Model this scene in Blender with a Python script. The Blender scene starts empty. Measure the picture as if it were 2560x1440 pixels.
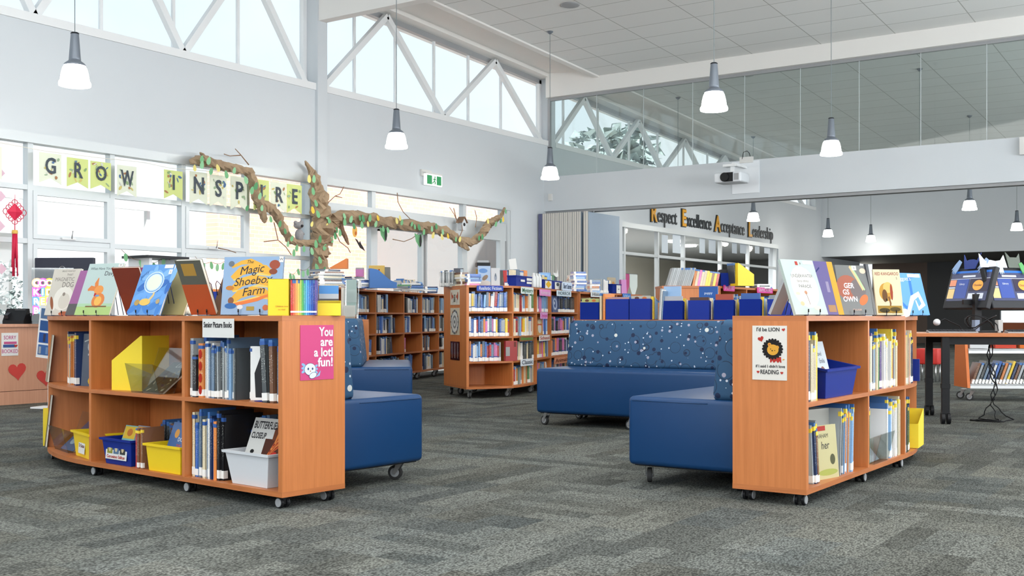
import bpy, math, random
from mathutils import Matrix, Vector
random.seed(7)
R = math.radians
scene = bpy.context.scene
COL = scene.collection
# ------------------------------------------------------------------ camera
F, HZ, CZ = 2750.0, 793.0, 0.90          # focal length in pixels, horizon row, eye height
TH = R(34.2)                             # the camera's yaw against the room (room: +Y along the window wall)
CT, ST = math.cos(TH), math.sin(TH)
cam_d = bpy.data.cameras.new('camera'); cam = bpy.data.objects.new('camera', cam_d); COL.objects.link(cam)
cam.location = (0, 0, CZ); cam.rotation_euler = (R(90), 0, TH)
cam_d.sensor_width = 36; cam_d.lens = F / 2560 * 36; cam_d.shift_y = (HZ - 720) / 2560
cam_d.clip_end = 300; cam_d.clip_start = 0.05
scene.camera = cam
# ------------------------------------------------------------------ world, sun, exposure
w = bpy.data.worlds.new('world'); scene.world = w; w.use_nodes = True
nt = w.node_tree; nt.nodes.clear()
o_ = nt.nodes.new('ShaderNodeOutputWorld'); bg = nt.nodes.new('ShaderNodeBackground')
tc = nt.nodes.new('ShaderNodeTexCoord'); sep = nt.nodes.new('ShaderNodeSeparateXYZ'); cr = nt.nodes.new('ShaderNodeValToRGB')
nz = nt.nodes.new('ShaderNodeTexNoise'); nz.inputs['Scale'].default_value = 2.2; nz.inputs['Detail'].default_value = 5
cr2 = nt.nodes.new('ShaderNodeValToRGB'); mx = nt.nodes.new('ShaderNodeMixRGB')
cr.color_ramp.elements[0].color = (0.86, 0.95, 1.0, 1); cr.color_ramp.elements[0].position = 0.0
cr.color_ramp.elements[1].color = (0.55, 0.80, 1.0, 1); cr.color_ramp.elements[1].position = 0.7
cr2.color_ramp.elements[0].position = 0.45; cr2.color_ramp.elements[1].position = 0.65
mx.inputs[2].default_value = (1, 1, 1, 1)
nt.links.new(tc.outputs['Generated'], sep.inputs[0]); nt.links.new(sep.outputs['Z'], cr.inputs[0])
nt.links.new(tc.outputs['Generated'], nz.inputs['Vector']); nt.links.new(nz.outputs['Fac'], cr2.inputs[0])
nt.links.new(cr2.outputs[0], mx.inputs[0]); nt.links.new(cr.outputs[0], mx.inputs[1]); nt.links.new(mx.outputs[0], bg.inputs[0])
bg.inputs[1].default_value = 0.80
nt.links.new(bg.outputs[0], o_.inputs[0])
sd = bpy.data.lights.new('sun', 'SUN'); sd.energy = 10; sd.angle = R(1.5); sd.color = (1, 0.97, 0.94)
so = bpy.data.objects.new('sun', sd); COL.objects.link(so)
so.rotation_euler = Vector((0.45, -0.35, 0.82)).to_track_quat('Z', 'Y').to_euler()
def area(name, loc, rot, sx, sy, power, color=(1, 1, 1)):
    d = bpy.data.lights.new(name, 'AREA'); d.shape = 'RECTANGLE'; d.size = sx; d.size_y = sy; d.energy = power; d.color = color
    o = bpy.data.objects.new(name, d); COL.objects.link(o); o.location = loc; o.rotation_euler = rot
    return o
# added fill light behind the camera, tilted up to lift the ceiling
area('window_light_behind', (3.0, -5.0, 3.4), (R(135), 0, R(10)), 18, 4.2, 760, (0.94, 0.97, 1.0))
area('window_light_side', (5.0, 14.0, 2.05), (R(140), 0, R(90)), 26, 2.3, 1250, (0.96, 0.98, 1.0))  # unseen fill panel added by the side wall to brighten the ceiling
area('far_hall_skylight', (4.0, 26.0, 4.85), (R(180), 0, 0), 12, 8, 0.01) if False else None
area('hall_ceiling_lights', (-1.6, 3.4, 5.75), (0, 0, R(34)), 13, 9, 430, (1, .98, .95))  # fill panel added overhead: brightens tops, leaves shelf insides darker
scene.view_settings.view_transform = 'Standard'; scene.view_settings.look = 'None'
scene.view_settings.gamma = 1; scene.view_settings.use_curve_mapping = False; scene.view_settings.exposure = 0.62
try:
    cy = scene.cycles; cy.max_bounces = 5; cy.diffuse_bounces = 3; cy.glossy_bounces = 2; cy.transmission_bounces = 2
    cy.transparent_max_bounces = 12; cy.caustics_reflective = False; cy.caustics_refractive = False
    cy.sample_clamp_indirect = 6; cy.use_denoising = True; cy.use_light_tree = False; cy.use_adaptive_sampling = True; cy.adaptive_threshold = 0.04; cy.adaptive_min_samples = 16
    w.cycles.sampling_method = 'MANUAL'; w.cycles.sample_map_resolution = 256
except Exception: pass

# ------------------------------------------------------------------ coordinates
S = 1.163; D = 9.8 * S                    # the window wall stands at x = -D
def cw(X, Z):                            # plan point: X metres right of the lens axis, Z metres ahead -> room x, y
    return (X * CT - Z * ST, X * ST + Z * CT)
def pt(px, Z): return cw((px - 1280) / F * Z, Z)      # plan point seen in column px at distance Z
def zz(py, Z): return CZ + (HZ - py) / F * Z           # height seen in row py at distance Z
def wy(px):                              # y on the window wall in column px
    a = (px - 1280) / F
    return D * (a * ST + CT) / (ST - CT * a)
def wz(px, py):                          # height on the window wall
    a = (px - 1280) / F
    return CZ + (HZ - py) / F * D / (ST - CT * a)
def wv(a, c, off): k = (D - off) / D; return Vector((-D + off, wy(a) * k, CZ + (wz(a, c) - CZ) * k))     # point off the wall, seen at (a, c)
def wpx(px): return D / (ST - CT * (px - 1280) / F) / F   # metres per pixel there
def hz(v): return CZ + S * (v - CZ)
def ceil_z(y): return CZ + 4.593 * S - 0.046 * y
def head_z(y): return CZ + 4.69 * S - 0.046 * y

# ------------------------------------------------------------------ materials
MATS = {}
def srgb(r, g, b):
    f = lambda c: (c / 255 / 12.92) if c / 255 <= 0.04045 else ((c / 255 + 0.055) / 1.055) ** 2.4
    return (f(r), f(g), f(b))
def mat(name, col=(0.8, 0.8, 0.8), rough=0.6, metal=0.0, emit=0, coat=0, noise=0.0, nscale=8, spec=0.5):
    if name in MATS: return MATS[name]
    m = bpy.data.materials.new(name); m.use_nodes = True; n = m.node_tree; b = n.nodes['Principled BSDF']
    b.inputs['Base Color'].default_value = (*col, 1); b.inputs['Roughness'].default_value = rough; b.inputs['Metallic'].default_value = metal
    b.inputs['Specular IOR Level'].default_value = spec
    if coat: b.inputs['Coat Weight'].default_value = coat
    if emit: b.inputs['Emission Color'].default_value = (*col, 1); b.inputs['Emission Strength'].default_value = emit
    if emit: m.cycles.emission_sampling = 'NONE'
    if noise:
        t = n.nodes.new('ShaderNodeTexCoord'); x = n.nodes.new('ShaderNodeTexNoise'); x.inputs['Scale'].default_value = nscale; x.inputs['Detail'].default_value = 4
        mm = n.nodes.new('ShaderNodeMixRGB'); mm.inputs[1].default_value = (*[c * (1 - noise) for c in col], 1); mm.inputs[2].default_value = (*[min(1, c * (1 + noise)) for c in col], 1)
        n.links.new(t.outputs['Object'], x.inputs['Vector']); n.links.new(x.outputs['Fac'], mm.inputs[0]); n.links.new(mm.outputs[0], b.inputs['Base Color'])
    MATS[name] = m
    return m
def nodes(name):
    m = bpy.data.materials.new(name); m.use_nodes = True; MATS[name] = m
    return m, m.node_tree.nodes, m.node_tree.links, m.node_tree.nodes['Principled BSDF']
# orange beech laminate, fine grain
def wood(name, c1, c2, vertical=True):
    m, n, l, b = nodes(name)
    t = n.new('ShaderNodeTexCoord'); mp = n.new('ShaderNodeMapping'); x = n.new('ShaderNodeTexNoise')
    mp.inputs['Scale'].default_value = (55, 55, 2.2) if vertical else (4, 4, 60)
    x.inputs['Scale'].default_value = 1.0; x.inputs['Detail'].default_value = 5; x.inputs['Roughness'].default_value = 0.6
    r = n.new('ShaderNodeValToRGB'); r.color_ramp.elements[0].position = 0.3; r.color_ramp.elements[1].position = 0.7
    r.color_ramp.elements[0].color = (*c1, 1); r.color_ramp.elements[1].color = (*c2, 1)
    l.new(t.outputs['Object'], mp.inputs[0]); l.new(mp.outputs[0], x.inputs['Vector']); l.new(x.outputs['Fac'], r.inputs[0]); l.new(r.outputs[0], b.inputs['Base Color'])
    b.inputs['Roughness'].default_value = 0.42
    return m
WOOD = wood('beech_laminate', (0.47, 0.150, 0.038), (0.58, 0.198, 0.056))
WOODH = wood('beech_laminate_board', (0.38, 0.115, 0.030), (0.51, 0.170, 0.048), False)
# carpet planks
def carpet():
    m, n, l, b = nodes('carpet_planks')
    t = n.new('ShaderNodeTexCoord')
    def brick(rot, sc, c1, c2, w_, h_):
        mp = n.new('ShaderNodeMapping'); mp.inputs['Rotation'].default_value = (0, 0, rot); mp.inputs['Location'].default_value = (rot * 3.1, 0.37, 0)
        k = n.new('ShaderNodeTexBrick'); k.inputs['Scale'].default_value = sc; k.inputs['Mortar Size'].default_value = 0.0
        k.inputs['Brick Width'].default_value = w_; k.inputs['Row Height'].default_value = h_
        k.inputs['Color1'].default_value = (*c1, 1); k.inputs['Color2'].default_value = (*c2, 1); k.offset = 0.5
        l.new(t.outputs['Object'], mp.inputs[0]); l.new(mp.outputs[0], k.inputs['Vector'])
        return k
    k1 = brick(0, 1, (0.085, 0.098, 0.088), (0.330, 0.350, 0.320), 0.5, 0.125)
    k2 = brick(R(90), 1, (0.075, 0.082, 0.072), (0.300, 0.315, 0.280), 0.5, 0.125)
    k3 = brick(0, 1, (0, 0, 0), (1, 1, 1), 0.5, 0.5)
    k5 = brick(R(90), 1, (0.16, 0.20, 0.22), (0.27, 0.255, 0.20), 0.5, 0.25)
    k4 = brick(0, 1, (0.10, 0.11, 0.10), (0.25, 0.265, 0.245), 1.0, 0.5)
    th = n.new('ShaderNodeMath'); th.operation = 'GREATER_THAN'; th.inputs[1].default_value = 0.5; l.new(k3.outputs[0], th.inputs[0])
    mx1 = n.new('ShaderNodeMixRGB'); l.new(th.outputs[0], mx1.inputs[0]); l.new(k1.outputs[0], mx1.inputs[1]); l.new(k2.outputs[0], mx1.inputs[2])
    mxa = n.new('ShaderNodeMixRGB'); mxa.inputs[0].default_value = 0.28; l.new(mx1.outputs[0], mxa.inputs[1]); l.new(k4.outputs[0], mxa.inputs[2])
    mx2 = n.new('ShaderNodeMixRGB'); mx2.inputs[0].default_value = 0.25; l.new(mxa.outputs[0], mx2.inputs[1]); l.new(k5.outputs[0], mx2.inputs[2])
    # woven loops
    v = n.new('ShaderNodeTexVoronoi'); v.inputs['Scale'].default_value = 135
    mp = n.new('ShaderNodeMapping'); mp.inputs['Scale'].default_value = (1, 0.55, 1); l.new(t.outputs['Object'], mp.inputs[0]); l.new(mp.outputs[0], v.inputs['Vector'])
    ns = n.new('ShaderNodeTexNoise'); ns.inputs['Scale'].default_value = 160; ns.inputs['Detail'].default_value = 2; l.new(t.outputs['Object'], ns.inputs['Vector'])
    r = n.new('ShaderNodeMapRange'); r.inputs['From Min'].default_value = 0.05; r.inputs['From Max'].default_value = 0.75; r.inputs['To Min'].default_value = 0.95; r.inputs['To Max'].default_value = 0.22
    l.new(v.outputs['Distance'], r.inputs['Value'])
    r2 = n.new('ShaderNodeMapRange'); r2.inputs['From Min'].default_value = 0.3; r2.inputs['From Max'].default_value = 0.7; r2.inputs['To Min'].default_value = 0.6; r2.inputs['To Max'].default_value = 1.4
    l.new(ns.outputs['Fac'], r2.inputs['Value'])
    mu = n.new('ShaderNodeMath'); mu.operation = 'MULTIPLY'; l.new(r.outputs[0], mu.inputs[0]); l.new(r2.outputs[0], mu.inputs[1])
    mc = n.new('ShaderNodeVectorMath'); mc.operation = 'SCALE'; l.new(mx2.outputs[0], mc.inputs[0]); l.new(mu.outputs[0], mc.inputs['Scale'])
    l.new(mc.outputs[0], b.inputs['Base Color']); b.inputs['Roughness'].default_value = 0.95; b.inputs['Specular IOR Level'].default_value = 0.15
    bp = n.new('ShaderNodeBump'); bp.inputs['Strength'].default_value = 0.5; bp.inputs['Distance'].default_value = 0.004
    l.new(mu.outputs[0], bp.inputs['Height']); l.new(bp.outputs[0], b.inputs['Normal'])
    return m
def tiles(name, c, line, bw, rh):
    m, n, l, b = nodes(name)
    t = n.new('ShaderNodeTexCoord'); k = n.new('ShaderNodeTexBrick'); k.offset = 0.0
    k.inputs['Scale'].default_value = 1; k.inputs['Brick Width'].default_value = bw; k.inputs['Row Height'].default_value = rh; k.inputs['Mortar Size'].default_value = 0.008
    k.inputs['Color1'].default_value = (*c, 1); k.inputs['Color2'].default_value = (*[x * 0.97 for x in c], 1); k.inputs['Mortar'].default_value = (*line, 1)
    l.new(t.outputs['Object'], k.inputs['Vector']); l.new(k.outputs[0], b.inputs['Base Color']); b.inputs['Roughness'].default_value = 0.9
    return m
CARPET = carpet()
CEIL = tiles('ceiling_tiles', (0.82, 0.835, 0.82), (0.46, 0.47, 0.45), 1.2, 0.6)
WALL = mat('wall_white_paint', (0.61, 0.652, 0.685), 0.8, noise=0.015, nscale=3)
BEAM = mat('beam_white_paint', (0.84, 0.83, 0.80), 0.7)
FRAME = mat('aluminium_window_frame', (0.62, 0.66, 0.68), 0.45, 0.25)
STEEL = mat('white_painted_steel', (0.80, 0.82, 0.83), 0.5)
def glass(name, tint, gl=0.06):
    m = bpy.data.materials.new(name); m.use_nodes = True; n = m.node_tree; n.nodes.clear(); MATS[name] = m
    o = n.nodes.new('ShaderNodeOutputMaterial'); a = n.nodes.new('ShaderNodeBsdfTransparent'); g = n.nodes.new('ShaderNodeBsdfGlossy'); x = n.nodes.new('ShaderNodeMixShader')
    a.inputs[0].default_value = (*tint, 1); g.inputs['Roughness'].default_value = 0.03; x.inputs[0].default_value = gl
    n.links.new(a.outputs[0], x.inputs[1]); n.links.new(g.outputs[0], x.inputs[2]); n.links.new(x.outputs[0], o.inputs[0])
    return m
GLASS = glass('clear_window_glass', (0.97, 0.99, 1.0), 0.04)
TGLASS = glass('grey_tinted_glass', (0.85, 0.89, 0.88), 0.06)
ACRYL = glass('clear_acrylic', (0.90, 0.92, 0.91), 0.14)
BLUEV = mat('blue_vinyl', (0.003, 0.040, 0.130), 0.42, spec=0.4)
def dotted():
    m, n, l, b = nodes('dotted_upholstery')
    t = n.new('ShaderNodeTexCoord'); cur = None
    base = n.new('ShaderNodeRGB'); base.outputs[0].default_value = (0.019, 0.074, 0.158, 1); cur = base.outputs[0]
    def dots(scale, thr, col, seed, ring=False, thin=1.0):
        nonlocal cur
        mp = n.new('ShaderNodeMapping'); mp.inputs['Location'].default_value = (seed * 3.7, seed * 1.3, seed * 7.1)
        v = n.new('ShaderNodeTexVoronoi'); v.inputs['Scale'].default_value = scale; v.inputs['Randomness'].default_value = 0.85
        l.new(t.outputs['Object'], mp.inputs[0]); l.new(mp.outputs[0], v.inputs['Vector'])
        c = n.new('ShaderNodeMath'); c.operation = 'COMPARE' if ring else 'LESS_THAN'
        l.new(v.outputs['Distance'], c.inputs[0]); c.inputs[1].default_value = thr
        if ring: c.inputs[2].default_value = 0.018
        k = n.new('ShaderNodeMath'); k.operation = 'LESS_THAN'; sp = n.new('ShaderNodeSeparateColor'); l.new(v.outputs['Color'], sp.inputs[0]); l.new(sp.outputs[0], k.inputs[0]); k.inputs[1].default_value = thin
        mu = n.new('ShaderNodeMath'); mu.operation = 'MULTIPLY'; l.new(c.outputs[0], mu.inputs[0]); l.new(k.outputs[0], mu.inputs[1])
        x = n.new('ShaderNodeMixRGB'); l.new(mu.outputs[0], x.inputs[0]); l.new(cur, x.inputs[1]); x.inputs[2].default_value = (*col, 1); cur = x.outputs[0]
    dots(9, 0.42, (0.008, 0.025, 0.06), 1, True, 0.8)
    dots(14, 0.25, (0.004, 0.014, 0.055), 2, False, 0.75)
    dots(17, 0.20, (0.33, 0.33, 0.42), 3, False, 0.33)
    dots(11, 0.19, (0.60, 0.62, 0.58), 4, False, 0.22)
    dots(30, 0.20, (0.55, 0.60, 0.68), 5, False, 0.22)
    l.new(cur, b.inputs['Base Color']); b.inputs['Roughness'].default_value = 0.7
    return m
DOTS = dotted()
def book_mat(name):      # cloth or card cover in the book's own colour with a printed title
    m, n, l, b = nodes(name)
    oi = n.new('ShaderNodeObjectInfo'); t = n.new('ShaderNodeTexCoord'); mp = n.new('ShaderNodeMapping'); mp.inputs['Scale'].default_value = (2.6, 1.0, 34)
    cmb = n.new('ShaderNodeCombineXYZ'); rs = n.new('ShaderNodeMath'); rs.operation = 'MULTIPLY'; rs.inputs[1].default_value = 57; l.new(oi.outputs['Random'], rs.inputs[0]); l.new(rs.outputs[0], cmb.inputs[0]); l.new(rs.outputs[0], cmb.inputs[2]); l.new(cmb.outputs[0], mp.inputs['Location'])
    x = n.new('ShaderNodeTexNoise'); x.inputs['Scale'].default_value = 1.6; x.inputs['Detail'].default_value = 3
    l.new(t.outputs['Object'], mp.inputs[0]); l.new(mp.outputs[0], x.inputs['Vector'])
    g = n.new('ShaderNodeMath'); g.operation = 'GREATER_THAN'; g.inputs[1].default_value = 0.60; l.new(x.outputs['Fac'], g.inputs[0])
    # title only between z .32 and .86
    sp = n.new('ShaderNodeSeparateXYZ'); l.new(t.outputs['Object'], sp.inputs[0])
    cpr = n.new('ShaderNodeMath'); cpr.operation = 'COMPARE'; cpr.inputs[1].default_value = 0.58; cpr.inputs[2].default_value = 0.27; l.new(sp.outputs['Z'], cpr.inputs[0])
    mu = n.new('ShaderNodeMath'); mu.operation = 'MULTIPLY'; l.new(g.outputs[0], mu.inputs[0]); ym = n.new('ShaderNodeMath'); ym.operation = 'LESS_THAN'; ym.inputs[1].default_value = 0.004; l.new(sp.outputs['Y'], ym.inputs[0]); ym2 = n.new('ShaderNodeMath'); ym2.operation = 'MULTIPLY'; l.new(ym.outputs[0], ym2.inputs[0]); l.new(cpr.outputs[0], ym2.inputs[1]); l.new(ym2.outputs[0], mu.inputs[1])
    m2 = n.new('ShaderNodeMath'); m2.operation = 'MULTIPLY'; m2.inputs[1].default_value = 0.6; l.new(mu.outputs[0], m2.inputs[0])
    # lettering light on dark covers, dark on light ones
    bwn = n.new('ShaderNodeRGBToBW'); l.new(oi.outputs['Color'], bwn.inputs[0]); gt = n.new('ShaderNodeMath'); gt.operation = 'LESS_THAN'; gt.inputs[1].default_value = 0.33; l.new(bwn.outputs[0], gt.inputs[0])
    tx = n.new('ShaderNodeMixRGB'); tx.inputs[1].default_value = (0.05, 0.06, 0.12, 1); tx.inputs[2].default_value = (0.8, 0.8, 0.74, 1); l.new(gt.outputs[0], tx.inputs[0])
    # a coloured band at the head of some books
    bd = n.new('ShaderNodeMath'); bd.operation = 'GREATER_THAN'; bd.inputs[1].default_value = 0.90; l.new(sp.outputs['Z'], bd.inputs[0])
    rb = n.new('ShaderNodeMath'); rb.operation = 'GREATER_THAN'; rb.inputs[1].default_value = 0.6; l.new(oi.outputs['Random'], rb.inputs[0])
    bm = n.new('ShaderNodeMath'); bm.operation = 'MULTIPLY'; l.new(bd.outputs[0], bm.inputs[0]); l.new(rb.outputs[0], bm.inputs[1])
    a1 = n.new('ShaderNodeMixRGB'); l.new(m2.outputs[0], a1.inputs[0]); l.new(oi.outputs['Color'], a1.inputs[1]); l.new(tx.outputs[0], a1.inputs[2])
    a2 = n.new('ShaderNodeMixRGB'); l.new(bm.outputs[0], a2.inputs[0]); l.new(a1.outputs[0], a2.inputs[1]); a2.inputs[2].default_value = (0.05, 0.16, 0.42, 1)
    l.new(a2.outputs[0], b.inputs['Base Color']); b.inputs['Roughness'].default_value = 0.38; b.inputs['Coat Weight'].default_value = 0.25
    return m
COVER = book_mat('book_cover')
PAPER = mat('page_edges', (0.78, 0.73, 0.62), 0.9)
STICK = mat('spine_sticker_white', (0.85, 0.85, 0.82), 0.6)
TAPE = mat('blue_spine_tape', (0.03, 0.10, 0.34), 0.5)
YTAPE = mat('yellow_spine_dot', (0.85, 0.62, 0.05), 0.5)
BLACK = mat('black_plastic', (0.006, 0.0065, 0.008), 0.5, spec=.3)
DGREY = mat('dark_grey_plastic', (0.018, 0.020, 0.025), 0.5, spec=.35)
GREY = mat('grey_plastic', (0.33, 0.34, 0.35), 0.5)
CHROME = mat('bright_steel', (0.62, 0.63, 0.64), 0.28, 0.9)
TYRE = mat('caster_rubber', (0.03, 0.03, 0.03), 0.7)
WHITE = mat('white_card', (0.68, 0.68, 0.66), 0.7)
INK = mat('black_ink', (0.012, 0.012, 0.015), 0.7)
YEL = mat('yellow_plastic', (0.86, 0.60, 0.012), 0.42)
YELB = mat('yellow_card_file', (0.88, 0.66, 0.03), 0.5)
BLU = mat('royal_blue_plastic', (0.003, 0.022, 0.24), 0.45, spec=.3)
BLUB = mat('royal_blue_card', (0.002, 0.017, 0.19), 0.7, spec=.15)
WBIN = mat('pale_grey_plastic', (0.66, 0.68, 0.71), 0.45)
def flat(c, rough=0.7): return mat('print_%03d_%03d_%03d' % c, tuple(x * .78 for x in srgb(*c)), rough, spec=.3)

# ------------------------------------------------------------------ mesh building
class MB:
    def __init__(s): s.v = []; s.f = []; s.mi = []; s.mats = []; s.smooth = []
    def m(s, mt):
        if mt not in s.mats: s.mats.append(mt)
        return s.mats.index(mt)
    def add(s, vs, fs, mt, M=None, smooth=False):
        b = len(s.v); k = s.m(mt)
        s.v += [tuple(M @ Vector(v)) if M else tuple(v) for v in vs]
        for f in fs: s.f.append([b + i for i in f]); s.mi.append(k); s.smooth.append(smooth)
        return s
    def box(s, x0, y0, z0, x1, y1, z1, mt, M=None):
        vs = [(x, y, z) for x in (x0, x1) for y in (y0, y1) for z in (z0, z1)]
        return s.add(vs, [(0, 1, 3, 2), (4, 6, 7, 5), (0, 4, 5, 1), (2, 3, 7, 6), (0, 2, 6, 4), (1, 5, 7, 3)], mt, M)
    def prism(s, poly, z0, z1, mt, M=None):       # poly counter-clockwise in x, y
        n = len(poly)
        vs = [(x, y, z0) for x, y in poly] + [(x, y, z1) for x, y in poly]
        fs = [tuple(range(n - 1, -1, -1)), tuple(range(n, 2 * n))] + [(i, (i + 1) % n, n + (i + 1) % n, n + i) for i in range(n)]
        return s.add(vs, fs, mt, M)
    def strip(s, front, back, z0, z1, mt):        # board between two polylines
        for i in range(len(front) - 1):
            s.prism([front[i], front[i + 1], back[i + 1], back[i]], z0, z1, mt)
        return s
    def xprism(s, poly, x0, x1, mt, M=None):       # poly in y, z
        n = len(poly)
        vs = [(x0, y, z) for y, z in poly] + [(x1, y, z) for y, z in poly]
        fs = [tuple(range(n - 1, -1, -1)), tuple(range(n, 2 * n))] + [(i, (i + 1) % n, n + (i + 1) % n, n + i) for i in range(n)]
        return s.add(vs, fs, mt, M)
    def lathe(s, prof, mt, M=None, n=20, smooth=True):
        vs = []; fs = []
        for r, z in prof: vs += [(r * math.cos(2 * math.pi * i / n), r * math.sin(2 * math.pi * i / n), z) for i in range(n)]
        for k in range(len(prof) - 1):
            for i in range(n): fs.append((k * n + i, k * n + (i + 1) % n, (k + 1) * n + (i + 1) % n, (k + 1) * n + i))
        return s.add(vs, fs, mt, M, smooth)
    def cyl(s, c, r, h, axis, mt, n=20):           # centred cylinder
        M = Matrix.Translation(c) @ {'z': Matrix.Identity(4), 'x': Matrix.Rotation(R(90), 4, 'Y'), 'y': Matrix.Rotation(R(90), 4, 'X')}[axis]
        return s.lathe([(0.0001, -h / 2), (r * 0.92, -h / 2), (r, -h * 0.4), (r, h * 0.4), (r * 0.92, h / 2), (0.0001, h / 2)], mt, M, n, False)
    def tube(s, pts, r, mt, n=6, twist=0.0, rough=0.0):
        pts = [Vector(p) for p in pts]; rs = r if isinstance(r, (list, tuple)) else [r] * len(pts)
        vs = []; fs = []; up = Vector((0.13, 0.21, 1)).normalized()
        for i, p in enumerate(pts):
            d = (pts[min(i + 1, len(pts) - 1)] - pts[max(i - 1, 0)]).normalized()
            a = d.cross(up)
            if a.length < 0.1: a = d.cross(Vector((1, 0, 0)))
            a.normalize(); b = d.cross(a)
            for k in range(n):
                t = 2 * math.pi * k / n + twist * i; q = rs[i] * (1 + rough * math.sin(k * 2.4 + i * 1.7) * 0.5 + rough * (random.random() - 0.5))
                vs.append(tuple(p + a * math.cos(t) * q + b * math.sin(t) * q))
        for i in range(len(pts) - 1):
            for k in range(n): fs.append((i * n + k, i * n + (k + 1) % n, (i + 1) * n + (k + 1) % n, (i + 1) * n + k))
        fs += [tuple(range(n - 1, -1, -1)), tuple((len(pts) - 1) * n + k for k in range(n))]
        return s.add(vs, fs, mt, None, rough == 0)
    def poly(s, p2, mt, y=0.0):                    # flat print in the local x, z plane, facing -y
        return s.add([(x, y, z) for x, z in p2], [tuple(range(len(p2)))], mt)
    def build(s, name, parent=None, bevel=0, seg=2, M=None):
        me = bpy.data.meshes.new(name); me.from_pydata(s.v, [], s.f)
        for mt in s.mats: me.materials.append(mt)
        me.polygons.foreach_set('material_index', s.mi); me.polygons.foreach_set('use_smooth', s.smooth); me.update()
        o = bpy.data.objects.new(name, me); COL.objects.link(o)
        if parent: o.parent = parent
        if M is not None: o.matrix_basis = M
        if bevel:
            bv = o.modifiers.new('bevel', 'BEVEL'); bv.width = bevel; bv.segments = seg; bv.limit_method = 'ANGLE'
            if seg > 2:
                for p in me.polygons: p.use_smooth = True
        return o
def tag(o, label=None, cat=None, group=None, kind=None):
    if label: o['label'] = label
    if cat: o['category'] = cat
    if group: o['group'] = group
    if kind: o['kind'] = kind
    return o
def thing(name, label, cat, loc=(0, 0, 0), rz=0.0, group=None, M=None):
    o = bpy.data.objects.new(name, None); o.empty_display_size = 0.1; COL.objects.link(o)
    if M is not None: o.matrix_basis = M
    else: o.location = loc; o.rotation_euler = (0, 0, rz)
    return tag(o, label, cat, group)
def struct(o, label=None): return tag(o, label, None, None, 'structure')
def text(parent, body, x, z, size, mt, y=-0.001, align='CENTER', name='lettering', ext=0.0004, sx=1.0, shear=0.0, rot=0.0, bold=0.0, spacing=1.0):
    c = bpy.data.curves.new(name, 'FONT'); c.body = body; c.size = size; c.align_x = align; c.align_y = 'CENTER'; c.extrude = ext; c.shear = shear; c.offset = bold * size * 0.008; c.space_character = spacing
    c.resolution_u = 3
    tmp = bpy.data.objects.new('tmp_letters', c); COL.objects.link(tmp)
    me = tmp.to_mesh().copy()
    tmp.to_mesh_clear(); bpy.data.objects.remove(tmp); bpy.data.curves.remove(c)
    me.name = name; me.materials.clear(); me.materials.append(mt)
    for p in me.polygons: p.material_index = 0
    o = bpy.data.objects.new(name, me); COL.objects.link(o); o.parent = parent
    o.matrix_basis = Matrix.Translation((x, y, z)) @ Matrix.Rotation(rot, 4, 'Y') @ Matrix.Rotation(R(90), 4, 'X') @ Matrix.Diagonal((sx, 1, 1, 1))
    return o
def fit(o, x0, x1):                       # stretch lettering to run from x0 to x1
    xs = [v.co.x for v in o.data.vertices]; a, b_ = min(xs), max(xs); k = (x1 - x0) / (b_ - a); m = o.matrix_basis
    o.matrix_basis = Matrix.Translation((x0 - a * k, m.translation.y, m.translation.z)) @ Matrix.Rotation(R(90), 4, 'X') @ Matrix.Diagonal((k, 1, 1, 1)); return o
def ell(cx, cz, rx, rz, n=18, a0=0, rot=0):
    c, s_ = math.cos(rot), math.sin(rot); out = []
    for i in range(n):
        t = a0 + 2 * math.pi * i / n; x, z = rx * math.cos(t), rz * math.sin(t); out.append((cx + x * c - z * s_, cz + x * s_ + z * c))
    return out
def heart(cx, cz, s_, rot=0):
    out = []
    for i in range(24):
        t = 2 * math.pi * i / 24; x = 16 * math.sin(t) ** 3 / 17 * s_; z = (13 * math.cos(t) - 5 * math.cos(2 * t) - 2 * math.cos(3 * t) - math.cos(4 * t)) / 17 * s_
        out.append((cx + x * math.cos(rot) - z * math.sin(rot), cz + x * math.sin(rot) + z * math.cos(rot)))
    return out[::-1]
def copy_tree(o, parent=None):
    c = o.copy(); COL.objects.link(c)
    if parent: c.parent = parent
    for ch in list(o.children): copy_tree(ch, c)
    return c

# ================================================================== THE ROOM
XR = 5.2; YF = 29.3 * S; YB = 15.5 * S; T = 0.30
b = MB(); b.box(-D - 0.02, -6, -0.1, XR, YF + 6, 0.0, CARPET); struct(b.build('floor'), 'grey green carpet plank floor')
EX = -8.8 * S
b = MB()
ye = YF + 0.1
b.add([(EX, -6, ceil_z(-6)), (XR, -6, ceil_z(-6)), (XR, ye, ceil_z(ye)), (EX, ye, ceil_z(ye))], [(0, 1, 2, 3)], CEIL)
b.add([(EX, -6, ceil_z(-6) + 0.6), (XR, -6, ceil_z(-6) + 0.6), (XR, ye, ceil_z(ye) + 0.6), (EX, ye, ceil_z(ye) + 0.6)], [(3, 2, 1, 0)], WALL)
struct(b.build('ceiling'), 'off-white ceiling of large panels')
b = MB()       # sloping soffit between the clerestory heads and the ceiling edge
def band(b, xa, za, xb, zb, y0, y1, mt):
    b.add([(xa, y0, za(y0)), (xb, y0, zb(y0)), (xb, y1, zb(y1)), (xa, y1, za(y1))], [(0, 1, 2, 3)], mt)
hz_ = lambda dz: (lambda y: head_z(y) + dz)
cz_ = lambda dz: (lambda y: ceil_z(y) + dz)
band(b, -D - T, hz_(0.0), -D + 0.06, hz_(0.0), -6, ye, BEAM)
band(b, -D + 0.06, hz_(0.0), -D + 0.06, hz_(0.07), -6, ye, BEAM)
band(b, -D + 0.06, hz_(0.07), EX - 0.1, cz_(0.10), -6, ye, BEAM)
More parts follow.
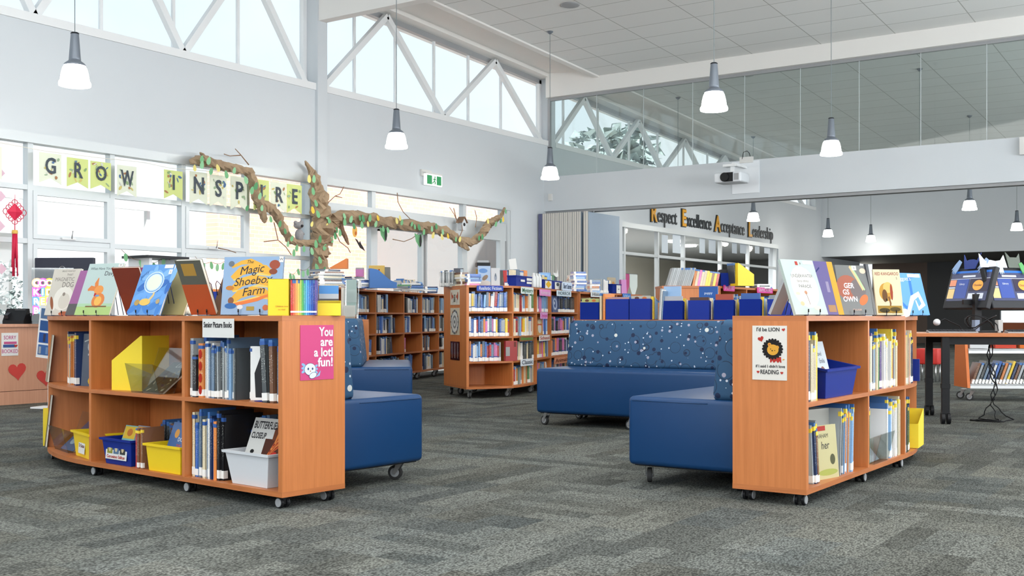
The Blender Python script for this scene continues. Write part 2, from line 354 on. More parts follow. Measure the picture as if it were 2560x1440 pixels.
band(b, EX - 0.1, cz_(0.10), EX - 0.1, cz_(-0.03), -6, ye, BEAM)
band(b, EX - 0.1, cz_(-0.03), EX + 0.02, cz_(-0.03), -6, ye, BEAM)
band(b, EX + 0.02, cz_(-0.03), EX + 0.02, cz_(0.0), -6, ye, BEAM)
band(b, -D - T, hz_(0.0), -D - T - 0.8, hz_(0.25), -6, ye, BEAM)     # eaves soffit outside
struct(b.build('trim_1'), 'white raking soffit above the high windows')

# window wall, built in pieces
Z1, Z2 = hz(2.68), hz(3.75)         # head of the lower windows, sill of the clerestory
YW0, YP0, YP1 = -5.0, wy(788), wy(812)
YD1 = wy(1277); YV0, YV1 = wy(1556), wy(1946)
b = MB()
def wb(y0, y1, z0, z1, t=T, x=0.0): b.box(-D - t, y0, z0, -D + x, y1, z1, WALL)
wb(YW0, YP0, 0, 0.85); wb(YP0, YP1, 0, Z1); wb(YD1, YV0, 0, Z1); wb(YV0, YV1, 0, 0.85); wb(YV1, YF + 4, 0, Z1)
wb(YW0, YF + 4, Z1, Z2)
for y0, y1 in ((YP0, YP1), (wy(1372), YB + 0.25), (YF - 0.55, YF + 4)):
    b.add([(-D - T, y0, Z2), (-D, y0, Z2), (-D, y1, Z2), (-D - T, y1, Z2)] + [(-D - T, y0, head_z(y0)), (-D, y0, head_z(y0)), (-D, y1, head_z(y1)), (-D - T, y1, head_z(y1))],
          [(0, 3, 2, 1), (4, 5, 6, 7), (0, 1, 5, 4), (1, 2, 6, 5), (2, 3, 7, 6), (3, 0, 4, 7)], WALL)
struct(b.build('wall_left'), 'tall white wall with a band of high windows')
b = MB(); b.box(-D, YP0, 0, -D + 0.05, YP1, head_z(YP0) - 0.02, WALL); struct(b.build('trim_2'), 'shallow white pilaster')
b = MB()      # roof beam springing from the pilaster
zb0, zb1 = hz(4.62), ceil_z(11.8) + 0.3
b.box(-D - 0.25, YP0 + 0.02, zb0, XR, YP1 - 0.02, zb1, BEAM); struct(b.build('trim_3'), 'white roof beam crossing the ceiling')
b = MB(); b.box(-D, YB - 0.10, hz(4.54), XR, YB + 0.12, ceil_z(YB) + 0.3, BEAM); b.box(-D, YB - 0.02, hz(4.52) - 0.03, XR, YB + 0.05, hz(4.54), GREY)
struct(b.build('trim_4'), 'cream beam above the glazed partition')
b = MB(); b.box(-D, YB - 0.15, hz(2.65), XR, YB + 0.15, hz(3.216), WALL); b.box(-D, YB - 0.10, hz(2.65) - 0.05, XR, YB + 0.10, hz(2.65), GREY)
struct(b.build('trim_5'), 'deep white bulkhead with a track under it')
t = struct(thing('window_6', 'frameless glazed partition above the bulkhead', None, (0, YB, 0)))
zt, zq = hz(3.216), hz(4.52)
edges = [px_ for px_ in (1378, 1492, 1609, 1732, 1862, 2001, 2148, 2302, 2467)]
def bx(px_):                        # x on the bulkhead plane in column px_
    a = (px_ - 1280) / F; Z = YB / (a * ST + CT); return Z * (a * CT - ST)
xs = [-D] + [bx(q) for q in edges[1:]] + [bx(2650), XR]
for i in range(len(xs) - 1):
    g = MB(); g.box(xs[i] + 0.004, -0.006, zt, xs[i + 1] - 0.004, 0.006, zq, TGLASS); g.build('glass_panel', t)
    if i: g = MB(); g.box(xs[i] - 0.004, -0.007, zt, xs[i] + 0.004, 0.007, zq, FRAME); g.build('joint', t)
g = MB(); g.box(-D, -0.03, zt, -D + 0.05, 0.03, zq, GREY); g.build('edge_channel', t)

# ---- clerestory windows: frame, glass, steel zigzag
GX = -D - 0.22
def clere(name, y0, y1, nodes_b, nodes_t, muls, label, first_up=True):
    t = struct(thing(name, label, None, (GX, y0, Z2)))
    L = y1 - y0; zh = lambda y: head_z(y) - Z2
    g = MB(); fs = 0.07
    g.box(-0.03, 0, 0, 0.24, L, 0.10, STEEL)
    for q in (0, L - fs): g.box(-0.03, q, 0.1, 0.05, q + fs, zh(y0 + q) - 0.02, STEEL)
    g.add([(-.04, 0, zh(y0) - .09), (.05, 0, zh(y0) - .09), (.05, L, zh(y1) - .09), (-.04, L, zh(y1) - .09), (-.04, 0, zh(y0)), (.05, 0, zh(y0)), (.05, L, zh(y1)), (-.04, L, zh(y1))],
          [(0, 3, 2, 1), (4, 5, 6, 7), (0, 1, 5, 4), (1, 2, 6, 5), (2, 3, 7, 6), (3, 0, 4, 7)], GREY)
    g.build('window_frame', t)
    g = MB()
    for m_ in muls: g.box(-0.02, m_ - y0 - 0.02, 0.1, 0.02, m_ - y0 + 0.02, zh(m_) - 0.08, STEEL)
    if muls: g.build('mullion', t)
    g = MB(); g.add([(0, fs, 0.1), (0, L - fs, 0.1), (0, L - fs, zh(y1) - .08), (0, fs, zh(y0) - .08)], [(0, 1, 2, 3)], GLASS); g.build('glass_pane', t)
    def bar(ya, za, yb, zb):
        g = MB(); a = Vector((0.13, ya - y0, za)); c = Vector((0.13, yb - y0, zb)); d = (c - a); ln = d.length
        M = Matrix.Translation(a) @ d.to_track_quat('Z', 'X').to_matrix().to_4x4()
        g.box(-0.045, -0.045, 0, 0.045, 0.045, ln, STEEL, M); g.build('truss_brace', t)
    nb, ntp = nodes_b, nodes_t
    for k in range(len(ntp)):
        zt_ = zh(ntp[k]) - 0.06
        if k < len(nb): bar(nb[k], 0.08, ntp[k], zt_)
        if k + 1 < len(nb): bar(ntp[k], zt_, nb[k + 1], 0.08)
    return t
def mid(v): return [(v[i] + v[i + 1]) / 2 for i in range(len(v) - 1)]
# first bay: the braces meet where the photo shows them crossing the frame's top edge
nb1 = [wy(95) - 3.7, wy(95) - 1.85, wy(95), wy(467.5), wy(772)]
clere('window_2', YW0, YP0, nb1, mid(nb1), [wy(p) for p in (280, 461, 622)], 'high window with white zigzag bracing before the roof beam')
nb2 = [wy(815), wy(1118), wy(1360)]
clere('window_3', YP1, wy(1372), nb2, [wy(976), wy(1246)], [wy(p) for p in (912, 1014, 1110, 1195, 1276)], 'high window with white zigzag bracing beyond the roof beam')
nb3 = [YB + 0.3 + 2.39 * k for k in range(7)]
clere('window_4', YB + 0.25, YF - 0.55, nb3, mid(nb3), [YB + 1.4 * k + 0.9 for k in range(10)], 'high window with white zigzag bracing beyond the glazed partition')

# ---- lower windows (aluminium grid)
def grid(name, y0, y1, zs, ys, z0, label, sashes=()):
    t = struct(thing(name, label, None, (-D - 0.10, y0, z0)))
    L = y1 - y0; H = Z1 - z0; fw = 0.065
    g = MB()
    g.box(-.05, 0, 0, .10, L, 0.07, FRAME); g.box(-.05, 0, H - .11, .10, L, H, FRAME)
    for y in [y0 + fw / 2] + list(ys) + [y1 - fw / 2]: g.box(-.04, y - y0 - fw / 2, .07, .055, y - y0 + fw / 2, H - .11, FRAME)
    for z in zs: g.box(-.035, fw, z - z0 - .028, .05, L - fw, z - z0 + .028, FRAME)
    g.build('window_frame', t)
    g = MB(); g.add([(0, fw, .07), (0, L - fw, .07), (0, L - fw, H - .1), (0, fw, H - .1)], [(0, 1, 2, 3)], GLASS); g.build('glass_pane', t)
    for (ya, yb, za, zb) in sashes:
        g = MB(); q = 0.05; ya -= y0; yb -= y0; za -= z0; zb -= z0
        g.box(.0, ya, za, .065, yb, za + q, FRAME); g.box(.0, ya, zb - q, .065, yb, zb, FRAME); g.box(.0, ya, za + q, .065, ya + q, zb - q, FRAME); g.box(.0, yb - q, za + q, .065, yb, zb - q, FRAME)
        s_ = g.build('sash', t)
        h = MB(); h.box(.06, (ya + yb) / 2 - .16, za + .01, .09, (ya + yb) / 2 + .02, za + .03, STEEL); h.tube([(.08, (ya + yb) / 2 - .03, za + .02), (.13, (ya + yb) / 2 - .06, za + .05), (.13, (ya + yb) / 2 - .05, za + .11)], .007, GREY); h.build('window_stay', s_)
    return t
R1 = wz(180, 478); R2 = wz(180, 608)
mul = [wy(p) for p in (-150, 82, 287, 465, 625)]
mul = [mul[0] - 1.1, mul[0]] + mul[1:]
e = 0.03
grid('window_1', YW0, YP0, (R1, R2), mul, 0.85, 'large aluminium window grid overlooking the courtyard',
     ((mul[2] + e, mul[3] - e, R2 + .03, R1 - .03), (mul[2] + e, mul[3] - e, .93, R2 - .03), (mul[4] + e, mul[5] - e, R2 + .03, R1 - .03), (mul[4] + e, mul[5] - e, .93, R2 - .03)))
g5y = [wy(p) for p in (1567, 1651, 1716, 1808, 1877)]
grid('window_5', YV0, YV1, (wz(1718, 647),), g5y, 0.85, 'internal windows into the next room below the wall lettering')
# ---- door set
t = struct(thing('door_1', 'glazed double doors with toplights', None, (-D - 0.10, YP1, 0)))
dz = lambda p, q: wz(p, q)
zA, zB, zC = dz(900, 462) - 0.02, dz(900, 514), dz(900, 565)
L = YD1 - YP1
p_ = [wy(x) - YP1 for x in (940, 1167)]; posts = [wy(x) - YP1 for x in (941, 1067, 1167, 1262)]
g = MB(); g.box(-.05, 0, Z1 - .11, .10, L, Z1, FRAME); g.box(-.05, 0, zC, .05, L, zB, FRAME); g.box(-.05, L - .08, 0, .08, L, Z1 - .1, FRAME)
for q in p_: g.box(-.04, q - .045, zB, .055, q + .045, Z1 - .1, FRAME)
for q in posts: g.box(-.04, q - .075, 0, .055, q + .075, zC, FRAME)
g.box(.05, posts[1] - .02, 0, .075, posts[1] + .02, zC, GREY)
g.build('door_frame', t)
g = MB(); g.add([(0, 0, .1), (0, L, .1), (0, L, Z1 - .1), (0, 0, Z1 - .1)], [(0, 1, 2, 3)], GLASS); g.build('glass_pane', t)

# ---- far wall, dark lobby beyond, side wall
b = MB(); zf = hz(2.53)
b.box(-D, YF, zf, XR, YF + 0.3, ceil_z(YF) + 0.4, WALL); struct(b.build('wall_far'), 'white wall above the opening to the lobby')
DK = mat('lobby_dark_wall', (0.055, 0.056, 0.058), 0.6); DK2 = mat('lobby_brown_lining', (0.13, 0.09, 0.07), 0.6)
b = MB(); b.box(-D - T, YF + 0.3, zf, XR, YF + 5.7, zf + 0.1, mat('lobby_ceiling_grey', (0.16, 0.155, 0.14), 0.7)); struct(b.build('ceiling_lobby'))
yq = YF + 5.5
def lx(px_): a = (px_ - 1280) / F; Z = yq / (a * ST + CT); return Z * (a * CT - ST)
b = MB()
b.box(lx(2318), yq, 0, lx(2500), yq + 0.2, zf, DK); b.box(lx(2560), yq, 0, XR, yq + .2, zf, DK)
b.box(lx(2500), yq, 0, lx(2560), yq + .2, 0.72, mat('lobby_red_ledge', (0.45, 0.12, 0.04), 0.6)); b.box(lx(2500), yq, 1.12, lx(2560), yq + .2, zf, DK)
b.box(lx(2185), yq, 0, lx(2318), yq + .2, zf, DK2); b.box(-D, yq, 0, lx(2185), yq + .2, 0.9, WALL); b.box(-D, yq, 0.9, lx(2185), yq + .2, zf, DK2)
struct(b.build('wall_lobby'), 'dark wall at the back of the lobby')
for i in range(4):
    b = MB(); x0 = -D + 0.25 + i * 1.25
    if x0 > lx(2185): break
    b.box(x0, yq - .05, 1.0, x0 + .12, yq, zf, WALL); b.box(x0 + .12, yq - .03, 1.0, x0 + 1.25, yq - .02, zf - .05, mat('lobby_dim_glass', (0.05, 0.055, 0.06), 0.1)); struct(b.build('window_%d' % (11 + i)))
b = MB(); b.box(XR, -6, 0, XR + .2, 1.0, 6.4, WALL); b.box(XR, 1.0, 0, XR + .2, 27, .9, WALL); b.box(XR, 1.0, 3.2, XR + .2, 27, 6.4, WALL); b.box(XR, 27, 0, XR + .2, YF + 6, 6.4, WALL)
for k in range(8): b.box(XR + .02, 1 + 3.7 * k, .9, XR + .12, 1.1 + 3.7 * k, 3.2, FRAME)
struct(b.build('wall_right'))
# ---- adjoining room behind the internal windows
AX = -D - 6.5; GW = mat('next_room_grey_wall', (0.26, 0.27, 0.27), 0.8)
b = MB(); b.box(AX - .1, YV0 - 1.2, 0, AX, YF + 4, 3.0, GW); b.box(AX, YF + 3.9, 0, -D - T, YF + 4, 3.0, GW); b.box(AX, YV0 - 1.2, 0, -D - T, YV0 - 1.1, 3.0, GW); struct(b.build('wall_next_room'))
b = MB(); b.box(AX, YV0 - 1.2, 2.95, -D - T, YF + 4, 3.02, mat('next_room_ceiling', (0.42, 0.43, 0.42), 0.8)); struct(b.build('ceiling_next_room'))
b = MB(); b.box(AX, YV0 - 1.2, -.05, -D - T, YF + 4, 0.0, GW); struct(b.build('floor_next_room'))
LAMP = mat('lit_lamp_glass', (1.0, 0.98, 0.93), 0.4, emit=9.0)
LAMPD = mat('lit_lamp_glass_dim', (1.0, 0.96, 0.88), 0.4, emit=4.0)
for k, (x, y, L_) in enumerate(((-D - 1.6, YV0 + 1.2, 0), (-D - 2.4, YV0 + 3.1, 1.1), (-D - 3.2, YV0 + 5.0, 0), (-D - 1.5, YV0 + 5.7, 0), (-D - 2.0, YV0 + 7.6, 0), (-D - 4.5, YV0 + 2.0, 1.2))):
    g = MB()
    if L_: g.box(-.12, -L_ / 2, -.05, .12, L_ / 2, 0, LAMP)
    else: g.lathe([(0.001, -.05), (.22, -.05), (.24, 0), (0.001, 0)], LAMP)
    o = g.build('ceiling_light'); o.location = (x, y, 2.95)
    tag(o, ('long lit strip light' if L_ else 'round lit ceiling light') + ' seen through the internal windows' + (' nearer the folding doors' if k in (0, 1) else ' further along the wall' if k in (2, 4) else ' deeper in the next room' if k == 5 else ' close behind the glass'), 'light', 'next room ceiling lights')
pen = (srgb(214, 96, 34), srgb(120, 130, 136), srgb(150, 160, 170), srgb(178, 72, 118), srgb(200, 205, 200))
t0 = thing('bunting_flags', 'string of coloured felt pennants hanging in the next room', 'bunting', (-D - 1.2, YV0 + 0.9, 1.95))
for k, c in enumerate(pen):
    g = MB(); y = k * 0.42; g.add([(0, y, 0), (0, y + .4, 0), (0, y + .4, -.30), (0, y + .2, -.62), (0, y, -.30)], [(0, 1, 2, 3, 4)], mat('felt_%d' % k, c, 0.9)); g.build('pennant', t0)
g = MB(); g.tube([(0, 0, 0), (0, 2.1, 0)], .006, INK); g.build('string', t0)
for k, px_ in enumerate((1663, 1690, 1757, 1780, 1838, 1858, 1895, 1918)):
    y = wy(px_); wd = 0.32 + 0.1 * (k % 2)
    g = MB(); g.box(0, 0, 0, .004, wd, .42 + .05 * (k % 3), mat('paper_on_glass', (0.66, 0.73, 0.80), 0.8)); o = g.build('paper_sheet'); o.location = (-D - .09, y, wz(px_, 640) + .08)
    tag(o, ('pale paper sheet taped inside the upper internal window, ' + ('first', 'second', 'third', 'fourth', 'fifth', 'sixth', 'seventh', 'eighth')[k] + ' from the folding doors'), 'paper', 'papers on the internal windows')
# ---- wall lettering
t = thing('wall_lettering', 'black and gold raised letters spelling the school values on white wall', 'sign', M=Matrix.Translation((-D + .01, wy(1622), wz(1622, 533) + .0)) @ Matrix.Rotation(R(90), 4, 'Z'))
GOLD = mat('gold_letter', srgb(226, 160, 30), 0.5); CHAR = mat('charcoal_letter', srgb(38, 44, 50), 0.5)
u = lambda p: wy(p) - wy(1622)
for cap, rest, p0, p1, p2 in (('R', 'espect', 1622, 1638, 1691), ('E', 'xcellence', 1699, 1712, 1777), ('A', 'cceptance', 1783, 1797, 1860), ('L', 'eadership', 1866, 1877, 1931)):
    o = text(t, cap, (u(p0) + u(p1)) / 2 + .02, .0, .58, CHAR, y=-.012, name='outline_letter', ext=.01, bold=5, sx=(.88 if cap != 'L' else .95))
    o = text(t, cap, (u(p0) + u(p1)) / 2 + .02, .0, .56, GOLD, y=-.03, name='gold_letter', ext=.012, bold=2, sx=(.88 if cap != 'L' else .95))
    o = text(t, rest, u(p1) + .06, -.02, .48, CHAR, y=-.015, align='LEFT', name='dark_lettering', ext=.008, bold=.2)
    wx = max(v.co.x for v in o.data.vertices)
    o.matrix_basis = o.matrix_basis @ Matrix.Diagonal(((u(p2) - u(p1) - .08) / wx, 1, 1, 1))
# ---- folding wall panels parked in a stack
PEDGE = mat('panel_edge_grey', srgb(206, 203, 196), 0.5); PFACE = mat('panel_face_blue_grey', srgb(150, 166, 182), 0.75, noise=.05, nscale=60); PBLUE = mat('panel_edge_blue', srgb(96, 100, 134), 0.6)
sx0, sx1 = -D + .03, -8.84 * S
for k in range(11):
    w_ = (sx1 - sx0 - 0.14) / 10; x0 = sx0 + k * w_ if k < 10 else sx1 - .09 + 0.0
    t = thing('folding_wall_panel', '', 'partition', (x0, 15.15 * S, 0.02), group='parked folding wall panels')
    t['label'] = ('blue grey faced folding wall panel, outermost of the parked stack', 'folding wall panel with blue edge tight against the white wall')[0 if k == 10 else 1] if k in (0, 10) else 'pale edged folding wall panel inside the parked stack'
    g = MB(); g.box(.006, .012, .02, w_ - .012 if k < 10 else .09, 1.22, hz(2.65) - .1, PFACE); g.build('panel_body', t)
    g = MB(); g.box(0, 0, 0, .035, .02, hz(2.65) - .09, PBLUE if k == 0 else PEDGE); g.box(.045, 0, 0, w_ - .014 if k < 10 else .09, .02, hz(2.65) - .09, PBLUE if k == 0 else PEDGE); g.build('edge_profile', t)
    g = MB(); g.tube([(w_ / 2, .3, hz(2.65) - .1), (w_ / 2, .3, hz(2.65) - .05)], .012, GREY); g.build('hanger', t)
# ---- exterior court: paving, brick block, canopy roofs, trees
BR, n, l, bb = nodes('exterior_brick')
k = n.new('ShaderNodeTexBrick'); tcx = n.new('ShaderNodeTexCoord'); mp = n.new('ShaderNodeMapping'); mp.inputs['Rotation'].default_value = (R(90), 0, R(90)); l.new(tcx.outputs['Object'], mp.inputs[0]); l.new(mp.outputs[0], k.inputs['Vector'])
cmb = n.new('ShaderNodeCombineXYZ'); sp = n.new('ShaderNodeSeparateXYZ'); l.new(tcx.outputs['Object'], sp.inputs[0]); l.new(sp.outputs['Y'], cmb.inputs[0]); l.new(sp.outputs['Z'], cmb.inputs[1]); l.new(cmb.outputs[0], k.inputs['Vector'])
k.inputs['Scale'].default_value = 1; k.inputs['Brick Width'].default_value = .24; k.inputs['Row Height'].default_value = .086; k.inputs['Mortar Size'].default_value = .006
k.inputs['Color1'].default_value = (.66, .34, .25, 1); k.inputs['Color2'].default_value = (.70, .40, .31, 1); k.inputs['Mortar'].default_value = (.78, .60, .52, 1); l.new(k.outputs[0], bb.inputs['Base Color'])
CREAM = mat('exterior_cream_render', (0.82, 0.76, 0.62), 0.8); PALE = mat('exterior_pale_wall', (0.86, 0.85, 0.82), 0.8); CORR = mat('galvanised_corrugated_roof', (0.62, 0.63, 0.63), 0.4, 0.3)
b = MB(); b.box(-60, -30, -.12, -D - T, 80, -.05, mat('courtyard_concrete', (0.70, 0.66, 0.60), 0.9)); struct(b.build('ground_courtyard'))
BX = -D - 6.2
b = MB(); b.box(BX - .35, 15.2, -.05, BX, 25.5, 3.9, BR); struct(b.build('exterior_wall_1'), 'sunlit orange brick wall across the courtyard')
b = MB(); b.box(BX - .4, 25.5, 2.3, BX + .02, 48, 4.3, CREAM); b.box(BX - .4, 25.5, -.05, BX + .02, 26.4, 2.3, CREAM); b.box(BX - .4, 29, -.05, BX + .02, 48, 2.3, CREAM)
b.box(BX - .3, 26.4, -.05, BX - .2, 29, 2.3, mat('exterior_blue_door', (.45, .60, .78), .5)); struct(b.build('exterior_wall_2'))
b = MB(); b.box(BX - 12, -14, -.05, BX - 7, 15.0, 2.9, PALE); struct(b.build('exterior_wall_3'))
for name, x0, x1, y0, y1, z0, z1 in (('exterior_roof_1', BX - 8, BX - 2.2, -6, 15.2, 3.9, 3.4), ('exterior_roof_3', BX - 16, BX - 9, -12, 12, 5.2, 4.6)):
    g = MB(); nn = int((y1 - y0) / .055); vs = []; fs = []
    for i in range(nn + 1):
        y = y0 + (y1 - y0) * i / nn; dzz = .022 * math.sin(i * math.pi / 2); vs += [(x0, y, z0 + dzz), (x1, y, z1 + dzz)]
    for i in range(nn): fs.append((2 * i, 2 * i + 1, 2 * i + 3, 2 * i + 2))
    g.add(vs, fs, CORR); g.box(x1 - .02, y0, z1 - .22, x1 + .10, y1, z1 - .05, STEEL)
    for q in range(6):
        yy = y0 + (y1 - y0) * q / 5; g.box(x1 - .1, yy - .04, -.05, x1, yy + .04, z1 - .1, STEEL) if name != 'exterior_roof_3' else None
    struct(g.build(name), 'corrugated metal canopy roof outside')
LEAF = mat('gum_tree_foliage', (0.24, 0.29, 0.28), 0.9, noise=.4, nscale=3); BARK = mat('tree_bark', (0.25, 0.18, 0.12), .9)
rt = random.Random(3)
def tree(x, y, h, r, label, n=240, shrub=False):
    t = thing('shrub' if shrub else 'gum_tree', label, 'shrub' if shrub else 'tree', (x, y, -.05), group=None)
    g = MB(); g.tube([(0, 0, 0), (.1, .05, h * .5), (0, .1, h * .8)], [.16 * h / 6, .12 * h / 6, .05], BARK); g.build('trunk', t)
    g = MB()
    for i in range(n):
        a, q, c = rt.random() * 6.283, r * rt.random() ** .5, rt.random()
        p = Vector((q * math.cos(a), q * math.sin(a), h * (.45 + .55 * c) - q * .25)); s_ = r * ((.10 + .16 * rt.random()) if not shrub else (.05 + .05 * rt.random()))
        vs = [tuple(p + Vector((rt.uniform(-1, 1), rt.uniform(-1, 1), rt.uniform(-.7, .7))) * s_) for _ in range(6)]
        g.add(vs, [(0, 1, 2), (3, 4, 5), (0, 3, 5), (1, 4, 2), (0, 4, 5)], LEAF)
    g.build('foliage', t)
tree(*pt(1535, 62), 11.8, 2.6, 'tall grey green tree outside the high windows, the nearer one', 700)
tree(*pt(1690, 68), 9.6, 2.6, 'lower rounded tree standing beyond the tall grey green one', 500)
tree(BX + 1.5, 9.2, 1.9, .7, 'small orange flowering shrub in the courtyard beside the canopy', 700, True)
tree(BX + .5, 5.6, 1.8, .9, 'pale green bush in the courtyard outside the first panes', 700, True)

# ================================================================== PENDANT LAMPS
SHADE = mat('lamp_sleeve_grey', srgb(120, 128, 138), 0.4, 0.35)
LITG = mat('lit_pendant_glass', (1.0, 0.985, 0.95), 0.35, emit=5.5)
def pendant_proto():
    r = thing('pendant_lamp', '', 'lamp', (0, 0, 0), group='pendant lamps over the reading floor')
    g = MB(); g.lathe([(.001, .52), (.030, .52), (.036, .505), (.038, .50), (.055, .27), (.058, .235), (.001, .235)], SHADE); g.lathe([(.033, .503), (.039, .503), (.0395, .512), (.033, .516)], BLACK); g.build('lamp_body', r)
    g = MB(); g.lathe([(.056, .245), (.095, .215), (.108, .195), (.106, .193), (.09, .207), (.056, .232)], SHADE); g.build('collar', r)
    g = MB(); g.lathe([(.045, .232), (.085, .214), (.113, .17), (.128, .11), (.136, .05), (.147, .035), (.15, .018), (.148, .0), (.142, .0), (.142, .02), (.13, .045), (.122, .11), (.107, .165), (.08, .205), (.045, .225)], LITG, n=28)
    g.lathe([(.001, .03), (.142, .012)], LITG, n=28); g.build('lamp_shade', r)
    g = MB(); g.cyl((0, 0, .5), .0045, 1, 'z', mat('suspension_cable', srgb(120, 130, 132), .5), 8); c = g.build('cable', r)
    g = MB(); g.lathe([(.001, -.045), (.012, -.045), (.05, -.012), (.052, 0), (.001, 0)], SHADE); g.build('ceiling_rose', r)
    return r
proto = pendant_proto()
lamps = [(187, 9.18 * S, 'pendant lamp hanging before the first run of high windows, nearest the window grid'), (991, 12.55 * S, 'pendant lamp hanging between the roof beam and the exit sign'),
         (1375, 15.38 * S, 'pendant lamp hanging in front of the wall end beside the glazed partition'), (1785, 10.27 * S, 'largest pendant lamp, hanging before the glazed partition over the right shelves'),
         (2078, 13.1 * S, 'pendant lamp overlapping the bulkhead between two glass joints'), (1883, 22.1 * S, 'pendant lamp under the projector, in front of the wall lettering'),
         (2070, 26.4 * S, 'pendant lamp beyond the bulkhead, near the far corner of the hall'), (2177, 28.2 * S, 'smallest pendant lamp, close to the far white wall'),
         (2424, 19.8 * S, 'pendant lamp beyond the bulkhead with its sleeve cut off by the track'), (2542, 24.5 * S, 'pendant lamp beyond the bulkhead above the computer table'),
         (1695, 19.0 * S, 'pendant lamp hidden behind the bulkhead, its cable seen through the glass'), (2299, 16.8 * S, 'pendant lamp behind the bulkhead, its cable beside a glass joint')]
for i, (px_, Z, lab) in enumerate(lamps):
    o = proto if i == 0 else copy_tree(proto)
    x, y = pt(px_, Z); zb = CZ + 1.93 * S
    o.location = (x, y, zb); o['label'] = lab
    for ch in o.children:
        if ch.name.startswith('cable'): ch.location = (0, 0, .515); ch.scale = (1, 1, ceil_z(y) - zb - .515)
        if ch.name.startswith('ceiling_rose'): ch.location = (0, 0, ceil_z(y) - zb)
for px_, Z, lab in ((1426, 14.2 * S, 'round white ceiling speaker before the cream beam'), (1866, 17.4 * S, 'round ceiling speaker seen through the glazed partition')):
    x, y = pt(px_, Z); g = MB(); g.lathe([(.001, -.02), (.13, -.018), (.145, -.004), (.145, .03)], GREY); o = g.build('ceiling_speaker'); o.location = (x, y, ceil_z(y)); tag(o, lab, 'speaker')

for i, (px_, Z, lab) in enumerate(lamps):
    x, y = pt(px_, Z); d = bpy.data.lights.new('pendant_bulb', 'POINT'); d.energy = 22 if Z < 17.5 * S else 26; d.shadow_soft_size = .1; d.color = (1, .95, .86)
    o = bpy.data.objects.new('pendant_bulb', d); COL.objects.link(o); o.location = (x, y, CZ + 1.93 * S - .06)
area('next_room_strip_lights', (-D - 2.6, YV0 + 4.5, 2.85), (0, 0, 0), 3.5, 8, 520, (1, .98, .94))
# ================================================================== SHELVING
def norm(v): l = math.hypot(*v); return (v[0] / l, v[1] / l)
def smooth_path(segs, start, ang):      # segs: ('s', length) or ('a', radius, turn_deg, n)
    p = [start]; a = ang; x, y = start
    for s_ in segs:
        if s_[0] == 's': x += s_[1] * math.cos(a); y += s_[1] * math.sin(a); p.append((x, y))
        else:
            n = s_[3]; st = R(s_[2]) / n
            for k in range(n):
                ch = 2 * s_[1] * math.sin(abs(st) / 2); x += ch * math.cos(a + st / 2); y += ch * math.sin(a + st / 2); a += st; p.append((x, y))
    return p
class Path:
    def __init__(s, pts):
        s.p = pts; s.l = [0]
        for i in range(len(pts) - 1): s.l.append(s.l[-1] + math.dist(pts[i], pts[i + 1]))
        s.L = s.l[-1]
    def at(s, q):
        q = min(max(q, 0), s.L)
        for i in range(len(s.p) - 1):
            if q <= s.l[i + 1] + 1e-9: break
        f = (q - s.l[i]) / (s.l[i + 1] - s.l[i]); a, b_ = s.p[i], s.p[i + 1]
        return (a[0] + (b_[0] - a[0]) * f, a[1] + (b_[1] - a[1]) * f)
    def tan(s, q):
        a, b_ = s.at(max(q - .06, 0)), s.at(min(q + .06, s.L)); return norm((b_[0] - a[0], b_[1] - a[1]))
    def inn(s, q): t = s.tan(q); return (-t[1], t[0])
    def sub(s, q0, q1, off=0.0):
        qs = [q0] + [x for x in s.l if q0 + 1e-4 < x < q1 - 1e-4] + [q1]; out = []
        for q in qs:
            x, y = s.at(q); n_ = s.inn(q); out.append((x + n_[0] * off, y + n_[1] * off))
        return out
class Bay:                                # the space between two uprights: origin, direction along, direction inward
    def __init__(s, path, q0, q1, z0, z1):
        a, b_ = path.at(q0), path.at(q1); s.o = a; s.u = norm((b_[0] - a[0], b_[1] - a[1])); s.v = (-s.u[1], s.u[0]); s.L = math.dist(a, b_); s.z = z0; s.h = z1 - z0
        s.a = math.atan2(s.u[1], s.u[0])
    def P(s, x, y, z=0.0): return (s.o[0] + s.u[0] * x + s.v[0] * y, s.o[1] + s.u[1] * x + s.v[1] * y, s.z + z)
def loc(p, o): return [(x - o[0], y - o[1]) for x, y in p]
def caster_small(parent, x, y, z, rz=0.0, k=1.0):
    g = MB(); g.box(-.018, -.018, .042, .018, .018, .062, BLACK); g.box(-.016, -.010, .02, .016, .010, .045, BLACK); c = g.build('caster', parent); c.location = (x, y, z); c.rotation_euler = (0, 0, rz); c.scale = (k, k, k)
    for s_ in (-1, 1):
        g = MB(); g.cyl((0, s_ * .018, .028), .028, .016, 'y', BLACK, 18); g.cyl((0, s_ * .0275, .028), .022, .006, 'y', GREY, 18); g.build('wheel', c)
def caster_big(parent, x, y, z, rz=0.0, h=.11):
    k = h / .11
    g = MB(); g.box(-.035, -.03, .104, .035, .03, .11, CHROME)
    for s_ in (-1, 1): g.xprism([(-.018, .104), (.02, .104), (.045, .035), (.03, .03)], s_ * .02 - .002, s_ * .02 + .002, CHROME)
    c = g.build('caster', parent); c.location = (x, y, z); c.rotation_euler = (0, 0, rz); c.scale = (k, k, k)
    g = MB(); g.cyl((0, .035, .042), .042, .026, 'x', TYRE, 22); g.cyl((0, .035, .042), .028, .030, 'x', GREY, 18); g.cyl((0, .035, .042), .010, .045, 'x', CHROME, 10); g.build('wheel', c)
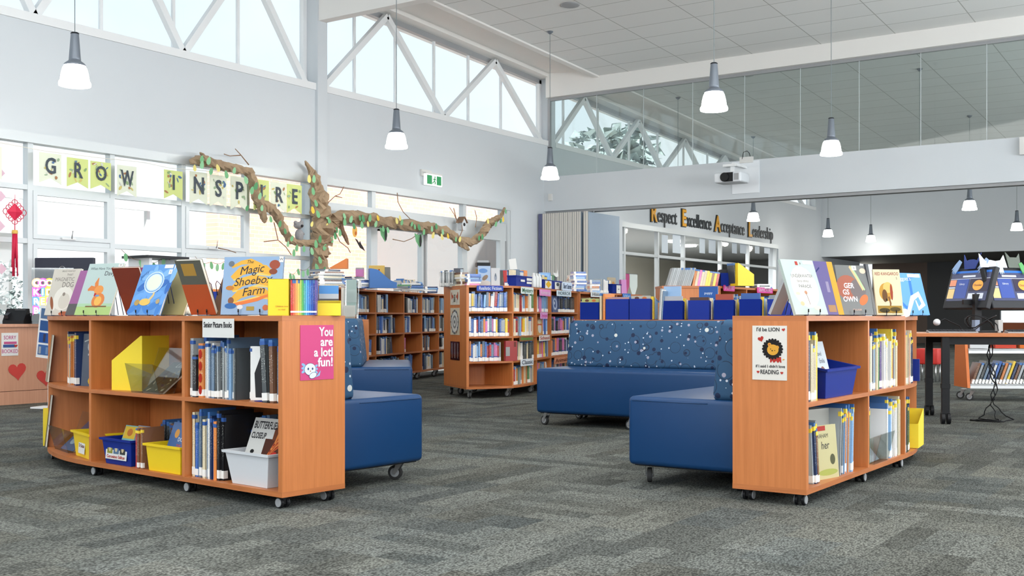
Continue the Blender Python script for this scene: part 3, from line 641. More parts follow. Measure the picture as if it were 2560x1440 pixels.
def shelf_unit(name, label, cat, path, depth, base, top, levels, div, th=.025, group=None, wheel='small', back_at=None, ends=(True, True), wheels=None):
    o = path.at(0); t = thing(name, label, cat, (o[0], o[1], 0), group=group); bd = back_at or depth
    F_, B_ = loc(path.sub(0, path.L), o), loc(path.sub(0, path.L, depth), o)
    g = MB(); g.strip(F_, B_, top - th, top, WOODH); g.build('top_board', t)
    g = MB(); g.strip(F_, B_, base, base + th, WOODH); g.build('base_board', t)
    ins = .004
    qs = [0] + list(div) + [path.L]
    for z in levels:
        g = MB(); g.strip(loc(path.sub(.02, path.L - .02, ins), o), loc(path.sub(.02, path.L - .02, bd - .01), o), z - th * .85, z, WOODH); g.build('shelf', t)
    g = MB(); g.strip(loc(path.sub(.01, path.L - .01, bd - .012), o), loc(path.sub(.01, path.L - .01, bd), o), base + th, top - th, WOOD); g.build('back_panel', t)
    for k, q in enumerate(qs):
        end = k in (0, len(qs) - 1)
        if end and not ends[0 if k == 0 else 1]: continue
        x, y = path.at(q); u_ = path.tan(q); v_ = (-u_[1], u_[0]); w_ = .03 if end else .024
        off = 0 if k == 0 else (-w_ if end else -w_ / 2); d1 = depth if end else bd - .013
        P = lambda a, c: (x + u_[0] * a + v_[0] * c - o[0], y + u_[1] * a + v_[1] * c - o[1])
        g = MB(); e_ = .001 if end else .005
        g.prism([P(off, e_), P(off + w_, e_), P(off + w_, d1 - .001), P(off, d1 - .001)], base + th, top - th, WOOD); g.build('end_panel' if end else 'divider', t)
    for q in (wheels if wheels is not None else qs):
        for dd in (.05, depth - .06):
            q_ = min(max(q, .06), path.L - .06); x, y = path.at(q_); v_ = path.inn(q_)
            (caster_small if wheel == 'small' else caster_big)(t, x + v_[0] * dd - o[0], y + v_[1] * dd - o[1], 0, math.atan2(v_[1], v_[0]) - R(90), **({'k': base / .062} if wheel == 'small' else {'h': base}))
    return t
C = lambda pts: [cw(*p) for p in pts]
# near left unit: two straight bays and a convex curved end
def rot2(deg): return R(deg) + TH
DL, DR = rot2(-40), rot2(55)
P3 = cw(-1.07, 5.12)
n_arc = 14
_s = smooth_path([('s', 1.73), ('a', 2.0, -60, n_arc)], P3, DL + math.pi)[::-1]
LP = Path(_s); arcL = LP.l[n_arc]
LZ0, LZM, LZT = .058, .492, .907
qB, qA = LP.L - 1.73, LP.L - .81
L_ = shelf_unit('bookcase', 'low beech bookcase on wheels with the pink poster on its end', 'bookcase', LP, .386, LZ0, LZT, [LZM], [arcL - 1.5, arcL - .92, arcL, qA], group=None)
Q1 = cw(1.392, 5.199)
RP = Path(smooth_path([('s', 1.68), ('a', 2.0, 60, n_arc)], Q1, DR))
R_ = shelf_unit('bookcase', 'low beech bookcase on wheels with the lion poster on its end', 'bookcase', RP, .375, LZ0, LZT, [LZM], [.97, 1.68, 2.30, 3.1])
# tall double-sided unit with the genre signs
MZ = [.409, .686, .963]; MB0, MT = .105, 1.253
def bez(pts, n=8):                      # Catmull-Rom through plan points
    out = []
    P_ = [pts[0]] + list(pts) + [pts[-1]]
    for i in range(1, len(P_) - 2):
        for k in range(n):
            t = k / n; a, b_, c, d = P_[i - 1], P_[i], P_[i + 1], P_[i + 2]
            out.append(tuple(.5 * (2 * b_[j] + (c[j] - a[j]) * t + (2 * a[j] - 5 * b_[j] + 4 * c[j] - d[j]) * t * t + (3 * b_[j] - a[j] - 3 * c[j] + d[j]) * t ** 3) for j in (0, 1)))
    return out + [pts[-1]]
def pz(px_, Z): return ((px_ - 1280) / F * Z, Z)
MPTS = [pz(1166, 12.1), pz(1283, 12.36), pz(1343, 13.1), pz(1379, 13.8), pz(1446, 15.1)]
_m = C(bez(MPTS)); MP = Path(_m); mq = [MP.l[8], MP.l[16], MP.l[24]]
M_ = shelf_unit('tall_bookcase', 'tall beech bookcase on large casters with genre signs along its curved front', 'bookcase', MP, .82, MB0, MT, MZ, mq, wheel='big', back_at=.42)
HPATH = Path(C([pz(1449, 15.32), pz(1543, 16.4), pz(1606, 17.4)]))
H_ = shelf_unit('tall_bookcase', 'tall beech bookcase carrying the historical sign, behind the blue file boxes', 'bookcase', HPATH, .45, MB0, MT, MZ, [HPATH.l[1]], wheel='big')
NPTS = [pz(795, 12.1), pz(893, 13.6), pz(941, 14.3), pz(1011, 15.3), pz(1056, 16.0), pz(1098, 16.7), pz(1150, 17.6)]
_n = C(bez(NPTS, 4)); NP = Path(_n); nq = [NP.l[4 * k] for k in range(1, 6)]
N_ = shelf_unit('tall_bookcase', 'tall beech bookcase against the window wall, stacked with books on top', 'bookcase', NP, .42, MB0, MT, MZ, nq, wheel='big')
GP = Path(C([pz(1799, 12.4), pz(1868, 13.1), pz(1962, 14.1)]))
G_ = shelf_unit('tall_bookcase', 'tall beech bookcase with pink signs and a yellow file on top', 'bookcase', GP, .42, MB0, MT, MZ, [GP.l[1]], wheel='big')
G2P = Path(C([pz(1655, 12.35), pz(1799, 12.38)]))
g = MB(); o_ = G2P.at(0); t = thing('tall_cabinet', 'plain beech cabinet end holding a row of leaning magazines', 'bookcase', (o_[0], o_[1], 0))
Fp, Bp = loc(G2P.sub(0, G2P.L), o_), loc(G2P.sub(0, G2P.L, .45), o_)
g.strip(Fp, Bp, MT - .025, MT, WOODH); g.build('top_board', t); g = MB(); g.strip(loc(G2P.sub(.005, G2P.L - .005, .01), o_), loc(G2P.sub(.005, G2P.L - .005, .44), o_), MB0, MT - .025, WOOD); g.build('carcass', t)
for q in (.06, G2P.L - .06):
    x, y = G2P.at(q); v_ = G2P.inn(q); caster_big(t, x + v_[0] * .06 - o_[0], y + v_[1] * .06 - o_[1], 0, 0, MB0)
# bookcase behind the centre sofa carrying the blue file boxes, and one behind the second sofa
U3 = (math.cos(R(-31)), math.sin(R(-31)))
Fc = (.197, 9.17)
def fr(o2, ang):     # frame: along, inward from a cam-space corner
    ux, uz = math.cos(R(ang)), math.sin(R(ang)); return lambda a, c: (o2[0] + ux * a - uz * c, o2[1] + uz * a + ux * c)
f3 = fr(Fc, -31)
BKP = Path(C([f3(-.02, .76), f3(2.3, .76)]))
BK_ = shelf_unit('bookcase', 'low beech bookcase behind the centre sofa with blue file boxes on top', 'bookcase', BKP, .40, LZ0, .878, [LZM], [.8, 1.55])
f2 = fr((-1.62, 9.36), 8)
B2P = Path(C([(-1.45, 11.15), (-2.35, 11.05)]))
shelf_unit('bookcase', 'short beech bookcase end showing past the second sofa', 'bookcase', B2P, .4, LZ0, .878, [LZM], [])

# ================================================================== SOFAS
def sofa(corner, ang, depth, length, label, bd=.24, flip=False):
    # end face runs 'ang' from the back to the seat front; length runs away from the viewer
    x, y = cw(*corner); t = thing('sofa', label, 'sofa', (x, y, 0), R(ang) + TH)
    s_ = -1 if flip else 1
    def bx(g, a0, b0, z0, a1, b1, z1, mt): g.box(min(s_ * a0, s_ * a1), b0, z0, max(s_ * a0, s_ * a1), b1, z1, mt)
    g = MB(); bx(g, 0, 0, .105, depth, length, .475, BLUEV); g.build('seat', t, bevel=.028, seg=4)
    g = MB(); bx(g, .03, .03, .100, depth - .03, length - .03, .12, BLACK); g.build('base', t)
    zb = .468; g = MB(); a = s_
    pts = [(0, zb), (bd, zb), (bd - .045, .888), (0, .888)]
    vs = [(s_ * p, .012, z) for p, z in pts] + [(s_ * p, length - .012, z) for p, z in pts]
    fs = [(0, 1, 2, 3), (7, 6, 5, 4), (0, 4, 5, 1), (1, 5, 6, 2), (2, 6, 7, 3), (3, 7, 4, 0)]
    if flip: fs = [f[::-1] for f in fs]
    g.add(vs, fs, DOTS); g.build('backrest', t, bevel=.035, seg=4)
    g = MB(); g.tube([(s_ * (bd + .01), -.0005, .452), (s_ * (depth - .03), -.0005, .452)], .0022, BLUEV); g.build('seam', t)
    for a_ in (.10, depth - .08):
        for b_ in (.10, length - .1): caster_big(t, s_ * a_, b_, 0, R(25), .105)
    return t
# near left: the end face starts at the bookcase back and points 50 degrees into the room
kx = lambda o, ang, d: (o[0] + math.cos(R(ang)) * d, o[1] + math.sin(R(ang)) * d)
c1 = kx((-.4875, 6.094), 230, .735); sofa(c1, 50, .735, 1.5, 'blue vinyl sofa with dotted backrest behind the pink poster bookcase', bd=.25)
c4 = kx((.624, 5.946), -35, .70); sofa(c4, -35 + 0, .70, 1.5, 'blue vinyl sofa with dotted backrest against the lion poster bookcase', bd=.22, flip=True)
# flipped sofa runs to negative local x: turn it so that its end face points away from the bookcase
sofa((-1.60, 9.36), 6, .75, 1.6, 'second blue sofa, beyond the nearest one, its back to a short bookcase', bd=.33)
# centre sofa faces the camera: length runs sideways
x, y = cw(*Fc); t = thing('sofa', 'wide blue sofa with dotted backrest in front of the blue file boxes', 'sofa', (x, y, 0), R(-31) + TH)
g = MB(); g.box(0, 0, .105, 1.75, .76, .475, BLUEV); g.build('seat', t, bevel=.03, seg=4)
g = MB(); g.box(.03, .03, .100, 1.72, .73, .12, BLACK); g.build('base', t)
g = MB(); g.add([(.012, .50, .468), (1.74, .50, .468), (1.74, .755, .468), (.012, .755, .468), (.012, .56, .872), (1.74, .56, .872), (1.74, .755, .872), (.012, .755, .872)], [(0, 3, 2, 1), (4, 5, 6, 7), (0, 1, 5, 4), (1, 2, 6, 5), (2, 3, 7, 6), (3, 0, 4, 7)], DOTS); g.build('backrest', t, bevel=.035, seg=4)
for a_ in (.08, .86, 1.66):
    for b_ in (.06, .68): caster_big(t, a_, b_, 0, R(70), .105)

# ================================================================== BOOKS
PAL = {'blue': (.045, .14, .45), 'pale blue': (.25, .45, .72), 'navy': (.012, .03, .10), 'white': (.78, .78, .76), 'grey': (.34, .37, .38), 'dark grey': (.07, .08, .085), 'black': (.015, .015, .018),
       'red': (.42, .03, .03), 'orange': (.66, .22, .05), 'yellow': (.80, .56, .05), 'green': (.10, .30, .12), 'cream': (.72, .62, .42), 'purple': (.16, .10, .32), 'pink': (.60, .16, .38), 'brown': (.20, .09, .045), 'teal': (.05, .24, .28), 'slate': (.13, .20, .29)}
def book_mesh(name, hi=True):
    g = MB(); c = .06
    g.box(0, 0, 0, 1, .012, 1, COVER); g.box(0, 0, 0, .08, 1, 1, COVER); g.box(.92, 0, 0, 1, 1, 1, COVER); g.box(.08, .012, .012, .92, .98, .985, PAPER)
    me = bpy.data.meshes.new(name); me.from_pydata(g.v, [], g.f)
    for m in g.mats: me.materials.append(m)
    me.polygons.foreach_set('material_index', g.mi); me.update(); return me
def small_mesh(name, tape, lab=True):
    g = MB(); g.box(0, 0, 0, 1, 1, 1, COVER); g.box(.08, .03, .02, .92, .99, 1.002, PAPER)
    if tape: g.box(-.01, -.012, .22, 1.01, .2, .27, tape); 
    if lab: g.box(-.012, -.014, .02, 1.012, .22, .21, STICK)
    me = bpy.data.meshes.new(name); me.from_pydata(g.v, [], g.f)
    for m in g.mats: me.materials.append(m)
    me.polygons.foreach_set('material_index', g.mi); me.update(); return me
BM = book_mesh('picture_book'); NM = [small_mesh('novel_a', None), small_mesh('novel_b', TAPE), small_mesh('novel_c', None, False)]
LM = MB().box(-.02, -.006, .03, 1.02, .10, .15, STICK)
def _me(g, name):
    me = bpy.data.meshes.new(name); me.from_pydata(g.v, [], g.f)
    for m in g.mats: me.materials.append(m)
    me.polygons.foreach_set('material_index', g.mi); me.update(); return me
LMM = _me(LM, 'spine_label'); DM = {True: _me(MB().box(-.02, -.008, .90, 1.02, .06, .96, TAPE), 'dot_b'), False: _me(MB().box(-.02, -.008, .88, 1.02, .07, .95, YTAPE), 'dot_y')}
rb = random.Random(11)
def place_book(M, w_, d_, h_, colname, name, me, label, cat, group=None, lab=None, dot=None):
    o = bpy.data.objects.new(name, me); COL.objects.link(o)
    o.matrix_basis = M @ Matrix.Diagonal((w_, d_, h_, 1))
    c = PAL[colname]; k = rb.uniform(.8, 1.25); o.color = (min(1, c[0] * k), min(1, c[1] * k), min(1, c[2] * k), 1)
    tag(o, label, cat, group)
    if lab: q = bpy.data.objects.new('spine_label', LMM); COL.objects.link(q); q.parent = o
    if dot is not None: q = bpy.data.objects.new('genre_dot', DM[dot]); COL.objects.link(q); q.parent = o
    return o
def fill(bay, x0, x1, pal, th, hs, depth, where, group, name='picture_book', kind='hi', set_back=.03, lean=0.0, dot=None, lean_all=0.0, z=0.0, gap=.0, parts=True, last=None):
    """a row of upright books from x0 to x1 (metres along the bay); pal is a word list, weighted by repetition"""
    x = x0; seq = []
    while True:
        w_ = rb.uniform(*th); h_ = min(rb.uniform(*hs), bay.h - .012)
        if x + w_ > x1: break
        seq.append((x, w_, h_, rb.choice(pal))); x += w_ + rb.uniform(0.0005, .002) + gap
    if last and seq: seq[-1] = seq[-1][:3] + (last,)
    out = []
    for i, (x, w_, h_, c) in enumerate(seq):
        d_ = depth * rb.uniform(.86, 1.0); sb = set_back + rb.uniform(0, .018)
        a = lean_all or (lean * rb.choice((0, 0, 0, 1, -.6)) if lean else 0)
        p = bay.P(x, sb, z)
        M = Matrix.Translation(p) @ Matrix.Rotation(bay.a, 4, 'Z') @ Matrix.Rotation(a, 4, 'Y')
        if a < 0: M = Matrix.Translation(bay.P(x, sb, z)) @ Matrix.Rotation(bay.a, 4, 'Z') @ Matrix.Translation((w_, 0, 0)) @ Matrix.Rotation(a, 4, 'Y') @ Matrix.Translation((-w_, 0, 0))
        size = 'thick ' if w_ > .5 * th[1] + .5 * th[0] else ('tall ' if h_ > .4 * hs[0] + .6 * hs[1] else 'slim ')
        nb = [seq[j][3] for j in (i - 1, i + 1) if 0 <= j < len(seq)]
        rel = 'between %s and %s, ' % tuple(nb) if len(nb) == 2 else ('at the row end beside %s, ' % nb[0] if nb else '')
        lb = ('%s%s book %s%s' % (size if size != ' ' else '', c, rel, where))
        me = BM if kind == 'hi' else (NM[0] if rb.random() < .45 else NM[1] if kind == 'blue' else NM[2])
        out.append(place_book(M, w_, d_, h_, c, name, me, lb, 'book', group, lab=(kind == 'hi' and parts and rb.random() < .68), dot=dot if kind == 'hi' and parts and rb.random() < .8 else None))
    return out
cool = ['blue', 'slate', 'grey', 'white', 'black', 'pale blue', 'dark grey', 'navy', 'white', 'grey', 'cream']
warm = ['yellow', 'cream', 'cream', 'grey', 'green', 'white', 'pale blue', 'red', 'orange', 'slate', 'purple', 'white', 'navy']
UPL = LZT - .025 - LZM
def bayof(path, q0, q1, lo): return Bay(path, q0 + .014, q1 - .014, LZM if not lo else LZ0 + .025, (LZT - .025) if not lo else LZM - .022)
# ---- left bookcase
bA, bAl = bayof(LP, qA, LP.L - .015, 0), bayof(LP, qA, LP.L - .015, 1)
bB, bBl = bayof(LP, arcL, qA, 0), bayof(LP, arcL, qA, 1)
bC, bCl = bayof(LP, arcL - .92, arcL, 0), bayof(LP, arcL - .92, arcL, 1)
bD, bDl = bayof(LP, arcL - 1.5, arcL - .92, 0), bayof(LP, arcL - 1.5, arcL - .92, 1)
W1, G1 = 'upper shelf below the card', 'senior picture books on the upper shelf'
def one(bay, x, w_, h_, c, label, d_=.20, sb=.03, lean=0.0, yaw=0.0, group=None, dot=True, name='picture_book', z=0.0):
    M = Matrix.Translation(bay.P(x, sb, z)) @ Matrix.Rotation(bay.a + yaw, 4, 'Z') @ Matrix.Rotation(lean, 4, 'Y')
    return place_book(M, w_, d_, h_, c, name, BM, label, 'book', group, lab=True, dot=dot)
one(bA, .012, .030, .30, 'grey', 'thick pale grey book first on the upper shelf next to the divider', group=G1)
one(bA, .046, .030, .215, 'black', 'short black book with pale lettering beside the orange one, upper shelf', group=G1, sb=.02)
one(bA, .060, .022, .315, 'navy', 'tall navy book standing behind the orange spine, upper shelf', group=G1, sb=.08)
o = one(bA, .084, .036, .275, 'orange', 'orange book with round fruit pictures on its spine, upper shelf', group=G1)
g = MB()
for k in range(4): g.poly(ell(.5, .14 + .22 * k, .40, .085), flat((190, 40, 25)), -.01)
g.build('cover_print', o)
fill(bA, .125, .40, ['slate', 'grey', 'white', 'grey', 'white', 'cream', 'pale blue', 'dark grey'], (.010, .024), (.25, .31), .22, W1, G1, dot=True, lean=.02, last='dark grey')
o = one(bA, .43, .018, .265, 'white', 'white book turned to show its black animal cover, upper shelf', group=G1, yaw=R(-62), sb=.10)
g = MB(); g.add([(1.001, .15, .05), (1.001, .95, .05), (1.001, .95, .9), (1.001, .3, .85), (1.001, .12, .5)], [(0, 1, 2, 3, 4)], INK); g.add([(1.01, .3, .55), (1.01, .62, .6), (1.01, .5, .8)], [(0, 1, 2)], flat((225, 225, 220))); g.build('cover_print', o)
g = MB(); g.box(0, 0, 0, .004, .12, .20, BLU); g.box(-.08, 0, 0, .0, .12, .003, BLU); o = g.build('bookend'); o.matrix_basis = Matrix.Translation(bA.P(.60, .05)) @ Matrix.Rotation(bA.a, 4, 'Z'); tag(o, 'blue metal bookend propping the dark grey book on the upper shelf', 'bookend')
one(bA, .615, .038, .305, 'dark grey', 'thick dark grey book leaning by the blue bookend, upper shelf', group=G1, lean=R(-4), sb=.025)
one(bA, .665, .030, .30, 'brown', 'brown book between dark grey and white ones near the bookcase end', group=G1, lean=R(-2))
fill(bA, .70, .775, ['white', 'slate', 'cream'], (.012, .022), (.27, .31), .22, 'upper shelf at the bookcase end', G1, dot=True)
W2, G2 = 'lower shelf beside the grey tub', 'senior picture books on the lower shelf'
fill(bAl, .010, .285, ['blue', 'pale blue', 'orange', 'white', 'slate', 'navy', 'black', 'cream'], (.010, .028), (.27, .355), .24, W2, G2, dot=True, last='black')
fill(bAl, .28, .62, ['brown', 'dark grey', 'black', 'slate', 'orange', 'navy'], (.014, .03), (.25, .33), .16, 'lower shelf behind grey tub', G2, dot=True, set_back=.20)
fill(bAl, .715, .775, ['navy', 'brown', 'navy'], (.018, .024), (.31, .34), .22, 'lower shelf by the poster end', G2, dot=True)
def tub(M, w_, d_, h_, mt, label, name='book_tub', rim=.012, taper=.14, slope=0.0):
    t = thing(name, label, 'tub', M=M); th = .004
    a, c = w_ * taper / 2, d_ * taper / 2
    def ring(z, e, ex=0): 
        f = z / h_; x0, x1 = a * (1 - f) - ex - e, w_ - a * (1 - f) + ex + e; y0, y1 = c * (1 - f) - ex - e, d_ - c * (1 - f) + ex + e
        zz_ = [z + (slope if z > h_ * .5 else 0) * (y / d_) for y in (y0, y0, y1, y1)]
        return [(x0, y0, zz_[0]), (x1, y0, zz_[1]), (x1, y1, zz_[2]), (x0, y1, zz_[3])]
    g = MB(); V = ring(0, 0) + ring(h_, 0) + ring(h_, -th) + ring(th, -th)
    fs = [(3, 2, 1, 0), (12, 13, 14, 15)]
    for r0 in (0, 4, 8):
        for k in range(4): fs.append((r0 + k, r0 + (k + 1) % 4, r0 + 4 + (k + 1) % 4, r0 + 4 + k))
    g.add(V, fs, mt); g.build('tub_body', t, bevel=.004, seg=2)
    g = MB(); V = ring(h_ - .012, 0, .0) + ring(h_ - .012, 0, rim) + ring(h_, 0, rim) + ring(h_, 0, 0); fs = []
    for r0 in (0, 4, 8):
        for k in range(4): fs.append((r0 + k, r0 + (k + 1) % 4, r0 + 4 + (k + 1) % 4, r0 + 4 + k))
    g.add(V, fs, mt); g.build('rim', t)
    return t
def inbook(M, x, y, z, w_, d_, h_, col, yaw, rec, label, art=None, group=None, name='picture_book', roll=0.0):
    """a book with its cover to the viewer: w wide, d thick, h high, reclined by rec"""
    o = bpy.data.objects.new(name, FBM); COL.objects.link(o)
    o.matrix_basis = M @ Matrix.Translation((x, y, z)) @ Matrix.Rotation(yaw, 4, 'Z') @ Matrix.Rotation(-rec, 4, 'X') @ Matrix.Rotation(roll, 4, 'Y') @ Matrix.Diagonal((w_, d_, h_, 1))
    o.color = (*[x * .74 for x in col], 1); tag(o, label, 'book', group)
    if art:
        f = bpy.data.objects.new('cover_art', None)
        pr = Art(o, w_, h_); art(pr); pr.done()
    return o
PLAIN, n, l, bb = nodes('plain_card_cover')
oi = n.new('ShaderNodeObjectInfo'); l.new(oi.outputs['Color'], bb.inputs['Base Color']); bb.inputs['Roughness'].default_value = .35; bb.inputs['Coat Weight'].default_value = .08
g = MB(); g.box(0, 0, 0, 1, .06, 1, PLAIN); g.box(0, .94, 0, 1, 1, 1, PLAIN); g.box(0, .06, 0, .012, .94, 1, PLAIN); g.box(.012, .06, .008, .985, .94, .992, PAPER); FBM = _me(g, 'facing_book')
class Art:                                # prints laid on a cover, in fractions of the cover
    def __init__(s, o, w_, h_): s.o = o; s.w = w_; s.h = h_; s.g = MB(); s.k = 0
    def poly(s, pts, c): s.k += 1; s.g.poly(pts, c if not isinstance(c, tuple) else flat(c), -.004 * s.k - .01)
    def ell(s, x, z, rx, rz, c, rot=0, n=18): s.poly(ell(x, z, rx, rz, n, 0, rot), c)
    def rect(s, x0, z0, x1, z1, c): s.poly([(x0, z0), (x1, z0), (x1, z1), (x0, z1)], c)
    def rib(s, pts, w_, c):
        n = len(pts); a = []; b_ = []
        for i in range(n):
            p, q = pts[max(i - 1, 0)], pts[min(i + 1, n - 1)]; d = math.hypot(q[0] - p[0], q[1] - p[1]) or 1; nx, nz_ = -(q[1] - p[1]) / d, (q[0] - p[0]) / d
            ww = w_[i] if isinstance(w_, (list, tuple)) else w_; a.append((pts[i][0] + nx * ww, pts[i][1] + nz_ * ww)); b_.append((pts[i][0] - nx * ww, pts[i][1] - nz_ * ww))
        s.k += 1; y = -.004 * s.k - .01; m_ = flat(c) if isinstance(c, tuple) else c
        for i in range(n - 1): s.g.add([(b_[i][0], y, b_[i][1]), (b_[i + 1][0], y, b_[i + 1][1]), (a[i + 1][0], y, a[i + 1][1]), (a[i][0], y, a[i][1])], [(0, 1, 2, 3)], m_)
    def text(s, body, x, z, size, c, **kw):      # size in metres
        q = text(s.o, body, x, z, 1.0, flat(c) if isinstance(c, tuple) else c, y=-.10 - .004 * s.k, ext=0.0, name='title', **{k: v for k, v in kw.items()})
        q.matrix_basis = Matrix.Translation((x, -.03 - .004 * s.k, z)) @ Matrix.Diagonal((size / s.w, 1, size / s.h, 1)) @ Matrix.Rotation(kw.get('rot', 0), 4, 'Y') @ Matrix.Rotation(R(90), 4, 'X') @ Matrix.Diagonal((kw.get('sx', 1), 1, 1, 1))
    def done(s):
        if s.g.v: s.g.build('cover_print', s.o)
def BT(bay, x, y, z=0, yaw=0): return Matrix.Translation(bay.P(x, y, z)) @ Matrix.Rotation(bay.a + yaw, 4, 'Z')
M = BT(bAl, .335, .01)
tub(M, .345, .20, .165, WBIN, 'large pale grey tub on the lower shelf holding the butterflies book', taper=.20)
def a_butter(p):
    p.rect(.44, .0, 1, .62, (84, 40, 24)); p.rect(.62, .60, 1, .84, (120, 62, 34)); p.text('BUTTERFLIES', .04, .86, .052, INK, align='LEFT', bold=3, sx=.60); p.text('CLOSEUP', .04, .66, .042, INK, align='LEFT', bold=4, sx=.62)
    for k in range(12): p.rib([(.5 + .02 * k, .1 + .04 * k), (.75, .42 + .03 * k), (.99, .6 + .04 * k)], .018, [(205, 92, 40), (150, 50, 25), (228, 140, 70)][k % 3])
    p.ell(.72, .3, .13, .06, (200, 40, 30), .6); p.ell(.18, .36, .05, .04, (25, 25, 25))
inbook(M, .045, .055, .065, .28, .010, .27, (.80, .79, .75), R(2), R(22), 'butterflies close-up book with black capitals, in the pale grey tub', a_butter)
inbook(M, .12, .095, .02, .20, .012, .30, (.55, .22, .06), R(2), R(20), 'orange and yellow covered book behind the butterflies book', lambda p: (p.rect(0, .86, 1, 1, (220, 170, 40)), p.ell(.8, .7, .12, .1, INK)))
# card hanging from the top board
bt = Bay(LP, qA, LP.L, LZT, 2)
t = thing('shelf_card', 'white card reading senior picture books taped to the top board', 'sign', M=Matrix.Translation(bt.P(.185, -.006, -.108)) @ Matrix.Rotation(bt.a, 4, 'Z'))
g = MB(); g.box(0, 0, 0, .262, .0015, .094, WHITE); g.build('card', t); fit(text(t, 'Senior Picture Books', .131, .062, .040, INK, bold=2), .012, .245)
# pink poster on the end
EL = Matrix.Translation((*LP.at(LP.L), 0)) @ Matrix.Rotation(DL + R(90), 4, 'Z')      # end face, local x inward, -y outward
t = thing('poster', 'pink poster with white lettering and a pale blue axolotl', 'poster', M=EL @ Matrix.Translation((.105, -.003, .60)))
g = MB(); g.box(0, 0, 0, .205, .002, .262, mat('poster_pink', srgb(196, 62, 118), .6)); g.build('sheet', t)
PW = mat('poster_white', srgb(222, 218, 222), .6)
for s_, z_, xa in (('You', .228, .112), ('are', .180, .122), ('a lotl', .130, .082), ('fun!', .082, .105)): fit(text(t, s_, .198, z_, .060, PW, bold=3), xa, .198)
AX1, AX2, AX3 = flat((150, 195, 235)), flat((236, 240, 246)), flat((60, 80, 120))
g = MB()
for a_ in (-.5, 0, .5): g.poly(ell(.022 - .003, .058 + a_ * .03, .014, .007, 12, 0, -a_), AX1, -.0012); g.poly(ell(.094, .052 + a_ * .028, .012, .006, 12, 0, a_), AX1, -.0012)
g.poly(ell(.058, .052, .036, .030), AX3, -.0014); g.poly(ell(.058, .052, .034, .028), AX2, -.0016); g.poly(ell(.075, .022, .024, .015, 16, 0, .3), AX3, -.0018); g.poly(ell(.075, .022, .022, .013, 16, 0, .3), AX2, -.0020)
g.poly([(.09, .012), (.116, .02), (.122, .045), (.108, .03)], AX1, -.0022)
for x_ in (.046, .072): g.poly(ell(x_, .054, .005, .006, 10), AX3, -.0024); 
g.poly(ell(.059, .043, .003, .003, 8), flat((200, 90, 60)), -.0026); g.build('axolotl_drawing', t)
# middle bays of the left bookcase
YG = mat('yellow_card_file_inside', (.60, .44, .03), .7)
def mag_file(M, w_, L_, h1, h0, mt, label, name='magazine_file', curved=False, group=None):
    """tall at x = L, low at x = 0; w deep in y"""
    t = thing(name, label, 'file box', M=M, group=group); th = .003
    prof = [(0, 0), (L_, 0), (L_, h1), (L_ * .95, h1)] + ([(L_ * (1 - k / 8 * .82 - .18), h1 - (h1 - h0) * math.sin(k / 8 * math.pi / 2) ** 1.6) for k in range(1, 8)] if curved else []) + [(0, h0)]
    for y in (0, w_ - th):
        g = MB(); vs = [(x, y, z) for x, z in prof] + [(x, y + th, z) for x, z in prof]; n = len(prof)
        g.add(vs, [tuple(range(n)), tuple(range(2 * n - 1, n - 1, -1))] + [(i, n + i, n + (i + 1) % n, (i + 1) % n) for i in range(n)], mt); g.build('side_panel', t)
    g = MB(); g.box(0, th, 0, th, w_ - th, h0, mt); g.build('front_lip', t); g = MB(); g.box(L_ - th, th, 0, L_, w_ - th, h1, mt); g.build('spine_panel', t)
    g = MB(); g.box(th, th, 0, L_ - th, w_ - th, th, mt); g.build('base', t)
    return t
# profile faces the viewer, low lip to the left
mag_file(BT(bB, .13, .055, 0, R(12)), .20, .235, .305, .165, YELB, 'tall yellow card magazine file on the upper shelf beside the acrylic stand')
def acrylic(M, w_, d_, h_, label):
    t = thing('acrylic_stand', label, 'display stand', M=M)
    g = MB(); g.xprism([(0, 0), (.003, 0), (-.037, h_), (-.04, h_)], 0, w_, ACRYL); g.build('front_lip', t)
    g = MB(); g.xprism([(0, 0), (d_, 0), (d_, .003), (0, .003)], 0, w_, ACRYL); g.build('base', t)
    g = MB(); g.xprism([(d_, 0), (d_ + .003, 0), (d_ + .08, h_ * 1.5), (d_ + .077, h_ * 1.5)], 0, w_, ACRYL)
    for x_ in (0, w_ - .003): g.xprism([(0, 0), (d_, 0), (d_ + .03, h_ * .6), (-.04, h_)], x_, x_ + .003, ACRYL)
    g.build('side_panel', t); return t
acrylic(BT(bB, .40, .015), .27, .09, .16, 'clear acrylic stand with a dark rocky-covered book, upper shelf')
def a_dark(p):
    r_ = random.Random(5)
    for k in range(22): p.ell(r_.uniform(.1, .9), r_.uniform(.08, .8), r_.uniform(.03, .09), r_.uniform(.02, .05), [(150, 130, 90), (200, 190, 160), (90, 70, 40), (40, 50, 70)][k % 4], r_.uniform(0, 3), 7)
    p.text('Lost', .55, .88, .05, (210, 205, 190), bold=.5, shear=.3)
inbook(BT(bB, .42, .015), .05, .02, .006, .20, .012, .25, (.05, .045, .035), 0, R(52), 'dark book lying back in the acrylic stand on the upper shelf', a_dark)
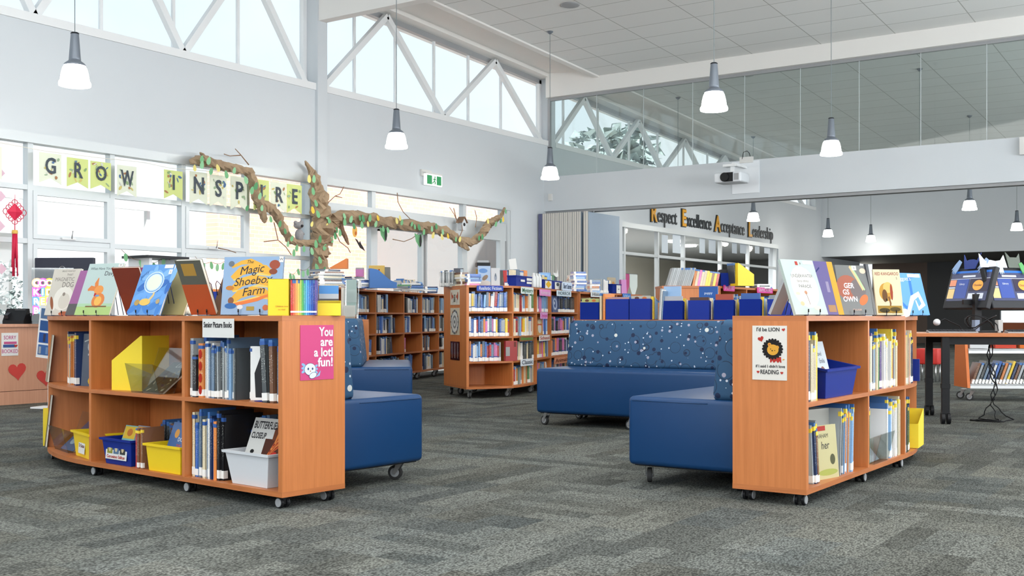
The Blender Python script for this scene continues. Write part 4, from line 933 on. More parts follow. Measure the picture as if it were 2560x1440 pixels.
# lower middle
def label_card(t, w_, x, z, lines, h_=.07, size=.018, y=-.003, tilt=0, mt=None, c=None):
    g = MB(); g.box(x, y - .001, z, x + w_, y, z + h_, WHITE); q = g.build('label_card', t)
    for k, s_ in enumerate(lines): text(q, s_, x + w_ / 2, z + h_ * (.5 - .0 if len(lines) == 1 else .72 - .45 * k), size, c or INK, y=y - .0015)
    q.rotation_euler = (tilt, 0, 0); return q
M = BT(bBl, .10, .012); t = tub(M, .30, .20, .145, BLU, 'royal blue tub with a pictured label on the lower shelf', taper=.14)
q = label_card(t, .215, .035, .030, ['Geronimo Stilton'], .085, .026, y=.004, tilt=R(-5), c=flat((205, 60, 45))); q.location = (0, -.004, 0)
for c_ in list(q.children): c_.location.z = .045; c_.location.y -= .001
g = MB()
for k, c_ in enumerate(((150, 150, 60), (90, 120, 150), (60, 60, 60))): x_ = .052 + .065 * k; g.box(x_, .0012, .062, x_ + .052, .0022, .108, flat(c_)); g.poly(ell(x_ + .026, .088, .012, .016), flat((220, 200, 160)), .001)
g.build('label_pictures', q)
def a_pb(top, body, txt):
    def f(p):
        p.rect(.03, .62, .97, .97, top); p.ell(.5, .8, .22, .11, (200, 120, 50)); 
        for k, s_ in enumerate(txt): p.text(s_, .5, .50 - .13 * k, .024, body, bold=1.2, sx=.8)
    return f
inbook(M, .055, .05, .02, .125, .018, .20, srgb(120, 190, 190), 0, R(20), 'small paperback with green lettering standing in the blue tub', a_pb((228, 190, 60), (40, 120, 60), ['ROUNDED', 'ON THE PIRATE', 'ISLANDS']))
inbook(M, .19, .05, .02, .12, .018, .205, srgb(110, 120, 140), 0, R(18), 'small dark paperback beside the green lettered one in the blue tub', a_pb((215, 150, 60), (225, 170, 70), ['THE', 'BEAGLE', 'LEAP']))
fill(bBl, .43, .525, ['cream', 'red', 'brown', 'orange', 'white'], (.016, .026), (.21, .24), .14, 'lower shelf between two tubs', 'books between the tubs', dot=False, set_back=.01, last='brown')
fill(bBl, .36, .62, ['brown', 'dark grey', 'slate'], (.02, .03), (.22, .25), .14, 'row behind the two tubs', 'books behind the tubs', dot=True, set_back=.21)
M = BT(bBl, .545, .012); tub(M, .325, .20, .145, YEL, 'bright yellow tub without label on the lower shelf next to the divider', taper=.10)
def a_blue(p): p.ell(.35, .75, .12, .1, (235, 170, 90)); p.ell(.62, .2, .4, .16, (70, 120, 190)); p.text('DORY', .72, .62, .030, (240, 245, 250), bold=1.5); p.text('THE', .6, .48, .022, (235, 90, 60), bold=1); p.text('BRAVE', .68, .36, .026, (235, 90, 60), bold=1.5)
inbook(M, .05, .06, .02, .17, .012, .245, srgb(70, 110, 170), 0, R(20), 'blue sea-creature book standing in the yellow tub', a_blue)
inbook(M, .17, .09, .02, .14, .016, .235, srgb(60, 100, 160), 0, R(14), 'darker blue book behind the sea-creature book in the yellow tub')
inbook(M, .24, .045, .02, .07, .016, .175, srgb(205, 200, 185), 0, R(12), 'small cream paperback at the corner of the yellow tub')
# curved end
G3 = 'books on the curved end, upper shelf'
fill(bC, .30, .47, ['cream', 'black', 'grey', 'orange', 'white', 'navy'], (.014, .024), (.24, .33), .20, 'upper shelf, curved end', G3, dot=False)
def a_stars(p):
    p.rib([(.05, .85), (.5, .95), (.95, .8)], .012, (190, 195, 195)); p.text('C', .3, .75, .09, (190, 195, 200), bold=1.5, rot=R(-12)); p.text('TR', .45, .55, .09, (200, 205, 210), bold=2.5, rot=R(-12)); p.ell(.6, .1, .35, .12, (225, 185, 50))
inbook(BT(bC, .56, .05), 0, 0, 0, .24, .02, .31, (.05, .07, .12), R(22), R(4), 'dark starry book shown half face-on in the curved end bay', a_stars)
one(bC, .50, .034, .315, 'navy', 'thick navy and yellow spine beside the dark starry book', group=G3, dot=False)
fill(bC, .80, .850, ['blue', 'yellow', 'blue', 'navy', 'white'], (.014, .024), (.24, .31), .20, 'upper shelf near curved end', G3, dot=False)
M = BT(bCl, .54, .010); t = tub(M, .34, .20, .15, YEL, 'yellow tub with a white name label in the curved end bay', taper=.12)
q = label_card(t, .125, .105, .025, ['Dr.Seuss'], .09, .030, y=.003, tilt=R(-4), c=flat((110, 40, 35))); q.location = (0, -.003, 0)
inbook(M, .10, .045, .02, .17, .014, .245, srgb(140, 190, 130), 0, R(18), 'green and white striped book standing in the labelled yellow tub', lambda p: (p.ell(.35, .35, .2, .17, (225, 170, 120)), p.ell(.32, .62, .14, .06, (200, 60, 50)), p.text('THERES', .62, .86, .022, (240, 240, 230)), p.text('POCKET', .7, .35, .03, (240, 245, 235), bold=1)))
acrylic(BT(bCl, .14, .01), .30, .09, .15, 'clear acrylic stand holding leaning blue books in the curved end bay')
inbook(BT(bCl, .18, .01), .01, .02, .006, .22, .012, .30, srgb(60, 110, 180), R(4), R(48), 'blue swirl-covered book leaning back in the acrylic stand, lower curved bay', lambda p: (p.text('Whale', .6, .7, .05, (225, 110, 150), shear=.3), p.ell(.4, .25, .2, .1, (190, 215, 240))))
inbook(BT(bCl, .20, .03), .01, .05, .006, .23, .014, .33, srgb(70, 85, 95), R(2), R(44), 'grey book leaning behind the blue swirl-covered one')
inbook(BT(bCl, .22, .05), .03, .07, .006, .20, .012, .24, srgb(205, 170, 110), R(2), R(40), 'tan book at the back of the leaning pile in the curved bay')
# beyond the curve
inbook(BT(bD, .42, -.03), 0, 0, 0, .22, .012, .30, srgb(150, 150, 125), R(10), R(6), 'grey green book poking out round the curve, upper shelf')
inbook(BT(bDl, .42, -.04), 0, 0, .0, .20, .012, .33, (.02, .02, .022), R(10), R(6), 'tall black book poking out round the curve, lower shelf', lambda p: p.text('RA', .3, .9, .05, (220, 215, 205), bold=1))
mag_file(BT(bDl, .30, -.06, 0, R(8)), .10, .24, .24, .15, YELB, 'yellow card file sticking out past the curved end')
# ---- right bookcase
r0, r1 = bayof(RP, .015, .97, 0), bayof(RP, .015, .97, 1)
s0, s1 = bayof(RP, .97, 1.68, 0), bayof(RP, .97, 1.68, 1)
c0, c1_ = bayof(RP, 1.68, 2.30, 0), bayof(RP, 1.68, 2.30, 1)
K1, K2, K3, K4 = 'upper shelf nearest lion poster', 'lower shelf nearest lion poster', 'upper shelf past blue tub', 'lower shelf past white book'
fill(r0, .012, .215, ['white', 'yellow', 'yellow', 'slate', 'navy', 'cream', 'grey'], (.014, .030), (.26, .345), .22, K1, 'books beside the blue tub', dot=False, set_back=.02)
M = BT(r0, .27, .01); tub(M, .50, .21, .15, BLU, 'glossy royal blue tub on the upper shelf of the lion poster bookcase', taper=.16, slope=.04)
def a_bear(p): p.ell(.55, .22, .26, .30, (150, 105, 85)); p.ell(.55, .12, .14, .14, (225, 200, 175)); p.text('Hovel', .5, .76, .034, (70, 75, 85)); p.text('Emilia', .62, .62, .034, (70, 75, 85))
inbook(M, .07, .05, .02, .21, .012, .27, srgb(196, 208, 216), 0, R(14), 'pale grey blue book with a brown bear standing in the glossy blue tub', a_bear, roll=0)
inbook(M, .03, .10, .02, .20, .014, .26, (.02, .02, .025), 0, R(14), 'black book behind the brown bear book in the glossy blue tub')
inbook(M, .0, .02, 0, .0001, .0001, .0001, (0, 0, 0), 0, 0, '') if False else None
inbook(BT(r1, .005, .02), 0, 0, 0, .20, .012, .255, srgb(222, 214, 186), R(48), R(4), 'cream book with a barcode at the free end of the lower shelf', lambda p: (p.rect(.55, .03, .85, .12, (90, 90, 80)), p.text('B', .8, .9, .02, INK)))
fill(r1, .16, .27, ['slate', 'brown', 'grey', 'navy', 'brown'], (.016, .024), (.27, .32), .21, K2, 'books on the lower shelf by the poster', dot=False, lean_all=R(-7), set_back=.02)
def a_her(p): p.text('GRAHAM', .3, .8, .030, (50, 50, 50)); p.text('her', .45, .62, .055, INK, bold=.6); p.ell(.5, .12, .45, .06, (176, 182, 90)); p.ell(.75, .35, .12, .1, (90, 90, 60)); p.rect(.0, .9, .5, .99, (190, 60, 50))
inbook(BT(r1, .30, .06), .0, .0, .0, .20, .014, .27, srgb(214, 204, 150), R(-12), R(5), 'pale yellow picture book angled out on the lower shelf', a_her)
inbook(BT(r1, .22, .14), .06, .0, .0, .30, .012, .345, srgb(190, 190, 182), R(-14), R(3), 'large white book behind the pale yellow one, lower shelf')
fill(r1, .53, .74, ['white', 'grey', 'pale blue', 'slate', 'cream', 'orange', 'pale blue'], (.010, .022), (.30, .36), .22, K2, 'books on the lower shelf by the divider', dot=False, lean_all=R(3), set_back=.02)
fill(s0, .01, .62, warm + ['cream', 'white', 'cream', 'white', 'cream'], (.012, .036), (.25, .345), .22, K3, 'upright books past the blue tub', dot=False, set_back=.02)
fill(s1, .008, .14, ['white', 'green', 'cream'], (.012, .02), (.29, .33), .22, K4, 'upright books past the white ones', dot=False)
fill(s1, .38, .66, ['cream', 'white', 'grey', 'pale blue', 'cream', 'white'], (.014, .034), (.28, .36), .18, K4, 'upright books past the white ones', dot=False, set_back=.015)
fill(s1, .15, .36, ['red', 'cream', 'grey', 'purple', 'cream', 'slate', 'white', 'pale blue', 'yellow'], (.014, .034), (.28, .36), .18, K4, 'upright books past the white ones', dot=False, set_back=.14)
acrylic(BT(s1, .10, .01), .26, .10, .17, 'clear acrylic stand on the lower shelf holding glossy leaning books')
inbook(BT(s1, .10, .01), .02, .03, .006, .20, .012, .27, srgb(150, 160, 175), R(2), R(40), 'glossy grey book leaning in the lower acrylic stand', lambda p: (p.ell(.5, .5, .3, .25, (225, 225, 230)), p.ell(.6, .6, .1, .1, (80, 60, 60))))
inbook(BT(s1, .07, .01), .02, .06, .006, .20, .012, .27, srgb(60, 110, 190), R(2), R(36), 'blue book leaning behind the glossy grey one')
fill(c0, .01, .36, ['white', 'cream', 'cream', 'navy', 'red'], (.020, .036), (.27, .33), .22, 'upper shelf, last curved bay', 'books in the last curved bay above', dot=False, set_back=-.005)
fill(c1_, .01, .24, ['navy', 'dark grey', 'white', 'cream', 'green'], (.016, .03), (.25, .34), .22, 'lower shelf, last curved bay', 'books in the last curved bay below', dot=False, set_back=.0)
mag_file(Matrix.Translation(pt(2296, 6.84) + (.085,)) @ Matrix.Rotation(TH + R(62), 4, 'Z'), .10, .24, .23, .15, YELB, 'yellow card file sticking out of the last curved bay')
g = MB(); g.box(0, 0, 0, .03, .2, .14, BLU); o = g.build('bookend'); o.matrix_basis = BT(c0, .50, -.02); tag(o, 'blue block bookend showing past the last curved bay', 'bookend')
# lion poster
ER = Matrix.Translation((*RP.at(0), 0)) @ Matrix.Rotation(DR + R(90), 4, 'Z') @ Matrix.Translation((0, 0, 0)) @ Matrix.Rotation(math.pi, 4, 'Z') @ Matrix.Translation((-.375, 0, 0))
ER = Matrix.Translation((RP.at(0)[0] + RP.inn(0)[0] * .375, RP.at(0)[1] + RP.inn(0)[1] * .375, 0)) @ Matrix.Rotation(DR - R(90), 4, 'Z')
t = thing('poster', 'white laminated poster with a black-maned lion and red hearts', 'poster', M=ER @ Matrix.Translation((.105, -.003, .597)))
g = MB(); g.box(0, 0, 0, .175, .002, .262, mat('laminated_poster', srgb(214, 210, 202), .22, noise=.02)); g.build('sheet', t)
for s_, x_, z_, sz in (("I'd be LION", .085, .243, .026), ("if I said I didn't love", .0975, .066, .0185), ('READING', .0875, .038, .029)): fit(text(t, s_, x_, z_, sz, INK, bold=2), *{'I': (.022, .138), 'i': (.018, .166), 'R': (.042, .134)}[s_[0]])
RED = flat((190, 55, 45)); LY, LK = flat((232, 170, 60)), flat((25, 22, 20))
g = MB(); 
for x_, z_, s_, r_ in ((.158, .243, .009, .2), (.044, .198, .016, .35), (.03, .038, .008, 0), (.150, .036, .008, 0)): g.poly(heart(x_, z_, s_, r_), RED, -.0012)
for k in range(20): a_ = k * math.pi / 10; g.poly(ell(.103 + .040 * math.cos(a_), .150 + .038 * math.sin(a_), .014, .008, 10, 0, a_), LK, -.0013)
g.poly(ell(.103, .150, .042, .040), LK, -.0014)
for x_, z_ in ((.088, .171), (.127, .158)): g.poly(ell(x_, z_, .009, .009), LY, -.0016); g.poly(ell(x_, z_, .005, .005), flat((220, 120, 60)), -.0018)
g.poly(ell(.105, .146, .029, .026), LY, -.0020)
for x_, z_ in ((.094, .150), (.115, .143)): g.poly(ell(x_, z_, .003, .002, 8), LK, -.0022)
g.poly(ell(.102, .142, .004, .003, 8), LK, -.0022)
g.poly([(.09, .115), (.146, .112), (.148, .085), (.142, .085), (.139, .093), (.133, .085), (.127, .085), (.122, .094), (.113, .085), (.107, .085), (.103, .094), (.097, .085), (.091, .085)], RED, -.0011)
g.poly([(.09, .122), (.13, .118), (.146, .104), (.09, .106)], LY, -.0010); g.poly(ell(.158, .100, .006, .003, 8, 0, .4), LY, -.0012)
g.build('lion_drawing', t)
# ---- display books on the two bookcase tops
def easel(M, w_, h_, rec=0.0, th=.014):
    t = thing('book_easel', '', 'stand', M=M); g = MB(); wm = mat('blue_wire', (.02, .04, .12), .35, .5)
    for x_ in (w_ * .32, w_ * .68):
        ys = h_ * .6 * math.tan(rec) + th / max(.2, math.cos(rec)) + .012; g.tube([(x_, -.012, .030), (x_, -.010, .003), (x_, ys + .03, .003), (x_ + .01, ys + .05, .006), (x_ + .015, ys + .008, h_ * .55), (x_ + .03, ys, h_ * .6), (x_ + .045, ys + .008, h_ * .55), (x_ + .05, ys + .05, .006)], .0022, wm)
    g.build('wire_frame', t)
    g = MB()
    for x_ in (w_ * .32, w_ * .68): g.tube([(x_, -.0125, .018), (x_, -.0125, .034)], .0036, BLACK)
    g.build('prong_tip', t); return t
def disp(xl, xr, ybot, ytop, Z, yaw, rec, thick, col, label, art=None, ztop=LZT, ease=None, w_=None):
    """book whose foot runs from column xl to xr, standing Z metres ahead, turned by yaw (camera plan degrees)"""
    X = (xl - 1280) / F * Z; c, s_ = math.cos(R(yaw)), math.sin(R(yaw)); k = (xr - 1280) / F
    if w_ is None: w_ = (k * Z - X) / (c - k * s_)
    h_ = (ybot - ytop) * Z / F / math.cos(R(rec)); x, y = cw(X, Z)
    M = Matrix.Translation((x, y, ztop + .006)) @ Matrix.Rotation(R(yaw) + TH, 4, 'Z')
    if ease:
        t = easel(Matrix.Translation((x, y, ztop)) @ Matrix.Rotation(R(yaw) + TH, 4, 'Z'), w_, h_, R(max(rec, 0)), thick); t['label'] = ease
    return inbook(M, 0, 0, 0, w_, thick, h_, srgb(*col), 0, R(rec), label, art), M, w_, h_
def a_magnet(p):
    p.text('BRUCE WHATLEY', .55, .95, .014, (90, 85, 80)); p.text('THAT', .62, .87, .020, (110, 105, 100)); p.text('MAGNETIC', .12, .77, .036, (130, 125, 120), align='LEFT', sx=.9); p.text('DOG', .62, .65, .048, (120, 115, 110), sx=.9)
    p.ell(.55, .36, .34, .26, (232, 228, 218)); p.ell(.6, .30, .2, .17, (214, 208, 196)); p.ell(.3, .22, .06, .12, (232, 228, 218)); p.ell(.18, .26, .05, .16, (150, 90, 60), .5); p.ell(.7, .03, .2, .05, (180, 100, 70)); p.ell(.55, .45, .05, .04, (150, 140, 130))
def a_davy(p):
    p.rect(.0, 0, 1, .16, (168, 200, 128)); p.rect(0, .16, 1, .22, (170, 205, 170)); p.text('What Have You Done,', .5, .90, .024, (80, 85, 90)); p.text('Davy?', .70, .80, .040, (60, 62, 68))
    O_ = (216, 130, 70); p.rib([(.42, .50), (.38, .62), (.40, .72)], [.05, .05, .01], O_); p.rib([(.40, .50), (.25, .52), (.18, .48)], [.04, .05, .02], O_); p.ell(.50, .48, .13, .09, (226, 150, 80)); p.ell(.56, .28, .18, .14, O_); p.ell(.56, .27, .10, .09, (232, 180, 90)); p.rect(.40, .36, .46, .42, (180, 50, 60)); p.rect(.25, .15, .85, .175, (120, 90, 60)); p.ell(.5, .37, .06, .02, (110, 150, 190)); p.rect(.86, .93, .98, .99, (240, 240, 235)); p.text('W', .92, .96, .018, INK)
def a_moon(p):
    for k, c_ in enumerate(((70, 130, 205), (110, 165, 230), (60, 110, 185), (130, 180, 235))):
        for j in range(5): p.ell(.1 + .2 * j + .05 * k, .12 + .22 * k + .05 * (j % 2), .16, .07, c_, .5 + j)
    for r_ in (.30, .27, .24): p.ell(.52, .64, r_, r_ * .72, (205, 225, 245) if r_ != .27 else (120, 165, 215))
    p.ell(.52, .64, .20, .15, (226, 232, 215)); p.text('Jonty', .15, .80, .030, (50, 90, 150), rot=R(-35)); p.ell(.42, .25, .17, .07, (226, 190, 100)); p.rib([(.52, .27), (.62, .38), (.62, .44)], .03, (220, 195, 140)); p.ell(.18, .24, .08, .06, (180, 150, 90)); p.ell(.82, .26, .06, .05, (180, 160, 120)); p.rect(.70, .92, .97, .99, (235, 235, 230)); p.rect(.88, .80, .98, .89, (235, 235, 230)); p.text('S', .93, .845, .018, INK)
def a_shoe(p):
    G_1, G_2 = (232, 178, 70), (240, 205, 110)
    p.rib([(.14, .82), (.30, .90), (.45, .92), (.62, .86), (.72, .80)], [.02, .035, .05, .03, .01], G_1)
    for z_ in (.72, .52, .32): p.rib([(.16, z_ - .10), (.30, z_ + .03), (.50, z_ + .09), (.70, z_ + .06), (.82, z_ - .02)], [.05, .075, .075, .075, .045], G_1); p.rib([(.18, z_ - .12), (.34, z_ - .10), (.60, z_ - .02), (.80, z_ - .05)], [.012, .02, .02, .01], G_2)
    p.rib([(.12, .16), (.35, .20), (.6, .26), (.8, .34)], [.02, .03, .03, .02], (232, 130, 70))
    p.text('Magic', .47, .77, .058, (50, 48, 60), shear=.35, rot=R(-8)); p.text('Shoebox', .50, .58, .058, (50, 48, 60), shear=.35, rot=R(-6)); p.text('Farm', .52, .40, .060, (50, 48, 60), shear=.35, rot=R(-8)); p.text('The', .44, .91, .024, (90, 70, 50), shear=.3)
    p.ell(.86, .86, .09, .08, (160, 80, 60)); p.ell(.84, .74, .07, .05, (140, 75, 55)); p.ell(.13, .88, .05, .05, (110, 120, 130)); p.ell(.13, .46, .07, .04, (200, 130, 60)); p.ell(.16, .24, .05, .06, (140, 95, 70)); p.ell(.16, .15, .10, .05, (60, 110, 175)); p.ell(.32, .13, .05, .04, (225, 225, 225)); p.rect(.43, .07, .56, .14, (175, 150, 70)); p.ell(.75, .12, .05, .05, (200, 110, 70)); p.rect(.93, .90, 1, 1, (240, 240, 235)); p.text('W', .965, .95, .02, INK)
X = disp
X(110, 168, 787, 671, 6.95, -24, 16, .012, (214, 208, 196), 'cream picture book with a large white dog, first on the left bookcase top', a_magnet, w_=.235, ease='wire easel under the white dog book')
X(162, 185, 787, 674, 6.78, -26, 24, .014, (158, 92, 150), 'purple and grey covered book tucked between the dog and fox books', lambda p: p.rect(0, 0, 1, .25, (90, 90, 92)), w_=.19)
X(185, 272, 787, 657, 6.50, -24, 22, .012, (188, 208, 205), 'pale green picture book with an orange long-eared animal', a_davy, ease='wire easel under the pale green book')
X(316, 345, 787, 672, 6.35, -24, -24, .014, (140, 62, 45), 'red-brown back cover leaning toward the green book', w_=.20)
X(318, 398, 787, 660, 6.05, -26, 24, .012, (95, 155, 222), 'blue picture book with a big pale moon', a_moon, ease='wire easel under the blue moon book')
X(392, 424, 787, 662, 6.10, -26, 26, .010, (170, 160, 110), 'khaki back cover behind the blue moon book', w_=.19)
X(478, 522, 787, 655, 5.80, -26, -24, .020, (106, 108, 98), 'grey and orange book leaning back toward the moon book', lambda p: (p.rect(0, 0, 1, .56, (196, 92, 48)), p.rect(.2, .72, .7, .94, (190, 150, 70))), w_=.17, ease='wire easel holding the grey and orange book')
X(525, 552, 787, 668, 5.75, -28, 26, .012, (110, 72, 42), 'brown book wedged behind the shoebox book', w_=.2)
X(551, 700, 785, 640, 5.55, -12, 9, .014, (140, 172, 208), 'large pale blue picture book with a golden ribbon title', a_shoe, ease='wire easel under the golden ribbon book')
# boxed set on the corner
x, y = pt(723, 5.245); Mb = Matrix.Translation((x, y, LZT)) @ Matrix.Rotation(TH + R(8), 4, 'Z')
t = thing('slipcase', 'yellow slipcase of a boxed book set', 'box', M=Mb); w1, w2, hh = .10, .13, .176
# spines face the camera's right, case side its left
g = MB(); g.box(-w1, 0, 0, -.002, .002, hh, mat('slipcase_yellow', srgb(240, 200, 30), .4)); g.box(-w1, 0, 0, -w1 + .002, w2, hh, YELB); g.box(-w1, w2 - .002, 0, 0, w2, hh, YELB); g.box(-w1, 0, 0, 0, w2, .002, YELB); g.box(-w1, 0, hh - .002, 0, w2, hh, INK); g.build('case', t)
text(t, 'Children love', -.035, .045, .011, flat((200, 150, 60)), y=-.0015); text(t, 'to read', -.035, .03, .011, flat((200, 150, 60)), y=-.0015)
cols = [(200, 50, 50), (228, 90, 60), (235, 130, 70), (240, 165, 80), (240, 205, 90), (180, 205, 100), (90, 180, 90), (60, 160, 150), (90, 175, 225), (60, 140, 215), (45, 110, 195), (35, 85, 175), (35, 60, 150), (90, 70, 150)]
names = ['red', 'coral', 'orange', 'light orange', 'golden', 'lime', 'green', 'teal', 'sky blue', 'azure', 'mid blue', 'strong blue', 'deep blue', 'violet']
Mb2 = Matrix.Translation(pt(726, 5.235) + (LZT,)) @ Matrix.Rotation(TH + R(6), 4, 'Z')
for k, c_ in enumerate(cols):
    w_ = .0088
    o = place_book(Mb2 @ Matrix.Translation((k * w_, .004, .003)), w_ * .96, .11, hh - .008, 'white', 'boxed_book', BM, '%s spined slim book in the rainbow boxed set beside the slipcase' % names[k], 'book', 'rainbow boxed set'); o.color = (*srgb(*c_), 1)
    g = MB(); g.box(0, -.006, .07, 1, 0, .12, PW); g.build('spine_band', o)
g = MB(); g.box(0, .0, 0, .125, .12, .003, INK); o = g.build('case_lid'); o.matrix_basis = Mb2 @ Matrix.Translation((0, 0, hh - .004)); tag(o, 'thin black lid resting along the rainbow boxed set', 'lid')
# open yellow file with books, at the corner of the left bookcase
x, y = pt(787, 5.33); t = tub(Matrix.Translation((x, y, LZT)) @ Matrix.Rotation(TH + R(10), 4, 'Z'), .125, .11, .073, YELB, 'small yellow card box at the corner of the left bookcase top', taper=0, rim=0)
Mx = Matrix.Translation((x, y, LZT)) @ Matrix.Rotation(TH + R(10), 4, 'Z')
inbook(Mx, .02, .03, .004, .095, .012, .145, (.04, .03, .02), 0, R(8), 'black covered book with a blue banner in the small yellow box', lambda p: (p.rect(0, .72, 1, 1, (90, 150, 210)), p.rect(0, .55, 1, .72, (190, 195, 200)), p.text('Creatures', .55, .35, .018, (190, 150, 70))))
inbook(Mx, .005, .06, .004, .07, .012, .10, (.5, .3, .2), 0, R(6), 'small tan book behind in the yellow box')
# right bookcase top
def a_under(p):
    p.ell(.52, .50, .40, .38, (240, 238, 228)); p.text('UNDERWATER', .52, .70, .026, (50, 60, 65), sx=.95); p.text('fancy-dress', .50, .61, .020, (60, 60, 65), shear=.3); p.text('PARADE', .53, .51, .026, (50, 60, 65)); p.ell(.50, .40, .045, .035, (190, 140, 110)); p.rib([(.50, .38), (.52, .28), (.53, .18)], .008, (120, 100, 90))
    p.ell(.25, .38, .07, .03, (240, 205, 180)); p.ell(.72, .25, .06, .03, (200, 220, 210)); p.ell(.30, .2, .06, .04, (240, 190, 150)); p.ell(.72, .12, .10, .04, (240, 215, 195)); p.rect(.42, .90, .50, .97, (175, 60, 50)); p.rect(.66, .92, .97, .98, (215, 220, 225)); p.text('B', .58, .935, .014, INK)
def a_tiger(p):
    p.ell(.3, .55, .35, .25, (170, 100, 80)); p.ell(.62, .52, .25, .2, (120, 110, 110)); p.ell(.75, .3, .16, .09, (215, 120, 70), .5); p.rib([(.45, .98), (.62, .75), (.78, .5)], .03, (225, 190, 140)); p.rib([(.5, .98), (.67, .75), (.83, .5)], .02, (180, 220, 160)); p.ell(.85, .89, .10, .055, (232, 205, 180)); p.rect(.52, .90, .66, .99, (225, 230, 230))
    p.text('GER', .34, .58, .040, PW, bold=2.5); p.text('GS', .22, .45, .040, PW, bold=2.5); p.text('OWN', .33, .31, .040, PW, bold=2.5); p.text('B', .59, .945, .016, INK); p.text('MULLIGER', .5, .1, .014, (230, 190, 170))
def a_roo(p):
    p.text('RED KANGAROO', .5, .90, .026, (150, 50, 40), bold=1, sx=.70); p.text('S', .86, .80, .018, INK); p.ell(.42, .50, .26, .20, (200, 150, 60)); p.ell(.50, .60, .18, .12, (225, 190, 110)); p.ell(.36, .42, .10, .14, (110, 75, 40)); p.ell(.62, .5, .05, .18, (160, 70, 45)); p.rib([(.5, .4), (.55, .25), (.52, .15), (.62, .05)], .03, (130, 85, 45)); p.rect(.05, .04, .95, .20, (165, 130, 50)); p.ell(.3, .1, .2, .05, (70, 60, 30)); p.ell(.7, .12, .2, .05, (90, 75, 35)); p.ell(.42, .33, .03, .03, (30, 25, 20))
def a_curl(p): p.rib([(.0, .35), (.25, .15), (.5, .35), (.55, .9), (.8, .95)], .05, (60, 125, 205)); p.rib([(.2, .0), (.5, .4), (.75, .5), (.85, .25), (.65, .15), (.6, .35)], [.05, .07, .07, .07, .05, .02], (236, 236, 228)); p.text("Piggott's", .35, .86, .035, (235, 240, 245)); p.rect(.5, .9, .95, .98, (230, 232, 235)); p.ell(.1, .05, .2, .1, (225, 225, 220))
X(1926, 1946, 787, 700, 5.75, 42, -26, .016, (190, 198, 202), 'grey book leaning backwards behind the underwater parade book', w_=.10)
X(1990, 2071, 787, 646, 5.42, 36, 20, .016, (190, 208, 202), 'pale green underwater parade book with an orange spine', a_under, ease='wire easel under the underwater parade book')
X(2040, 2111, 788, 651, 5.66, 38, 16, .014, (92, 78, 140), 'purple book with a broad gold spine', lambda p: (p.rect(.80, 0, 1, 1, (205, 160, 50)), p.rib([(.2, .85), (.35, .8), (.5, .88)], .015, (40, 50, 110)), p.rect(.60, .42, .70, .62, (150, 140, 170)), p.rect(.5, .05, .76, .18, (170, 130, 90))))
X(2106, 2185, 790, 664, 5.90, 28, 12, .014, (112, 114, 112), 'grey storm-coloured book with white capitals and an orange paw', a_tiger, ease='wire easel under the storm-coloured book')
X(2186, 2200, 790, 662, 6.02, 56, 10, .012, (25, 28, 40), 'dark spined book edge-on beside the storm-coloured book', w_=.05)
X(2193, 2253, 791, 676, 6.2, 8, 12, .012, (226, 214, 176), 'cream red kangaroo book with a golden painted animal', a_roo, w_=.16, ease='wire easel under the red kangaroo book')
X(2256, 2325, 793, 686, 6.55, 30, 16, .012, (95, 165, 232), 'bright blue and white swirl book, last on the right bookcase top', a_curl, ease='wire easel under the blue swirl book')

# ================================================================== TALL BOOKCASES: CONTENTS
def camof(x, y): return (x * CT + y * ST, -x * ST + y * CT)
def onpath(path, px_, off=0.0):           # point of the path seen in a column, moved inward by off
    best = None
    for k in range(401):
        q = path.L * k / 400; x, y = path.at(q); v_ = path.inn(q); x += v_[0] * off; y += v_[1] * off; X_, Z_ = camof(x, y)
        e_ = abs(1280 + X_ / Z_ * F - px_)
        if best is None or e_ < best[0]: best = (e_, q, x, y, Z_)
    return best[1:]
def rows(path, qs, zs, top):
    out = []; z_ = [MB0 + .025] + list(zs); tops = [z - .022 for z in zs] + [top - .025]
    for k in range(len(qs) - 1): out.append([Bay(path, qs[k] + .016, qs[k + 1] - .016, z_[j], tops[j]) for j in range(4)])
    return out
mb = rows(MP, [0] + mq + [MP.L], MZ, MT)
pM = [['blue', 'blue', 'pale blue', 'white', 'grey', 'navy', 'slate', 'yellow', 'red', 'orange', 'pink', 'white', 'blue'], ['white', 'cream', 'grey', 'yellow', 'pale blue', 'white', 'orange', 'green', 'red'],
      ['pale blue', 'white', 'pink', 'blue', 'slate', 'orange', 'yellow'], ['black', 'navy', 'blue', 'pink', 'dark grey', 'white', 'orange']]
bn = ['the realistic fiction bay', 'the mystery bay', 'the romance bay', 'the horror bay']
rn = ['bottom', 'third', 'second', 'top']
for k in range(4):
    th = ((.017, .032), (.034, .058), (.040, .065), (.044, .075))[k]
    for j in (3, 2, 1, 0):
        if k == 0 and j == 0: continue
        pal = pM[k] if not (k == 1 and j == 1) else ['black', 'dark grey', 'slate', 'white', 'orange', 'cream']
        end = mb[k][j].L - (.015 if not (k == 0 and j == 1) else .10)
        if k == 3 and j == 3:
            fill(mb[k][j], .45, end, ['black', 'navy', 'dark grey'], th, (.19, .215), .14, 'top row, horror bay', 'novels in the horror bay, top row', name='novel', kind='blue')
            fill(mb[k][j], .01, .09, ['pale blue', 'white'], th, (.20, .215), .14, 'top row, horror bay', 'novels in the horror bay, top row', name='novel', kind='no')
            continue
        fill(mb[k][j], .008 if k == 0 else .06, end, pal, th, (.185, .225), .14, '%s row, %s bay' % (rn[j], bn[k].split()[1] if k == 0 else bn[k].split()[1]), 'novels in %s, %s row' % (bn[k], rn[j]), name='novel', kind='blue' if k in (0, 3) else 'no', lean=R(4) if k == 0 and j == 3 else 0)
